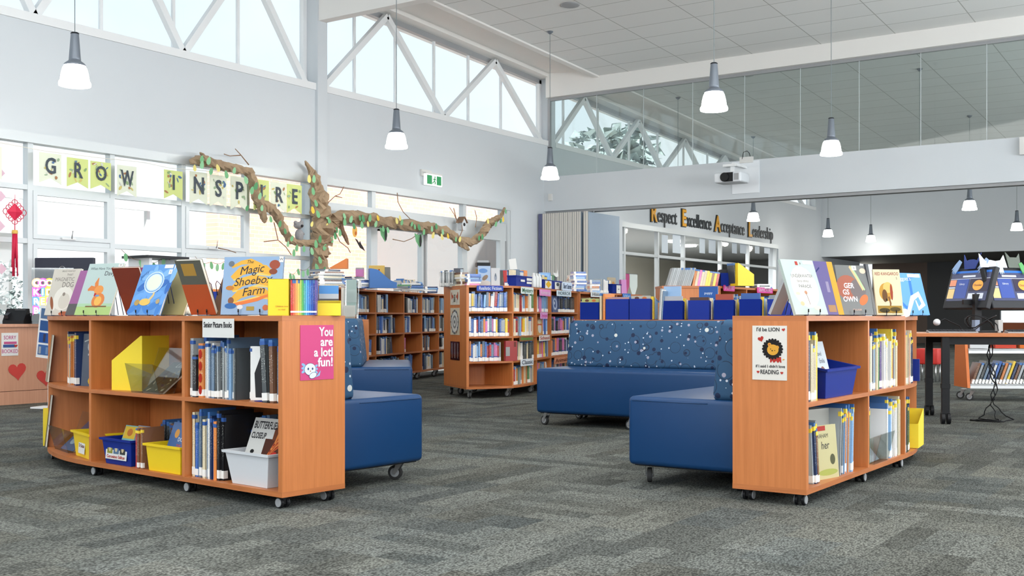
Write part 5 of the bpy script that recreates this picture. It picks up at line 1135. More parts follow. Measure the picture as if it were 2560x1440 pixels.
x, y = mb[3][3].P(.14, .03)[:2]; inbook(BT(mb[3][3], .14, .03), 0, 0, 0, .26, .02, .215, srgb(70, 95, 150), 0, R(3), 'blue skull-like cover shown face-on in the horror bay', lambda p: (p.ell(.5, .5, .36, .36, (190, 205, 230)), p.ell(.5, .5, .22, .24, (70, 90, 140)), p.ell(.42, .55, .08, .1, (220, 230, 245))))
inbook(BT(mb[0][1], mb[0][1].L - .09, -.02), 0, 0, 0, .17, .03, .225, srgb(176, 48, 48), R(14), 0, 'red ring-bound book sticking out at the third row divider', lambda p: (p.rect(.0, .25, .35, .70, (170, 170, 168)), p.rect(.7, .7, .9, .95, (120, 60, 50))))
inbook(BT(mb[2][2], .06, .02), 0, 0, 0, .28, .02, .215, srgb(232, 170, 90), 0, R(3), 'orange cover with a pale round figure, face-on in the romance bay', lambda p: (p.ell(.5, .35, .3, .25, (225, 225, 220)), p.ell(.5, .75, .3, .12, (235, 220, 190)), p.rect(.1, .55, .9, .6, (215, 70, 60))))
hb = rows(HPATH, [0, HPATH.l[1], HPATH.L], MZ, MT)
fill(hb[0][3], .30, 1.0, ['cream', 'pink', 'white', 'slate'], (.03, .05), (.18, .22), .14, 'top row under historical sign', 'novels under the historical sign', name='novel', kind='no')
nb_ = rows(NP, [0] + nq + [NP.L], MZ, MT)
pN = ['white', 'grey', 'slate', 'blue', 'dark grey', 'pale blue', 'white', 'navy', 'cream', 'black', 'brown']
for k in range(6):
    for j in (3, 2, 1, 0):
        if k == 0 and j < 3: continue
        f_ = (.55, .95, .9, .6, .8)[(k + j) % 5]
        if (k, j) == (3, 1): fill(nb_[k][j], .02, .14, ['pink', 'red', 'white'], (.03, .05), (.20, .235), .2, 'third row, window-wall bookcase', 'books in window-wall bookcase %d-%d' % (k, j), name='hardback_book', kind='no'); continue
        fill(nb_[k][j], .01 if (k + j) % 3 else .15, nb_[k][j].L * f_, pN, (.028, .065), (.19, .245), .2, '%s row, %s' % (rn[j], ('silver holder bay', 'curved file bay', 'green book bay', 'cream books bay', 'far wall bay', 'last wall bay')[k]), 'hardbacks in %s row, bay with %s' % (rn[j], ('the silver holder before it', 'the curved blue file on top', 'the green book on top', 'the cream books on top', 'the casters in view', 'the fiction bookcase before it')[k]), name='hardback_book', kind='no', lean=R(6))
g = MB(); g.box(0, 0, 0, .16, .02, .20, BLUB); o = g.build('folder'); o.matrix_basis = BT(nb_[2][3], .20, .05); tag(o, 'plain royal blue folder in the top row of the window-wall bookcase', 'folder')
inbook(BT(nb_[2][1], .42, .06), 0, 0, 0, .30, .02, .225, srgb(28, 44, 92), 0, R(4), 'wide dark blue starry book face-on in the window-wall bookcase', lambda p: p.rect(.78, .70, .90, .88, (150, 155, 165)))
inbook(BT(nb_[1][3], .32, .06), 0, 0, 0, .30, .02, .23, srgb(25, 30, 48), 0, R(5), 'black and blue book with a hexagon shape, top row by the wall', lambda p: (p.ell(.45, .55, .32, .32, (90, 95, 130), n=6), p.ell(.45, .55, .2, .2, (40, 36, 44), n=6)))
gb = rows(GP, [0, GP.l[1], GP.L], MZ, MT)
fill(gb[0][3], .25, 1.0, ['navy', 'grey', 'dark grey', 'cream'], (.03, .05), (.17, .21), .14, 'shelf under pink signs', 'books under the pink signs', name='novel', kind='no')
fill(gb[1][3], .02, .8, ['navy', 'grey', 'green', 'cream'], (.03, .05), (.17, .21), .14, 'far shelf under pink signs', 'books under the farther pink sign', name='novel', kind='no')

# ---- genre signs
def sign(path, p0, p1, y0, y1, col, txt, tc, label, off=-.02, sx=.85, curl=False):
    q, x, y, Z = onpath(path, p0, off); q2, x2, y2, Z2 = onpath(path, p1, off); a = math.atan2(y2 - y, x2 - x); w_ = math.dist((x, y), (x2, y2)); zb, zt_ = zz(y1, (Z + Z2) / 2), zz(y0, (Z + Z2) / 2)
    t = thing('genre_sign', label, 'sign', M=Matrix.Translation((x, y, zb)) @ Matrix.Rotation(a, 4, 'Z')); h_ = zt_ - zb
    g = MB(); cy_ = []
    r_ = .012
    for cx_, cz_, a0 in ((w_ - r_, r_, -90), (w_ - r_, h_ - r_, 0), (r_, h_ - r_, 90), (r_, r_, 180)):
        for k in range(4): cy_.append((cx_ + r_ * math.cos(R(a0 + 30 * k)), cz_ + r_ * math.sin(R(a0 + 30 * k))))
    n = len(cy_); m_ = mat('sign_' + '_'.join(map(str, col)), srgb(*col), .5)
    g.add([(x_, 0, z_) for x_, z_ in cy_] + [(x_, .003, z_) for x_, z_ in cy_], [tuple(range(n)), tuple(range(2 * n - 1, n - 1, -1))] + [(i, n + i, n + (i + 1) % n, (i + 1) % n) for i in range(n)], m_); g.build('board', t)
    o = text(t, txt, 0, h_ * .5, h_ * .85, flat(tc), y=-.002, align='LEFT', bold=1.0)
    xs_ = [v.co.x for v in o.data.vertices]
    if xs_: f_ = w_ * .84 / (max(xs_) - min(xs_)); o.matrix_basis = Matrix.Translation((w_ * .08, -.002, h_ * .5)) @ Matrix.Rotation(R(90), 4, 'X') @ Matrix.Diagonal((f_, 1, 1, 1))
SG = sign
SG(MP, 1191, 1258, 714, 728, (20, 62, 160), 'Realistic Fiction', (240, 245, 250), 'blue sign reading realistic fiction on the top board')
SG(MP, 1303, 1334, 718, 735, (205, 218, 216), 'Mystery', (60, 110, 80), 'pale sign reading mystery on the top board')
SG(MP, 1349, 1377, 724, 740, (216, 132, 196), 'Romance', (245, 225, 240), 'pink sign reading romance on the top board')
SG(MP, 1392, 1428, 727, 741, (205, 222, 234), 'HORROR', (90, 110, 120), 'pale blue sign reading horror on the top board')
SG(MP, 1351, 1369, 781, 797, (218, 160, 216), 'Dystopia', (240, 110, 190), 'small lilac sign under the top row of the romance bay')
SG(MP, 1299, 1334, 840, 853, (130, 84, 46), 'Adventure', (80, 190, 90), 'brown and green adventure sign on a middle shelf')
SG(MP, 1348, 1375, 838, 852, (222, 218, 214), 'School', (196, 70, 50), 'white sign with red lettering below the orange cover')
SG(MP, 1302, 1334, 897, 914, (215, 222, 228), 'Classic', (50, 60, 80), 'white sign reading classic above the bottom row')
SG(MP, 1386, 1422, 892, 908, (200, 132, 96), 'Animals', (110, 40, 30), 'light brown sign reading animals near the sofa')
SG(HPATH, 1477, 1520, 730, 743, (206, 210, 210), 'Historical', (80, 84, 88), 'grey white sign reading historical')
SG(HPATH, 1557, 1577, 734, 747, (50, 110, 190), 'War', (190, 220, 240), 'small blue sign beside the historical bay')
SG(GP, 1809, 1837, 713, 728, (206, 50, 140), 'SPORTIES', (240, 190, 225), 'shorter pink sign beneath the tall yellow file')
SG(GP, 1893, 1932, 719, 733, (206, 50, 140), 'GRAPHIC NOVELS', (245, 200, 230), 'pink sign reading graphic novels')
# sheets on the end of the tall bookcase
q0 = MP.at(0); a0 = math.atan2(MP.inn(0)[1], MP.inn(0)[0]); EM = Matrix.Translation((q0[0] + MP.inn(0)[0] * .82, q0[1] + MP.inn(0)[1] * .82, 0)) @ Matrix.Rotation(a0 + math.pi, 4, 'Z')
for k, (z0, z1, c, lab) in enumerate(((1.04, 1.21, (206, 198, 180), 'cream card with red horses, topmost on the bookcase end'), (.70, 1.005, (196, 184, 160), 'cream and silver mandala sheet on the bookcase end'), (.415, .625, (120, 40, 36), 'shiny red foil sheet, lowest on the bookcase end'))):
    t = thing('wall_card', lab, 'picture', M=EM @ Matrix.Translation((.26, -.004, z0))); g = MB(); h_ = z1 - z0
    g.box(0, 0, 0, .33, .003, h_, mat('end_sheet_%d' % k, srgb(*c), .15 if k == 2 else .6, .85 if k == 2 else 0)); g.build('sheet', t); g = MB()
    if k == 0:
        for s_ in (-1, 1): g.poly(ell(.165 + s_ * .085, h_ * .5, .035, .03), flat((190, 90, 60)), -.002); g.poly(ell(.165 + s_ * .11, h_ * .68, .014, .03), flat((190, 90, 60)), -.003); g.poly(ell(.165 + s_ * .07, h_ * .3, .02, .03), flat((225, 222, 215)), -.004)
        for j in range(8): g.poly(ell(.15 + .03 * (j % 2), h_ * (.25 + .13 * (j // 2)), .009, .010), flat((80, 70, 60)), -.005)
    elif k == 1:
        for j, (rr, cc) in enumerate(((.14, (150, 152, 150)), (.115, (225, 222, 214)), (.075, (140, 140, 138)), (.05, (220, 218, 210)), (.02, (90, 90, 90)))): g.poly(ell(.165, h_ * .48, rr, rr, 26), flat(cc), -.002 - j * .0006)
        for j in range(12): g.poly(ell(.165 + .127 * math.cos(j * .5236), h_ * .48 + .127 * math.sin(j * .5236), .012, .012, 8), flat(((90, 80, 70), (170, 110, 70), (60, 80, 110))[j % 3]), -.006)
    else:
        for j in range(3): g.box(.05 + .10 * j, -.002, .02, .075 + .10 * j, 0, h_ - .02, mat('silver_foil', (.75, .72, .70), .12, .9))
    g.build('card_print', t)

# ---- things on top of the tall bookcases
def TM(path, px_, off, z, yaw=0.0):
    q, x, y, Z = onpath(path, px_, off); t_ = path.tan(q); return Matrix.Translation((x, y, z)) @ Matrix.Rotation(math.atan2(t_[1], t_[0]) + yaw, 4, 'Z'), Z
def stack(M, n, cols, w_, d_, th, lab, group, name='stacked_book'):
    z = 0
    for i in range(n):
        t_ = rb.uniform(*th); c = cols[i % len(cols)]; a = rb.uniform(-.12, .12)
        Mi = M @ Matrix.Translation((rb.uniform(-.01, .01), rb.uniform(-.01, .01), z)) @ Matrix.Rotation(a, 4, 'Z') @ Matrix.Translation((0, 0, t_)) @ Matrix.Rotation(R(90), 4, 'Y')
        pos = 'topmost of' if i == n - 1 else 'lowest of' if i == 0 else 'within'
        place_book(Mi, t_, d_ * rb.uniform(.9, 1), w_ * rb.uniform(.92, 1), c, name, NM[0], '%s book lying %s %s' % (c, pos, lab), 'book', group); z += t_ + .0006
    return z
def top_row(path, p0, p1, off, z, cols, th, hs, dd, lab, group, name='novel', lean=0.0, kind='no'):
    q, x, y, Z = onpath(path, p0, off); q2, x2, y2, Z2 = onpath(path, p1, off)
    class B: pass
    b_ = B(); b_.o = (x, y); dl = math.dist((x, y), (x2, y2))
    if dl < .1: u9 = path.tan(q); x2, y2, dl = x + u9[0] * .3, y + u9[1] * .3, .3
    b_.u = ((x2 - x) / dl, (y2 - y) / dl); b_.v = (-b_.u[1], b_.u[0]); b_.L = dl; b_.z = z; b_.h = 1.0; b_.a = math.atan2(b_.u[1], b_.u[0]); b_.P = lambda a_, c_, d=0.0: (x + b_.u[0] * a_ + b_.v[0] * c_, y + b_.u[1] * a_ + b_.v[1] * c_, z + d)
    return fill(b_, 0, dl, cols, th, hs, dd, lab, group, name=name, kind=kind, set_back=0, lean_all=lean)
bl = ['blue', 'white', 'pale blue', 'blue', 'white']
q_, Z_ = TM(MP, 1166, .10, MT)
P_ = lambda px_, Z, yaw=0.0: Matrix.Translation(pt(px_, Z) + (MT,)) @ Matrix.Rotation(TH + R(yaw), 4, 'Z')
t = thing('wire_basket', 'pale wire basket of grey paperbacks at the bookcase corner', 'basket', M=P_(1099, 12.60, -10)); g = MB()
for k in range(9): g.tube([(.02 * k, 0, 0), (.02 * k, 0, .16)], .0018, CHROME)
for z_ in (0, .16): g.tube([(0, 0, z_), (.165, 0, z_), (.165, .14, z_), (0, .14, z_), (0, 0, z_)], .0022, CHROME)
g.build('wire_frame', t)
for k in range(7): place_book(P_(1100, 12.60, -10) @ Matrix.Translation((.004 + k * .0215, .01, .003)), .019, .11, .17 + .006 * (k % 3), ('grey', 'white', 'dark grey')[k % 3], 'novel', NM[0], 'grey toned paperback standing in the wire basket', 'book', 'paperbacks in the wire basket')
X(1134, 1158, 712, 667, 12.75, -6, 3, .03, (40, 42, 62), 'dark box-like book with a white sticker behind the wire basket', lambda p: p.rect(.7, .75, 1, .95, (200, 215, 225)), ztop=MT)
stack(P_(1150, 12.42, 20), 6, ['cream', 'brown', 'cream', 'white'], .10, .20, (.018, .03), 'the brown paperback pile at the corner', 'brown edged pile')
X(1124, 1160, 712, 678, 12.55, 12, 50, .02, (186, 190, 186), 'grey paper pad leaning over the brown pile', ztop=MT)
stack(P_(1168, 12.22, 10), 6, ['pink', 'white', 'blue', 'pale blue', 'blue', 'blue'], .16, .12, (.017, .026), 'the blue pile over the realistic fiction sign', 'blue pile on the corner')
X(1196, 1227, 713, 664, 12.42, 14, 4, .03, (170, 195, 226), 'pale blue cover with a running horse standing on the tall bookcase', lambda p: (p.ell(.55, .4, .25, .12, (150, 130, 110), .4), p.ell(.4, .75, .35, .12, (110, 150, 205)), p.ell(.5, .12, .5, .14, (215, 210, 205))), ztop=MT)
g = MB(); g.box(0, 0, 0, .155, .12, .045, BLACK); g.box(.01, .01, .045, .14, .11, .07, GREY); o = g.build('card_box'); o.matrix_basis = P_(1192, 12.52, 10) @ Matrix.Translation((0, 0, .225)); tag(o, 'flat black box lying on the standing books', 'box')
X(1192, 1200, 713, 672, 12.5, 20, 3, .03, (205, 165, 70), 'mustard book behind the running horse cover', ztop=MT, w_=.1)
X(1228, 1250, 714, 670, 12.45, 10, 3, .05, (212, 214, 216), 'white covered book with a walking figure on the tall bookcase', lambda p: (p.ell(.5, .45, .15, .2, (150, 160, 175)), p.ell(.5, .6, .07, .1, (110, 120, 130))), ztop=MT)
X(1250, 1268, 714, 676, 12.48, 10, 3, .03, (58, 56, 50), 'dark photographic cover on the tall bookcase', lambda p: p.ell(.6, .4, .25, .2, (110, 105, 95)), ztop=MT)
top_row(MP, 1268, 1290, .12, MT, ['blue', 'navy', 'red', 'brown', 'blue', 'pale blue'], (.016, .022), (.175, .185), .12, 'top of tall bookcase', 'blue and red series on the tall bookcase', kind='blue')
def T2(px0, px1, ybot, ytop, off, path, label, cards, mt=BLU, d_=.16):
    q, x, y, Z = onpath(path, px0, off); q2, x2, y2, Z2 = onpath(path, px1, off); w_ = math.dist((x, y), (x2, y2)); h_ = (ybot - ytop) * Z / F
    M = Matrix.Translation((x, y, MT)) @ Matrix.Rotation(math.atan2(y2 - y, x2 - x), 4, 'Z'); t = tub(M, w_, d_, h_, mt, label, taper=.05)
    for (a, b_, c, d, tx, sz) in cards: label_card(t, w_ * (b_ - a), w_ * a, h_ * c, tx, h_ * (d - c), sz, y=-.004)
    return M, w_, h_
M, w_, h_ = T2(1290, 1331, 719, 692, .03, MP, 'blue tub with three white labels at the mystery bay', ((.25, .50, .45, .65, [], .01), (.62, .95, .6, .85, [], .01), (.62, .95, .3, .5, [], .01)))
for k, (c, n_) in enumerate((('cream', 'cream'), ('slate', 'slate'), ('white', 'white'), ('orange', 'orange'))): place_book(M @ Matrix.Translation((.02 + w_ * .23 * k, .05, .004)), w_ * .2, .09, h_ + .06 + .01 * (k % 2), c, 'novel', NM[0], '%s book standing in the three-label blue tub' % n_, 'book', 'books in the three-label tub')
M, w_, h_ = T2(1358, 1404, 726, 703, .03, MP, 'blue tub with a yellow road-sign label and a picture label', ((.08, .42, .05, .95, [], .02), (.60, .90, .05, .85, [], .02)))
g = MB(); g.poly([(w_ * .25, h_ * .1), (w_ * .40, h_ * .5), (w_ * .25, h_ * .9), (w_ * .10, h_ * .5)], flat((240, 190, 40)), -.007); g.poly(ell(w_ * .75, h_ * .6, w_ * .08, h_ * .2), flat((80, 85, 90)), -.007); o = g.build('label_picture'); o.matrix_basis = M; 
o.parent = [c for c in bpy.data.objects if c.name.startswith('book_tub') and not c.parent][-1]; o.matrix_basis = Matrix.Identity(4)
for k, (c, hh_) in enumerate((('green', .05), ('cream', .055), ('yellow', .05), ('pale blue', .075), ('white', .06), ('green', .07), ('black', .06))): place_book(M @ Matrix.Translation((.01 + w_ * .135 * k, .05, .004)), w_ * .12, .09, h_ + hh_, c, 'novel', NM[0], '%s book standing in the road-sign label tub' % c, 'book', 'books in the road-sign label tub')
X(1350, 1378, 722, 681, 13.9, 24, 6, .012, (130, 172, 220), 'plain light blue folder standing over the romance sign', ztop=MT)
sign(MP, 1406, 1430, 706, 727, (200, 216, 236), 'Short Stories', (60, 80, 110), 'pale blue label reading short stories on the blue tub', off=-.03)
t = thing('paper_crane', 'white folded paper bird above the road-sign label tub', 'ornament', M=P_(1390, 14.1) @ Matrix.Translation((0, 0, .16))); g = MB()
g.add([(-.03, 0, .04), (.0, 0, 0), (.035, .01, .01), (.01, 0, .05), (.02, 0, .10), (-.04, .02, .06)], [(0, 1, 2, 3), (3, 2, 4), (0, 3, 5)], WHITE); g.build('wings', t)
for k, px_ in enumerate((1334, 1341, 1348)):
    g = MB(); g.lathe([(.001, 0), (.028, 0), (.03, .01), (.03, .12), (.014, .15), (.014, .17), (.001, .17)], mat('frosted_bottle', (.62, .64, .64), .3), n=14); o = g.build('bottle'); o.matrix_basis = P_(px_, 13.0 + .1 * k); tag(o, 'small frosted bottle between the two labelled blue tubs', 'bottle', 'frosted bottles on the tall bookcase')
g = MB(); g.box(0, 0, 0, .085, .004, .21, WHITE); o = g.build('card'); o.matrix_basis = P_(1278, 12.95, 10) @ Matrix.Translation((0, 0, .12)) @ Matrix.Rotation(R(-8), 4, 'Y'); tag(o, 'white rounded price card standing tilted behind the blue series', 'card')
stack(P_(1434, 14.95, 15), 11, bl, .19, .15, (.018, .030), 'the tall blue and white pile', 'tall blue and white pile')
stack(P_(1423, 15.3, 10), 9, ['brown', 'cream', 'white'], .14, .12, (.020, .032), 'the cream edged pile behind the tall pile', 'cream edged pile')
stack(P_(1474, 15.7, 18), 6, ['pale blue', 'white', 'orange', 'white', 'blue', 'slate'], .16, .14, (.024, .034), 'the pile left of the historical sign'.replace('left of', 'beside'), 'pile over the historical sign')
top_row(HPATH, 1503, 1530, .10, MT, ['slate', 'white', 'navy', 'cream', 'blue', 'grey'], (.04, .06), (.19, .21), .12, 'top of historical bookcase', 'books standing on the historical bookcase', kind='blue')
M, w_, h_ = T2(1531, 1552, 732, 708, .05, HPATH, 'blue file with a pale label at the end of the historical bookcase', ((.45, .95, .05, .9, ['SciFi'], .03),), BLUB)
inbook(M, .05, .06, .003, w_ * .8, .03, h_ + .10, srgb(196, 180, 150), 0, R(4), 'tan covered book standing in the end blue file', lambda p: p.ell(.6, .6, .2, .15, (210, 150, 70)))
X(1554, 1567, 732, 697, 16.7, 35, 3, .05, (205, 120, 190), 'pink and white novel standing at the bookcase end', ztop=MT)
# window-wall bookcase top
stack(P_(797, 12.2, 20), 9, ['cream', 'grey', 'white', 'brown', 'grey'], .30, .24, (.012, .022), 'the wide magazine pile', 'wide magazine pile')
stack(P_(812, 12.35, 55), 11, ['slate', 'grey', 'white', 'blue', 'grey'], .28, .24, (.012, .02), 'the second magazine pile', 'second magazine pile')
stack(P_(893, 13.3, 20), 7, ['blue', 'white', 'grey', 'white', 'blue'], .26, .22, (.012, .02), 'the pile before the curved blue file', 'pile before the curved blue file')
hgt = stack(P_(880, 13.6, 55), 9, ['navy', 'white', 'blue', 'grey'], .24, .22, (.012, .02), 'the pile under the pink box', 'pile under the pink box')
OR = mat('orange_plastic', srgb(212, 120, 52), .5)
mag_file(P_(824, 12.5, 0) @ Matrix.Translation((0, 0, .20)), .10, .20, .115, .01, OR, 'orange wedge-shaped file on top of the magazine piles')
g = MB(); g.box(0, 0, 0, .095, .08, .09, mat('pink_foil_box', srgb(190, 110, 170), .4)); g.box(0, 0, .09, .095, .08, .11, GREY); o = g.build('gift_box'); o.matrix_basis = P_(889, 13.62, 0) @ Matrix.Translation((0, 0, hgt)); tag(o, 'small pink and grey box on the pile beside the blue file', 'box')
BF = mat('mid_blue_plastic', srgb(52, 108, 176), .45)
M = P_(988, 13.45, 196); mag_file(M, .12, .33, .235, .07, BF, 'curved mid-blue magazine file on the window-wall bookcase', curved=True)
inbook(P_(922, 13.35, 0), 0, 0, .01, .19, .012, .265, srgb(222, 178, 50), 0, R(2), 'yellow book with a small red star in the curved blue file', lambda p: p.ell(.65, .8, .05, .04, (150, 60, 40)))
inbook(P_(962, 13.42, 50), 0, 0, .01, .10, .03, .25, srgb(90, 90, 84), 0, R(2), 'grey book behind the yellow one in the blue file')
stack(P_(985, 14.0, 5), 3, ['white', 'grey', 'green'], .22, .18, (.016, .024), 'the low pile with the green book', 'low green topped pile')
stack(P_(1006, 14.6, 10), 5, ['white', 'pale blue', 'blue', 'pale blue', 'white'], .30, .24, (.016, .026), 'the pale pile near the wood end', 'pale pile on the window-wall bookcase')
stack(P_(1062, 16.0, 15), 4, ['navy', 'white', 'pale blue'], .2, .2, (.016, .026), 'the dark pile against the fiction bookcase', 'dark pile by the fiction bookcase')
top_row(NP, 1003, 1040, .38, MT, ['cream', 'cream', 'white', 'grey', 'pale blue'], (.022, .034), (.18, .22), .12, 'back of window-wall bookcase top', 'cream books at the window-wall bookcase back', name='hardback_book')
top_row(NP, 1042, 1060, .30, MT, ['white', 'grey', 'pale blue'], (.022, .034), (.16, .19), .12, 'far back of window-wall bookcase', 'pale books at the far back of the bookcase', name='hardback_book')
g = MB(); g.cyl((0, 0, .055), .055, .02, 'y', BF, 20); o = g.build('tape_roll'); o.matrix_basis = P_(1008, 14.9) ; tag(o, 'round blue tape roll before the cream books', 'tape')
# brochure holder on the short bookcase
x, y = pt(858, 11.02); t = thing('brochure_holder', 'clear brochure holder with a grey green sheet behind the poster bookcase', 'holder', (x, y, .878), TH - R(6)); g = MB()
g.xprism([(0, 0), (.003, 0), (.003, .14), (0, .14)], 0, .14, ACRYL); g.xprism([(.06, 0), (.064, 0), (.10, .40), (.096, .40)], 0, .14, ACRYL); g.box(0, 0, 0, .14, .06, .003, ACRYL); g.box(0, .0, .17, .14, .004, .30, ACRYL); g.build('holder_body', t)
g = MB(); g.box(.02, .05, .05, .125, .055, .40, mat('grey_green_sheet', srgb(150, 170, 165), .6)); g.build('sheet', t); g = MB(); g.box(.0, .02, .0, .11, .045, .14, mat('cream_leaflets', srgb(206, 200, 190), .8)); g.build('leaflets', t)
g = MB(); g.box(0, 0, 0, .03, .12, .32, mat('cream_leaflets', srgb(206, 200, 190), .8)); o = g.build('paper_bundle'); o.location = pt(853, 11.1) + (.878,); o.rotation_euler = (0, 0, TH); tag(o, 'upright cream paper bundle next to the brochure holder', 'paper')

# ---- magazines and files on the plain cabinet
x, y = pt(1668, 12.42)
for k in range(13):
    place_book(P_(1668, 12.42) @ Matrix.Translation((k * .0205, 0, 0)) @ Matrix.Rotation(R(17), 4, 'Y'), .018, .2, .215, 'grey' if k < 13 else 'cream', 'magazine', NM[2], 'grey magazine leaning in the row on the plain cabinet', 'magazine', 'leaning grey magazines')
for k, c in enumerate(['orange', 'cream', 'pink', 'cream', 'cream', 'yellow', 'yellow', 'brown', 'yellow', 'red']):
    place_book(P_(1730, 12.42) @ Matrix.Translation((k * .029, 0, 0)) @ Matrix.Rotation(R(11), 4, 'Y'), .027, .2, .195 - .004 * k, c, 'magazine', NM[2], '%s magazine %s on the plain cabinet' % (c, ('right after the grey ones', 'after the orange one', 'between two cream ones', 'after the pink one', 'before the first yellow one', 'after the cream ones', 'before the brown one', 'between yellow ones', 'before the red one', 'last before the navy file')[k]), 'magazine')
g = MB(); g.box(0, 0, 0, .09, .22, .15, BLUB); g.box(.005, .02, .15, .08, .2, .19, INK); o = g.build('file_box'); o.matrix_basis = P_(1802, 12.5); tag(o, 'navy file box beside the tall yellow file', 'file box')
M = P_(1866, 12.62, 0); Mf = P_(1866, 12.55, 180 + 20); mag_file(Mf, .16, .21, .255, .13, YEL, 'tall yellow plastic magazine file on the bookcase with pink signs')
for k in range(6): place_book(P_(1836, 12.4, 20) @ Matrix.Translation((.026 * k, -.02, .012)) @ Matrix.Rotation(R(-6), 4, 'Y'), .02, .14, .245 - .012 * k, ('dark grey', 'brown', 'grey', 'dark grey', 'grey', 'orange')[k], 'magazine', NM[2], '%s magazine in the tall yellow plastic file' % ('dark', 'brown', 'grey', 'dark', 'grey', 'orange')[k], 'magazine', 'magazines in the yellow file')
stack(P_(1893, 13.5, 10), 3, ['white', 'dark grey', 'white'], .18, .14, (.014, .02), 'the small pile after the yellow file', 'small pile after the yellow file')
# ---- blue file boxes behind the centre sofa
fb = [(1448, 1497, 756), (1514, 1572, 748), (1574, 1626, 747), (1658, 1706, 752), (1719, 1773, 751), (1785, 1833, 750), (1849, 1900, 748), (1920, 1962, 748)]
ordn = ['first from the free end', 'second from the free end', 'third, before the leaning grey books', 'fourth, after the leaning grey books', 'fifth, with dark brown contents', 'sixth, with a red cover on top', 'seventh, with a blue cover on top', 'last, beside the lion poster bookcase']
cc = [((190, 195, 120), 'cream'), ((200, 150, 140), 'cream'), ((196, 190, 180), 'orange'), ((190, 190, 195), 'yellow'), ((90, 60, 50), 'brown'), ((180, 80, 60), 'yellow'), ((60, 100, 170), 'green'), ((150, 155, 160), 'grey')]
BKPX = Path(C([f3(-.02, .80), f3(3.4, .80)]))
for k, (p0, p1, yt) in enumerate(fb):
    q, x, y, Z = onpath(BKPX, p0, .04); q2, x2, y2, Z2 = onpath(BKPX, p1, .04); w_ = math.dist((x, y), (x2, y2)); h_ = zz(yt, Z) - .878
    a = math.atan2(y2 - y, x2 - x); B_ = Matrix.Translation((x, y, .878)) @ Matrix.Rotation(a, 4, 'Z')
    mag_file(B_ @ Matrix.Translation((0, .24, 0)) @ Matrix.Rotation(R(-90), 4, 'Z'), w_, .24, h_, h_ * .6, BLUB if k in (0, 3, 5, 6) else BLU, 'blue file box behind the centre sofa, ' + ordn[k], name='file_box', group='blue file boxes behind the sofa')
    inbook(B_, .008, .02, .004, w_ - .016, .012, h_ + (.030, .012, .022, .035, .022, .045, .045, .03)[k], srgb(*cc[k][0]), 0, 0, '%s comic standing foremost in the %s blue file box' % (('green and cream', 'rose', 'grey patterned', 'silver', 'dark brown', 'red', 'blue starry', 'grey')[k], ordn[k].split()[0].rstrip(',')), (lambda p: (p.ell(.3, .9, .12, .06, (110, 70, 50)), p.ell(.7, .9, .12, .06, (210, 120, 60)))) if k in (0, 2) else None)
    for j in range(5): place_book(B_ @ Matrix.Translation((w_ - .03, .05 + .034 * j, .004)) @ Matrix.Rotation(R(0), 4, 'Z') @ Matrix.Translation((-w_ * .7, 0, 0)), w_ * .9, .028, h_ + .015 - .012 * j, rb.choice([cc[k][1], 'cream', 'white', 'yellow', 'pale blue']), 'comic', NM[2], 'slim comic behind the front one in the %s blue file box' % ordn[k].split()[0].rstrip(','), 'comic', 'comics in file box ' + ordn[k])
BKT = lambda px_, off=.04: TM(BKPX, px_, off, .878)[0]
place_book(BKT(1499), .018, .2, .235, 'cream', 'hardback_book', NM[2], 'cream book standing between the first two blue file boxes', 'book')
place_book(BKT(1507), .018, .2, .23, 'orange', 'hardback_book', NM[2], 'tan book touching the second blue file box', 'book')
for k in range(3): place_book(BKT(1645 + 4 * k) @ Matrix.Rotation(R(4), 4, 'Y'), .013, .2, .27 - .01 * k, ('grey', 'white', 'slate')[k], 'hardback_book', NM[2], 'tall %s book leaning between the third and fourth file boxes' % ('grey', 'white', 'slate')[k], 'book')
inbook(BKT(1660, .12), 0, 0, 0, .16, .012, .29, srgb(160, 195, 235), 0, 0, 'pale blue cover rising behind the fourth file box', None)
inbook(BKT(1748, .16), 0, 0, 0, .17, .012, .285, srgb(30, 90, 170), 0, 0, 'bright blue cover rising behind the fifth file box', lambda p: p.text('puppy', .5, .8, .03, (230, 240, 250)))

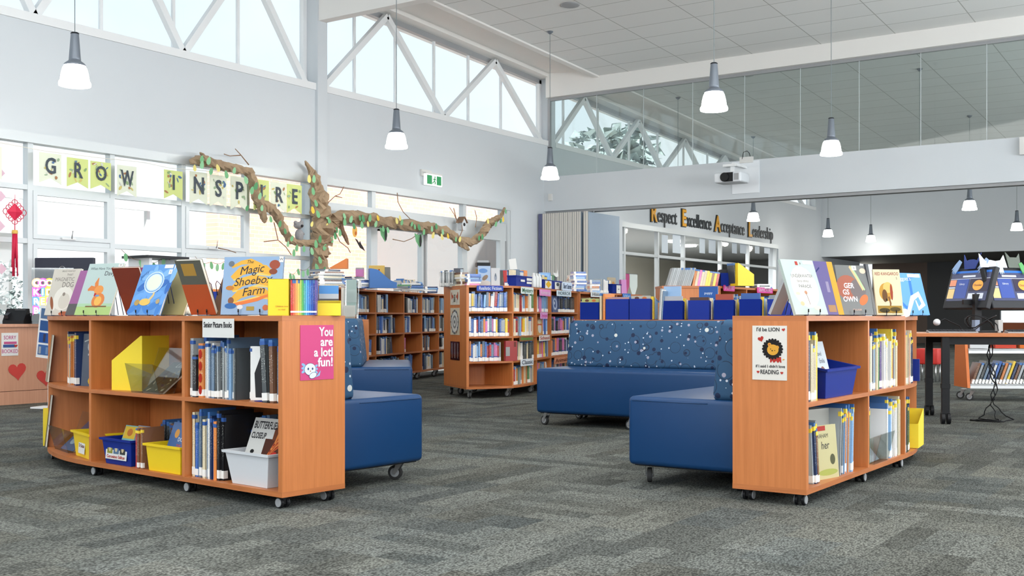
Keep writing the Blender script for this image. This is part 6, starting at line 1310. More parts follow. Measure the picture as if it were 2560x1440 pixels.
# ================================================================== WINDOW WALL: BANNER, TREE, ORNAMENTS
def WM(px_, py, off=.03): return Matrix.Translation(wv(px_, py, off)) @ Matrix.Rotation(R(90), 4, 'Z')
GRN, YGR = mat('banner_leaf_green', srgb(206, 218, 140), .8), mat('banner_sage', srgb(222, 228, 208), .8)
pn = [('G', 98, 153, 380, 452, 1), ('R', 167, 220, 393, 462, 0), ('O', 226, 277, 402, 468, 0), ('W', 293, 341, 412, 485, 1), ('I', 410, 456, 424, 492, 0), ('N', 474, 518, 428, 505, 1), ('S', 524, 566, 436, 512, 1), ('P', 576, 617, 440, 520, 1), ('I', 634, 672, 448, 522, 0), ('R', 677, 715, 455, 524, 1), ('E', 717, 754, 460, 528, 0)]
rr = random.Random(4)
for k, (ch, a, b_, yt, yb, k2) in enumerate(pn + [('-', -45, 4, 362, 440, 1)]):
    w_ = wy(b_) - wy(a); zt_, zb = wz(a, yt), wz(a, yb + 4); h_ = zt_ - zb; M = Matrix.Translation(wv(a, yb + 4, .10 + .002 * k)) @ Matrix.Rotation(R(90), 4, 'Z')
    word = 'grow' if k < 4 else 'inspire'; which = {4: 'first letter of', 8: 'second I of'}.get(k, 'letter in')
    t = thing('bunting_pennant', ('jungle print swallowtail pennant with the letter %s, %s the word %s' % (ch, which, word)) if ch != '-' else 'jungle print pennant cut off at the picture edge', 'pennant', M=M, group='jungle print letter pennants')
    g = MB(); pts = [(0, 0), (w_ / 2, h_ * .18), (w_, 0), (w_, h_), (0, h_)]
    g.add([(x_, 0, z_) for x_, z_ in pts] + [(x_, .002, z_) for x_, z_ in pts], [(0, 1, 4), (1, 3, 4), (1, 2, 3), (5, 9, 6), (6, 9, 8), (6, 8, 7)], (YGR if k2 else GRN)); g.build('card', t)
    g = MB()
    for j in range(11):
        cx_, cz_ = rr.uniform(.12, .88) * w_, rr.uniform(.2, .92) * h_
        g.poly(ell(cx_, cz_, w_ * rr.uniform(.05, .13), h_ * rr.uniform(.02, .05), 8, 0, rr.uniform(0, 3)), flat([(150, 182, 130), (90, 125, 170), (226, 210, 130), (170, 196, 160), (190, 140, 100), (232, 235, 222)][rr.randrange(6)]), -.002 - .0005 * j)
    g.build('leaf_print', t)
    if ch != '-': text(t, ch, w_ / 2, h_ * .56, h_ * .72, mat('banner_letter_slate', srgb(64, 74, 84), .7), y=-.010, bold=2.5, sx=.8 if ch != 'W' else .62)
t = thing('bunting_string', 'thin cord carrying the jungle print letter pennants', 'string', (-D + .11, wy(-60), wz(-60, 352)))
V = [(0, wy(a) - wy(-60), wz(a, c) - wz(-60, 352)) for a, c in ((-60, 352), (-20, 358), (100, 380), (222, 395), (345, 408), (410, 422), (518, 430), (620, 442), (700, 456), (760, 462))]
g = MB(); g.tube(V, .003, PAPER, 5); g.build('cord', t)
# brown paper tree
KR = mat('twisted_kraft_paper', (0.36, 0.26, 0.165), .85, noise=.35, nscale=9); KD = mat('dark_kraft_paper', (0.26, 0.16, 0.10), .85, noise=.3, nscale=14)
org = wv(797, 640, .14); t = thing('paper_tree', 'brown twisted paper tree with spreading branches and paper leaves fixed to the wall', 'decoration', tuple(org))
def limb(name, pts, mt=KR, depth=.0, n=10, rough=.35, fine=4):
    P2 = [(p[0], p[1], p[2]) for p in pts]; dn = []
    for i in range(len(P2) - 1):
        for k in range(fine):
            f = k / fine; dn.append([P2[i][j] * (1 - f) + P2[i + 1][j] * f for j in range(3)])
    dn.append(list(P2[-1])); V = []; RR = []
    for j, (a, c, r_) in enumerate(dn):
        V.append(wv(a, c, .15 + .02 * math.sin(j * .9)) - org); RR.append(max(.004, r_ * wpx(a) * (1 + .12 * math.sin(j * 1.3))))
    g = MB(); g.tube(V, RR, mt, n, .18, rough); return g.build(name, t)
limb('trunk', [(797, 745, 24), (800, 700, 20), (800, 650, 19), (802, 615, 20), (806, 575, 25), (803, 535, 24), (798, 500, 20), (790, 460, 15), (780, 430, 9), (763, 403, 2)], n=14)
limb('branch', [(806, 610, 12), (775, 608, 9), (740, 607, 8), (722, 598, 10), (708, 570, 11), (697, 545, 11), (680, 522, 12), (655, 512, 13), (641, 492, 12), (631, 450, 11), (624, 430, 10), (600, 424, 10), (560, 416, 11), (525, 405, 12), (498, 400, 13), (474, 405, 5)])
limb('branch', [(505, 402, 7), (510, 390, 6), (500, 382, 2)]); limb('branch', [(652, 515, 10), (660, 545, 9), (662, 556, 3)])
limb('branch', [(812, 610, 17), (826, 570, 16), (838, 548, 16), (860, 541, 15), (900, 543, 15), (930, 548, 14), (960, 555, 13), (1000, 560, 13), (1050, 566, 13), (1085, 572, 12), (1115, 580, 12), (1135, 592, 10), (1152, 608, 8), (1171, 624, 4)])
limb('branch', [(1120, 582, 9), (1150, 600, 10), (1176, 608, 10), (1200, 592, 10), (1214, 572, 10), (1222, 560, 10), (1238, 549, 8), (1252, 541, 5), (1262, 520, 3)]); limb('branch', [(848, 555, 6), (860, 585, 6), (872, 612, 2)], KD)
for pts in ([(622, 412), (600, 385), (588, 372)], [(601, 388), (575, 390), (560, 385)], [(812, 525), (822, 505), (838, 490), (850, 485), (860, 467)], [(838, 490), (855, 494)], [(993, 482), (995, 505), (1008, 530), (1030, 552)], [(838, 580), (850, 605), (870, 620), (876, 632)], [(685, 556), (695, 600), (715, 618), (728, 637)], [(660, 604), (695, 600)],
            [(982, 598), (1010, 604), (1030, 596), (1045, 584)], [(1145, 558), (1135, 535), (1124, 518)], [(1141, 548), (1134, 520)], [(1188, 568), (1192, 545), (1187, 525)], [(1148, 595), (1156, 575), (1155, 562)], [(545, 620), (570, 625), (590, 632)]):
    g = MB(); g.tube([wv(a, c, .16) - org for a, c in pts], [.008, .007] + [.006] * (len(pts) - 2), KD, 5, 0, .2); g.build('twig', t)
LG = [mat('paper_leaf_%d' % i, srgb(*c), .8) for i, c in enumerate(((116, 178, 128), (84, 148, 100), (140, 196, 150), (226, 214, 130), (232, 196, 70)))]
lv = [(505, 398), (505, 412), (487, 420), (522, 402), (528, 428), (545, 420), (566, 436), (586, 426), (615, 450), (630, 476), (655, 520), (677, 548), (713, 578), (730, 596), (773, 447), (785, 447), (783, 478), (790, 508), (782, 525), (795, 535), (823, 552), (818, 565), (838, 590), (800, 598), (790, 610), (812, 618), (742, 620), (760, 622), (780, 628), (850, 582), (861, 540), (862, 555), (900, 545), (908, 546), (905, 562), (885, 565), (925, 545), (945, 545), (940, 560), (992, 552), (1000, 545), (1005, 556), (1037, 567), (1048, 568), (1080, 572), (1091, 566), (1083, 588), (1107, 580), (1105, 592), (1120, 590), (1140, 598), (1150, 598), (1198, 595), (1206, 592), (1220, 552), (1240, 560), (1252, 552), (1258, 548), (1264, 528), (650, 490), (640, 465), (700, 560), (780, 560), (818, 540), (830, 600), (842, 575), (958, 572), (970, 575), (1060, 580), (1030, 560), (800, 650), (792, 668), (812, 675), (805, 690), (720, 610), (735, 632), (618, 520), (920, 560), (878, 548)]
rl = random.Random(9)
for k, (a, c) in enumerate(lv):
    s_ = .050 * rl.uniform(.85, 1.2); an = rl.uniform(-.5, .5); g = MB(); pts = []
    for j in range(12): tt = 2 * math.pi * j / 12; pts.append((s_ * .60 * math.sin(tt) * (1 - .25 * math.cos(tt)), s_ * math.cos(tt)))
    ca, sa = math.cos(an), math.sin(an); pp = [(x_ * ca - z_ * sa, x_ * sa + z_ * ca) for x_, z_ in pts]
    g.add([(0, x_, z_) for x_, z_ in pp], [tuple(range(12))[::-1]], LG[rl.choice((0, 0, 0, 1, 1, 1, 2, 2, 2, 3, 3, 4))]); o = g.build('leaf', t); o.location = wv(a, c, .27 + .01 * rl.random()) - org
# garlands
def garland(pts, n, label):
    base = Vector((-D + .12, wy(pts[0][0]), wz(*pts[0]))); t = thing('leaf_garland', label, 'garland', tuple(base)); V = []
    for i in range(len(pts) - 1):
        (a, c), (a2, c2) = pts[i], pts[i + 1]
        for k in range(6): f = k / 6; V.append(Vector((-D + .12, wy(a + (a2 - a) * f), wz(a + (a2 - a) * f, c + (c2 - c) * f + 10 * math.sin(math.pi * f)))) - base)
    g = MB(); g.tube(V, .003, KD, 4); g.build('string', t)
    for k in range(n):
        p = V[int((k + .5) / n * len(V))]; s_ = .05; an = rl.uniform(-.4, .4); g = MB(); g.add([(.01, s_ * .6 * math.sin(2 * math.pi * j / 10) * math.cos(an) - s_ * math.cos(2 * math.pi * j / 10) * math.sin(an), s_ * math.cos(2 * math.pi * j / 10) - .05) for j in range(10)], [tuple(range(10))[::-1]], LG[2 if k % 2 else 0]); o = g.build('leaf', t); o.location = p
garland([(288, 625), (345, 650), (392, 645), (462, 640)], 5, 'string of green paper leaves above the blue moon book')
garland([(472, 642), (512, 655), (556, 645)], 5, 'string of green paper leaves beside the ribbon book')
garland([(706, 680), (730, 672), (765, 660)], 5, 'string of green paper leaves over the yellow slipcase')
# ornaments
t = thing('knot_ornament', 'red knotted tassel ornament hanging on the window', 'ornament', M=WM(37, 530, .12)); RD = mat('red_cord', srgb(205, 28, 70), .6); k_ = wpx(37)
g = MB(); s_ = 22 * k_; g.add([(-s_, 0, 0), (0, 0, -s_), (s_, 0, 0), (0, 0, s_), (0, -.03, 0), (0, .03, 0)], [(0, 1, 4), (1, 2, 4), (2, 3, 4), (3, 0, 4), (1, 0, 5), (2, 1, 5), (3, 2, 5), (0, 3, 5)], RD); g.build('knot', t)
for j in range(12):
    a = j * math.pi / 6; c_ = (s_ * 1.05 * math.cos(a) * (1 - .25 * abs(math.sin(2 * a))), s_ * 1.05 * math.sin(a) * (1 - .25 * abs(math.sin(2 * a)))); g = MB(); g.tube([(c_[0] + .035 * math.cos(b2), 0, c_[1] + .035 * math.sin(b2)) for b2 in [i * .7854 for i in range(9)]], .004, RD, 5); g.build('loop', t)
g = MB(); g.tube([(0, 0, s_ * 2.0), (0, 0, s_)], .004, RD, 5); g.tube([(0, 0, -s_), (0, 0, -50 * k_)], .005, RD, 5); g.build('cord', t)
g = MB(); g.lathe([(.001, -44 * k_), (.03, -45 * k_), (.033, -52 * k_), (.03, -54 * k_)], mat('gold_thread', srgb(214, 170, 80), .5), n=10); g.build('tassel_cap', t)
g = MB()
for j in range(9): a = j * .698; g.tube([(.02 * math.cos(a), .02 * math.sin(a), -53 * k_), (.03 * math.cos(a), .02 * math.sin(a), -(115 + 22 * (j % 3)) * k_)], .008, RD, 5)
g.build('tassel', t)
for k, (a, c) in enumerate(((2, 490), (0, 565), (4, 672), (0, 432))):
    g = MB(); s_ = .06; g.add([(-s_, 0, 0), (0, 0, -s_), (s_, 0, 0), (0, 0, s_)] + [(-s_, .003, 0), (0, .003, -s_), (s_, .003, 0), (0, .003, s_)], [(0, 1, 2, 3), (7, 6, 5, 4)], mat('patterned_red_paper', srgb(206, 60, 96) if k == 2 else srgb(214, 180, 196), .6)); o = g.build('paper_diamond'); o.matrix_basis = WM(a, c, .1); tag(o, 'small diamond paper ornament ' + ('just under the first transom', 'level with the knotted cord', 'below the lowest transom beside the tassel', 'in the top pane')[k] + ' at the window', 'ornament')
M = WM(1057, 462, .02); t = thing('exit_sign', 'green running man exit sign box on the white wall', 'sign', M=M); w_, h_ = wy(1097) - wy(1057), 28 * wpx(1077)
EG = mat('exit_green', srgb(40, 132, 78), .4, emit=.25); EWm = mat('exit_white', (.9, .93, .9), .4, emit=.35)
g = MB(); g.box(0, -.07, 0, w_, -.02, h_, EWm); g.build('sign_box', t); g = MB(); g.box(-.05, -.02, h_ * .8, w_ * .5, .02, h_ * 1.35, WHITE); g.box(-.02, -.08, h_ * 1.0, w_, -.03, h_ * 1.12, WHITE); g.build('bracket', t)
g = MB(); g.box(w_ * .06, -.072, h_ * .1, w_ * .36, -.07, h_ * .88, EG); g.box(w_ * .66, -.072, h_ * .1, w_ * .94, -.07, h_ * .88, EG); g.build('green_panel', t)
g = MB(); g.poly(ell(w_ * .54, h_ * .76, .014, .016), EG, -.073)
for pts in ([(.53, .66), (.50, .45)], [(.50, .45), (.56, .3), (.54, .14)], [(.50, .45), (.45, .28), (.38, .22)], [(.53, .62), (.60, .52)], [(.53, .62), (.44, .55)]):
    for j in range(len(pts) - 1): (a, b_), (c, d) = pts[j], pts[j + 1]; g.tube([(a * w_, -.073, b_ * h_), (c * w_, -.073, d * h_)], .008, EG, 5)
g.build('running_man', t)
t = thing('bird_house', 'small white birdhouse with a brown roof on the paper branch', 'decoration', M=WM(1156, 575, .16)); k_ = wpx(1165); g = MB(); a, hh_ = 15 * k_, 20 * k_
pts = [(0, 0), (a, 0), (a, hh_), (a / 2, hh_ * 1.5), (0, hh_)]; g.add([(x_, 0, z_) for x_, z_ in pts] + [(x_, .10, z_) for x_, z_ in pts], [(0, 1, 2, 3, 4), (9, 8, 7, 6, 5)] + [(i, 5 + i, 5 + (i + 1) % 5, (i + 1) % 5) for i in range(5)], WALL); g.build('house_body', t)
g = MB(); 
for s2 in (0, 1): g.add([(-.03 if s2 == 0 else a + .03, -.02, hh_ * .9), (a / 2, -.02, hh_ * 1.58), (a / 2, .12, hh_ * 1.58), (-.03 if s2 == 0 else a + .03, .12, hh_ * .9), (-.03 if s2 == 0 else a + .03, -.02, hh_ * .98), (a / 2, -.02, hh_ * 1.68), (a / 2, .12, hh_ * 1.68), (-.03 if s2 == 0 else a + .03, .12, hh_ * .98)], [(0, 1, 2, 3), (7, 6, 5, 4), (0, 4, 5, 1), (3, 2, 6, 7), (0, 3, 7, 4)], KD)
g.build('roof', t); g = MB(); g.cyl((a / 2, -.002, hh_ * .7), .03, .004, 'y', INK, 14); g.build('entrance_hole', t)
for k, (a, c, s_) in enumerate(((900, 610, .12), (758, 700, .0))):
    if not s_: continue
    g = MB(); g.add([(-s_, 0, s_ * .7), (-s_ * .5, 0, s_ * .5), (-.02, 0, .02), (.0, 0, .05), (.03, 0, 0), (s_ * .6, 0, -s_ * .35), (s_, 0, -s_ * .9), (s_ * .45, 0, -s_ * .65), (0, 0, -.06), (-s_ * .55, 0, s_ * .15)], [tuple(range(10))[::-1]], INK); o = g.build('paper_bat'); o.matrix_basis = WM(a, c, .1); tag(o, 'black paper bat stuck on the glazing under the long branch', 'decoration')
for k, (a, c, lab) in enumerate(((958, 585, 'green leaf-shaped paper lantern with a dark slit, nearer the trunk'), (1045, 600, 'green leaf-shaped paper lantern with a dark slit, beside the door post'))):
    t = thing('paper_lantern', lab, 'decoration', M=WM(a, c, .16)); k_ = wpx(a); g = MB(); g.add([(-14 * k_, 0, 16 * k_), (-12 * k_, -.02, -4 * k_), (0, -.04, -20 * k_), (12 * k_, -.02, -4 * k_), (14 * k_, 0, 16 * k_), (0, -.05, 10 * k_), (0, .05, 10 * k_)], [(0, 1, 2, 5), (5, 2, 3, 4), (6, 2, 1, 0), (4, 3, 2, 6)], LG[0]); g.build('paper_body', t)
    g = MB(); g.poly(ell(0, -2 * k_, 4 * k_, 15 * k_), INK, -.055); g.build('dark_slit', t)
t = thing('paper_disc', 'amber oval paper disc hanging by the trunk', 'decoration', M=WM(887, 578, .14)); g = MB(); g.poly(ell(0, 0, 9 * wpx(887), 15 * wpx(887)), mat('amber_paper', srgb(228, 176, 84), .6), 0); g.poly(ell(.02, -.03, .02, .03), flat((220, 120, 60)), -.004); g.build('disc', t)
KF = mat('grey_plush', (.30, .30, .31), .95, noise=.25, nscale=40)
t = thing('koala_toy', 'small grey plush koala clinging beside the tree trunk', 'toy', M=WM(748, 600, .14)); k_ = wpx(748); sk = MB()
def blob(g, c, r3, mt): M_ = Matrix.Translation(c) @ Matrix.Diagonal((*r3, 1)); g.lathe([(math.sin(math.pi * i / 8) + 1e-4, -math.cos(math.pi * i / 8)) for i in range(9)], mt, M_, 14)
for c, r3 in (((0, 0, 12 * k_), (9 * k_, .07, 16 * k_)), ((-2 * k_, 0, 36 * k_), (11 * k_, .08, 9 * k_)), ((-12 * k_, 0, 42 * k_), (5 * k_, .03, 5 * k_)), ((8 * k_, 0, 44 * k_), (5 * k_, .03, 5 * k_)), ((10 * k_, 0, 16 * k_), (8 * k_, .03, 3.5 * k_)), ((8 * k_, 0, 0), (8 * k_, .03, 4 * k_))): blob(sk, c, r3, KF)
sk.build('body', t); g = MB(); blob(g, (-4 * k_, -.08, 34 * k_), (3 * k_, .02, 3.5 * k_), INK); g.build('nose', t)
x, y = cw(*((1368 - 1280) / F * 20.8, 20.8)); g = MB(); g.box(0, -.05, 0, .07, 0, .13, WHITE); o = g.build('motion_sensor'); o.location = (-D + .12, YB - .15, hz(2.82)); tag(o, 'small white motion sensor at the bulkhead corner', 'sensor')

# ================================================================== PROJECTOR
xb = bx(1873); t = thing('projector', 'white ceiling projector with a black lens bracketed to the bulkhead', 'projector', (xb, YB - .15, hz(2.78)))
xl, xr = bx(1840) - xb, bx(1907) - xb; g = MB(); g.box(xl, -.02, -.06, xr, 0, hz(3.20) - hz(2.78), mat('mount_plate', (.80, .84, .88), .5)); g.build('mount_plate', t)
g = MB(); g.box(-.24, -.80, .05, .24, -.42, .22, mat('projector_shell', (.74, .78, .82), .4)); g.build('projector_body', t, bevel=.03, seg=3)
g = MB(); g.cyl((-.04, -.81, .135), .075, .06, 'y', BLACK, 22); g.box(-.04, -.815, .06, .10, -.80, .21, BLACK); g.build('lens', t)
g = MB(); g.box(.12, -.806, .08, .20, -.80, .19, GREY); g.build('vent_grille', t); g = MB(); g.box(-.03, -.6, .22, .03, -.55, .34, STEEL); g.box(-.14, -.66, .33, .10, -.5, .37, STEEL); g.box(-.03, -.55, .36, .03, -.0, .40, STEEL); g.build('bracket_arm', t)
g = MB(); g.box(-.10, -.04, .46, .14, 0, .56, WHITE); g.build('junction_box', t); g = MB(); g.tube([(-.06, -.03, .5), (-.02, -.06, .64), (.04, -.04, .66), (.08, -.05, .62), (.10, -.02, .52)], .006, INK, 6); g.build('cable', t)
g = MB(); g.box(0, -.10, 0, .3, 0, .26, WHITE); o = g.build('wall_speaker'); o.location = (bx(2556), YB - .15, hz(2.98)); tag(o, 'white box mounted on the bulkhead at the picture edge', 'speaker')

# ================================================================== RECEPTION DESK
DX = -10.62; PKW = wood('pink_beech_laminate', (0.50, 0.245, 0.15), (0.58, 0.30, 0.19)); t = thing('reception_desk', 'pinkish beech reception desk below the windows with paper hearts', 'desk', (DX, 4.2, 0))
g = MB(); g.box(-.65, 0, .14, 0, 4.3, .80, PKW); g.build('front_panel', t); g = MB(); g.box(-.63, .02, 0, .004, 4.28, .135, PKW); g.build('plinth', t); g = MB(); g.box(-.69, -.03, .80, .03, 4.33, .83, PKW); g.build('desk_top', t)
def deskpt(px_, off=0):      # y of the desk front in column px_
    a = (px_ - 1280) / F; Z = -DX / (ST - CT * a); return Z * (a * ST + CT), Z
DM_ = lambda px_, py, off=.004: Matrix.Translation((DX + off, deskpt(px_)[0], zz(py, deskpt(px_)[1]))) @ Matrix.Rotation(R(90), 4, 'Z')
for px_, py, n_ in ((43, 927, 'red paper heart on the desk front, under the booked poster'), (113, 942, 'red paper heart on the desk front, half hidden by the bookcase')):
    g = MB(); h_ = heart(0, 0, .105, .1); g.add([(a, 0, c) for a, c in h_] + [(a, .002, c) for a, c in h_], [tuple(range(24)), tuple(range(47, 23, -1))], mat('red_felt', srgb(190, 62, 54), .9)); o = g.build('paper_heart'); o.matrix_basis = DM_(px_, py); tag(o, n_, 'decoration')
t = thing('poster', 'pale poster reading sorry booked on the reception desk', 'poster', M=DM_(3, 890)); w_ = deskpt(45)[0] - deskpt(3)[0]; g = MB(); g.box(0, 0, 0, w_, .002, .235, WHITE); g.build('sheet', t)
PKI = flat((200, 90, 140)); text(t, 'SORRY', w_ / 2, .185, .055, PKI, sx=.8, bold=1); text(t, 'BOOKED', w_ / 2, .045, .055, PKI, sx=.8, bold=1); g = MB(); g.box(w_ * .1, -.002, .085, w_ * .8, 0, .115, flat((60, 90, 150))); g.box(w_ * .15, -.002, .12, w_ * .9, 0, .145, PKI); g.poly(heart(w_ * .85, .10, .02), RED, -.003); g.build('book_print', t)
x, y = pt(160, 12.2); t = thing('computer_monitor', 'back of a dark navy monitor on the reception desk', 'monitor', (x, y, .83), TH + R(-4)); NV = mat('navy_monitor_back', (.015, .018, .035), .4)
g = MB(); g.box(-.34, 0, .33, .34, .05, .73, NV); g.build('monitor_back', t, bevel=.01); g = MB(); g.box(-.05, .02, .02, .05, .05, .4, NV); g.box(-.14, -.08, 0, .14, .12, .02, NV); g.build('stand', t)
g = MB(); g.tube([(.035 * math.cos(a * .524) - .02, -.003, .60 + .035 * math.sin(a * .524)) for a in range(13)], .003, CHROME, 5); g.build('logo_ring', t); text(t, 'DELL', -.02, .60, .022, CHROME, y=-.003)
x, y = pt(78, 11.35); t = thing('neon_sign', 'glowing multicoloured letter sign about cool kids on the reception desk', 'sign', (x, y, .83), TH + R(6))
NW = mat('neon_tube_white', (1, .98, .95), .4, emit=1.5)
for j, (s_, z_, cs) in enumerate((('COOL', .42, ((255, 170, 140), (240, 90, 190), (250, 200, 70), (90, 170, 250))), ('KIDS', .325, ((240, 90, 200), (90, 150, 250), (250, 200, 80), (240, 90, 190))), ('READ', .230, ((80, 140, 250), (250, 210, 80), (240, 90, 190), (90, 200, 140))), ('BOOKS', .135, ((240, 90, 190), (90, 170, 250), (250, 200, 70), (240, 100, 90), (90, 160, 250))))):
    for i, ch in enumerate(s_): text(t, ch, .05 + i * .066, z_, .110, mat('neon_%d_%d_%d' % cs[i], srgb(*cs[i]), .5, emit=.7), y=0, bold=13.0, name='neon_glow_letter', ext=.002); text(t, ch, .05 + i * .066, z_, .092, NW, y=-.008, bold=1.6, name='neon_letter', ext=.002)
g = MB(); g.box(0, .02, 0, .42, .05, .03, ACRYL); g.box(0, .012, .03, .42, .016, .58, ACRYL); g.build('acrylic_backing', t)
x, y = pt(100, 10.9); t = thing('brochure_stand', 'pale curved stand of blue pictures hanging before the reception desk', 'stand', (x, y, .50), TH + R(-14)); g = MB(); g.box(-.05, 0, 0, .24, .01, .52, mat('stand_frame', (.74, .75, .76), .5)); g.build('frame', t, M=Matrix.Rotation(R(6), 4, 'Y')); g = MB(); g.box(.08, .012, -.50, .11, .03, .4, STEEL); g.box(-.05, -.08, -.50, .24, .12, -.485, STEEL); g.build('post', t); g = MB()
for j, c in enumerate(((70, 110, 170), (40, 90, 170), (50, 90, 150), (90, 120, 160))): g.box(-.03, -.004, .03 + .12 * j, .22, -.001, .13 + .12 * j, flat(c))
for j in range(6): g.box(-.02 + .04 * j, -.006, .16 if j % 2 else .04, .005 + .04 * j, -.004, .24 if j % 2 else .11, flat(((170, 175, 180), (60, 60, 90), (120, 150, 190))[j % 3]))
g.build('picture_sheet', t, M=Matrix.Rotation(R(6), 4, 'Y'))
x, y = pt(6, 11.45); t = thing('desk_phone', 'black desk phone on the reception desk', 'phone', (x, y, .83), TH); g = MB(); g.xprism([(0, 0), (.18, 0), (.18, .03), (.14, .16), (.10, .16), (0, .03)], 0, .22, BLACK); g.build('phone_body', t); g = MB(); g.box(.02, .02, .05, .06, .2, .09, DGREY, Matrix.Rotation(R(20), 4, 'X')); g.build('handset', t); g = MB(); g.box(.09, .09, .10, .2, .12, .15, GREY); g.build('display', t)
x, y = pt(52, 11.6); t = thing('document_tray', 'low black tray beside the desk phone', 'tray', (x, y, .83), TH); g = MB(); g.box(0, 0, 0, .38, .25, .02, BLACK); g.box(0, .23, .02, .38, .25, .10, BLACK); g.box(0, 0, .10, .38, .25, .112, BLACK); g.build('tray_body', t, bevel=.004)
# soft toy and parcels glimpsed behind the display books
x, y = pt(452, 6.6); t = thing('plush_dog', 'cream plush dog lying behind the moon book', 'toy', (x, y, LZT), TH); PL = mat('cream_plush', (.78, .68, .54), .95); g = MB()
for c, r3 in (((0, 0, .032), (.06, .05, .034)), ((-.045, -.01, .05), (.035, .035, .04)), ((.055, 0, .018), (.025, .02, .016)), ((-.01, -.045, .018), (.03, .02, .016))): blob(g, c, r3, PL)
g.build('body', t); g = MB(); blob(g, (-.066, -.03, .05), (.012, .01, .024), KD); blob(g, (-.02, -.02, .052), (.012, .01, .024), KD); g.build('ear', t)
xs_, ys_ = pt(506, 11.6); g = MB(); g.box(0, 0, 0, .24, .2, .20, BLU); g.box(.0, 0, .2, .24, .2, .225, OR); o = g.build('storage_box'); o.location = (xs_, ys_, .97); o.rotation_euler = (0, 0, TH); tag(o, 'blue storage box with an orange lid on a stand behind the display books', 'box')
t = thing('display_stand', 'dark topped display trolley by the windows behind the moon book', 'stand', (*pt(330, 13.4), 0), R(90))
g = MB(); g.box(0, -.3, 1.62, .62, .2, 1.65, DGREY); g.build('top_shelf', t); g = MB(); g.box(.06, -.25, 0, .10, .15, 1.62, STEEL); g.box(.5, -.25, 0, .54, .15, 1.62, STEEL); g.build('frame', t); g = MB(); g.box(.06, -.25, 1.2, .54, .15, 1.23, STEEL); g.build('shelf', t)
for j, c in enumerate(((180, 80, 140), (40, 30, 30), (70, 90, 130), (190, 190, 190), (120, 60, 60))): g = MB(); g.box(0, 0, 0, .07, .12, .26 - .03 * (j % 3), flat(c)); o = g.build('folder'); o.location = (*pt(352 + 15 * j, 13.2), 1.235); tag(o, '%s folder on the display trolley by the windows' % ('pink', 'black', 'slate', 'pale', 'dark red')[j], 'folder')
g = MB(); g.box(-.2, -.2, 0, .3, .3, .95, STEEL); o = g.build('plinth_table'); o.location = (xs_ + .1, ys_ + .1, 0); tag(o, 'pale plinth carrying the blue storage box', 'table')

# ================================================================== COMPUTER TABLE
ft = fr((3.40, 9.28), -12); q0 = cw(*ft(0, 0)); ta = R(-12) + TH
t = thing('computer_table', 'beech topped computer table with black square legs on casters', 'table', (q0[0], q0[1], 0), ta)
g = MB(); g.box(0, 0, .735, 2.0, .95, .765, WOODH); g.build('table_top', t, bevel=.003); g = MB(); g.box(.25, .05, .67, 1.9, .09, .735, BLACK); g.box(.25, .86, .67, 1.9, .90, .735, BLACK); g.build('rail', t)
for a_, b_ in ((.25, .05), (.25, .90), (1.85, .05), (1.85, .90)):
    g = MB(); g.box(a_ - .03, b_ - .03, .09, a_ + .03, b_ + .03, .735, BLACK); g.box(a_ - .034, b_ - .034, .30, a_ + .034, b_ + .034, .34, BLACK); lg = g.build('leg', t)
    g = MB(); g.cyl((a_ - .02, b_, .048), .048, .03, 'x', BLACK, 20); g.cyl((a_ + .025, b_, .048), .048, .03, 'x', BLACK, 20); g.box(a_ - .02, b_ - .02, .05, a_ + .02, b_ + .02, .1, BLACK); g.build('caster', lg)
SCR = [mat('screen_%s' % n_, srgb(*c), .25, emit=.35) for n_, c in (('body', (60, 64, 92)), ('blue', (40, 98, 180)), ('panel', (52, 72, 140)), ('orange', (222, 150, 60)), ('white', (190, 196, 205)), ('skin', (200, 130, 100)), ('dark', (44, 38, 58)), ('tan', (200, 176, 120)))]
def monitor(px_, Z, yaw, rec, w_, label, txt):
    x, y = pt(px_, Z); M = Matrix.Translation((x, y, .98)) @ Matrix.Rotation(TH + R(yaw), 4, 'Z') @ Matrix.Rotation(-R(rec), 4, 'X'); h_ = w_ * .66
    t = thing('computer_monitor', label, 'monitor', M=M); g = MB(); g.box(0, 0, 0, w_, .05, h_, DGREY); g.build('casing', t, bevel=.008)
    g = MB(); m_ = .03; g.box(m_, -.003, .07, w_ - m_, 0, h_ - m_, SCR[0]); W_, H_ = w_ - 2 * m_, h_ - .10
    R_ = lambda a, b_, c, d, m__: g.box(m_ + a * W_, -.005, .07 + b_ * H_, m_ + c * W_, -.003, .07 + d * H_, SCR[m__])
    R_(0, .92, 1, .99, 1); R_(.3, .78, .62, .84, 4); R_(0, .50, .16, .70, 5); R_(.18, .08, .48, .72, 2); R_(.0, .08, .16, .40, 7); R_(.52, .30, 1, .72, 6); R_(0, .42, .16, .46, 4); R_(.54, .06, .70, .24, 4); R_(.76, .06, .92, .24, 4); R_(0, .72, 1, .735, 4)
    g.poly([(m_ + a * W_, .07 + b_ * H_) for a, b_ in ell(.74, .50, .13, .17)], SCR[3], -.007); g.build('screen', t)
    text(t, txt, m_ + .74 * W_, .07 + .50 * H_, .03, SCR[6], y=-.008); text(t, 'Library', m_ + .33 * W_, .07 + .55 * H_, .025, SCR[4], y=-.008)
    return t, M, h_
mon, MM1, h1 = monitor(2356, 10.15, -74, 16, .58, 'black monitor with a blue library page facing the bookcase, blue monster on top', 'October')
mon2, MM2, h2 = monitor(2484, 9.60, 22, 18, .58, 'black monitor turned the other way, white fur and green claw on top', 'October')
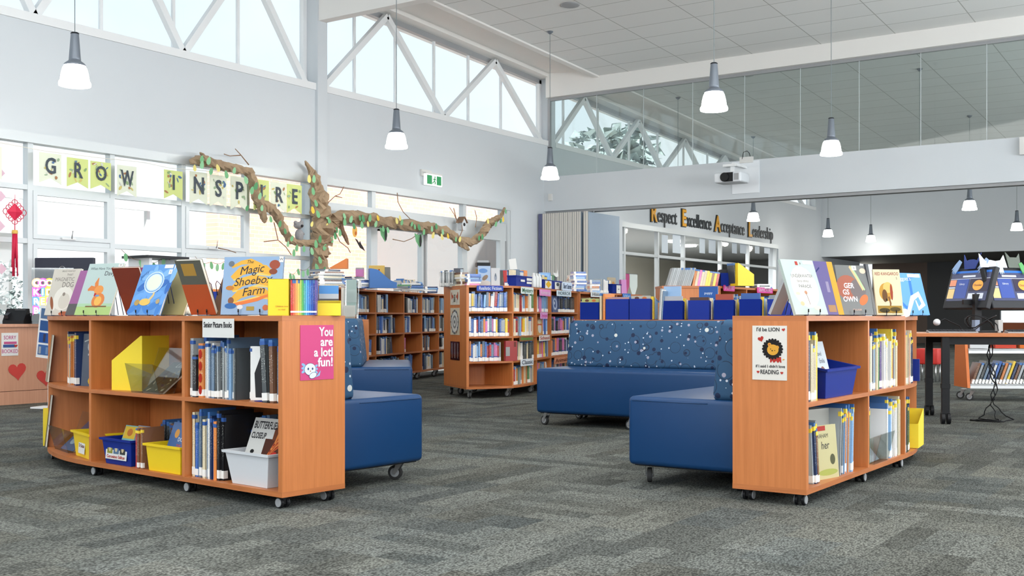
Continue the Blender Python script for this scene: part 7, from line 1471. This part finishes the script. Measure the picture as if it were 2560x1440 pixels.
x, y = pt(2452, 9.66); t = thing('monitor_arm', 'black arm stand holding the two back-to-back monitors', 'stand', (x, y, .765), TH); g = MB(); g.box(-.03, .05, 0, .03, .11, .34, BLACK); g.build('post', t); g = MB(); g.box(-.15, -.1, 0, .15, .15, .015, BLACK); g.build('base', t); g = MB(); g.box(-.10, .12, .25, .10, .16, .29, BLACK); g.build('cross_arm', t)
def cut(M, pts, c, name, label, y0=-.012, sh=.006):
    g = MB(); n = len(pts); g.add([(a, 0, b_) for a, b_ in pts] + [(a, sh, b_) for a, b_ in pts], [tuple(range(n)), tuple(range(2 * n - 1, n - 1, -1))] + [(i, n + i, n + (i + 1) % n, (i + 1) % n) for i in range(n)], mat('paper_%d_%d_%d' % c, srgb(*c), .8)); o = g.build(name); o.matrix_basis = M; tag(o, label, 'decoration'); return o
def paw(x_, z_, s_, rot): return [(x_ + (a * math.cos(rot) - b_ * math.sin(rot)) * s_, z_ + (a * math.sin(rot) + b_ * math.cos(rot)) * s_) for a, b_ in ((-.3, 1), (-.5, .2), (-.6, -.7), (-.38, -.4), (-.25, -.95), (-.1, -.5), (.08, -1), (.2, -.5), (.42, -.85), (.5, -.1), (.35, 1))]
o = cut(MM1 @ Matrix.Translation((0, -.02, h1)), [(.20, -.02), (.34, -.02), (.36, .05), (.37, .13), (.34, .06), (.30, .07), (.24, .07), (.20, .06), (.15, .12), (.17, .05)], (50, 70, 140), 'paper_monster', 'blue horned paper monster peeking over the library page monitor')
cut(MM1 @ Matrix.Translation((0, -.024, h1)), paw(.09, .0, .07, -.5), (150, 180, 220), 'monster_paw', 'pale blue paper paw at the outer corner of the monitor'); cut(MM1 @ Matrix.Translation((0, -.024, h1)), paw(.44, .0, .075, -.5), (160, 185, 220), 'monster_paw', 'pale blue paper paw at the inner corner of the monitor')
cut(MM2 @ Matrix.Translation((0, -.02, h2)), [(-.05, -.01), (.26, -.01), (.25, .11), (.20, .06), (.14, .05), (.08, .06), (.02, .05), (-.03, .12)], (222, 226, 230), 'monster_ears', 'white furry paper ears on the second monitor'); cut(MM2 @ Matrix.Translation((0, -.026, h2)), paw(.17, -.02, .06, .1), (190, 210, 232), 'monster_paw', 'silvery paper paw beside the white furry ears')
cut(MM2 @ Matrix.Translation((0, -.02, h2)), [(.28, -.01), (.42, -.01), (.44, .13), (.40, .09), (.32, .09), (.28, .14)], (96, 104, 96), 'paper_owl', 'grey green paper owl on the second monitor'); cut(MM2 @ Matrix.Translation((0, -.026, h2)), paw(.44, -.02, .06, .4), (90, 160, 96), 'monster_paw', 'green paper claw below the owl')
for k, (px_, Z, lab) in enumerate(((2322, 9.45, 'slim grey keyboard near the table end'), (2520, 9.3, 'slim grey keyboard under the second monitor'))):
    t = thing('keyboard', lab, 'keyboard', (*pt(px_, Z), .766), ta); g = MB(); g.xprism([(0, 0), (.14, 0), (.14, .022), (0, .010)], 0, .40, GREY); g.build('keyboard_body', t); g = MB()
    for r_ in range(4):
        for c_ in range(13): g.box(.01 + .029 * c_, .01 + .03 * r_, .012 + .003 * r_, .035 + .029 * c_, .034 + .03 * r_, .02 + .003 * r_, DGREY)
    g.build('keys', t)
t = thing('computer_mouse', 'white computer mouse on a stalk beside the table end', 'mouse', (*pt(2342, 9.55), .766), ta); g = MB(); blob(g, (0, 0, .09), (.03, .05, .03), WBIN); g.build('mouse_body', t); g = MB(); g.tube([(0, .05, .08), (.08, .1, .12), (.2, .1, .06), (.24, .1, .0)], .006, BLACK); g.build('cable', t)
for k in range(3):
    a = [(0, 0, 0), (-.02, .0, -.25), (.03, .02, -.45), (.0, 0, -.62), (-.08 + .12 * k, -.03, -.74), (.10, -.1, -.755), (-.16, -.04 * k, -.758), (.12, .05, -.756)]
    g = MB(); V = []
    for i in range(len(a) - 1):
        for j in range(4): f = j / 4; V.append(tuple(a[i][q] * (1 - f) + a[i + 1][q] * f + (.012 * math.sin(i + j * 1.5 + k * 2) if q < 2 else 0) for q in range(3)))
    g.tube(V, .005, BLACK, 6); o = g.build('power_cable'); o.location = (*pt(2476 + 3 * k, 9.5), .765); tag(o, 'black cable hanging from the computer table to the carpet', 'cable', 'cables under the computer table')
g = MB(); V = [(.14 * math.cos(i * .5) * (1 - i * .01), .10 * math.sin(i * .5), .02 + .13 * abs(math.sin(i * .37))) for i in range(34)]; g.tube(V, .005, BLACK, 6); o = g.build('cable_bundle'); o.location = (*pt(2452, 9.45), .766); tag(o, 'tangled black cable bundle between the monitors', 'cable')
for k, (px_, c) in enumerate(((2438, (150, 165, 190)), (2496, (190, 192, 190)))): g = MB(); g.box(0, 0, 0, .05, .04, .11, flat(c)); o = g.build('speaker_box'); o.location = (*pt(px_, 9.55), .766); o.rotation_euler = (0, 0, TH + R(20)); tag(o, ('small blue grey' if k == 0 else 'small pale') + ' speaker among the monitor cables', 'speaker')

# ---- book trolley
tx, ty = cw((2426 - 1280) / F * 11.8, 11.8); t = thing('book_trolley', 'orange and white book trolley behind the computer table', 'trolley', (tx, ty, 0), TH + R(-3)); OP = mat('orange_laminate', srgb(214, 112, 40), .45)
g = MB(); g.xprism([(0, .14), (.42, .14), (.38, .72), (.10, .72)], -.03, 0, OP); g.build('end_panel', t); g = MB(); g.xprism([(0, .14), (.42, .14), (.38, .72), (.10, .72)], 1.0, 1.03, OP); g.build('end_panel', t)
for z_, y0 in ((.165, .0), (.54, .05)): g = MB(); g.box(0, y0, z_, 1.0, .40, z_ + .02, STEEL); g.box(0, y0, z_ - .03, 1.0, y0 + .01, z_ + .02, STEEL); g.build('shelf', t)
for a_, b_ in ((.05, .06), (.05, .34), (.9, .06), (.9, .34)): caster_big(t, a_, b_, 0, R(60), .11)
TMx = Matrix.Translation((tx, ty, .187)) @ Matrix.Rotation(TH + R(-3), 4, 'Z')
cl = ['brown', 'grey', 'dark grey', 'slate', 'navy', 'white', 'blue', 'black', 'orange', 'grey', 'yellow', 'navy']
for k in range(24): place_book(TMx @ Matrix.Translation((.02 + .036 * k, .03, 0)) @ Matrix.Rotation(R(20), 4, 'Y'), .024, .2, .24 + .02 * (k % 4 == 2), cl[k % 12], 'trolley_book', NM[0], '%s book slanting on the lower trolley shelf, %s' % (cl[k % 12], 'nearer the orange end' if k < 12 else 'beyond the hanging cables'), 'book', 'slanted books on the trolley')
TMy = Matrix.Translation((tx, ty, .565)) @ Matrix.Rotation(TH + R(-3), 4, 'Z')
for k, (a, w_, c, lab) in enumerate(((.03, .20, (215, 218, 220), 'white box on the upper trolley shelf'), (.30, .22, (200, 70, 50), 'red and orange box on the upper trolley shelf'), (.56, .2, (214, 110, 40), 'orange box on the upper trolley shelf'))): g = MB(); g.box(0, 0, 0, w_, .2, .14, flat(c)); o = g.build('card_box'); o.matrix_basis = TMy @ Matrix.Translation((a, .1, 0)); tag(o, lab, 'box')
t = thing('stool', 'small red upholstered stool beyond the last curved bay', 'stool', (*pt(2322, 15.5), 0), 0); g = MB(); g.box(-.16, -.16, .24, .16, .16, .46, mat('red_vinyl', srgb(200, 48, 40), .5)); g.build('seat', t, bevel=.02, seg=3)
for a_, b_ in ((-.12, -.12), (.12, -.12), (-.12, .12), (.12, .12)): g = MB(); g.tube([(a_, b_, 0), (a_, b_, .24)], .012, CHROME); g.build('leg', t)
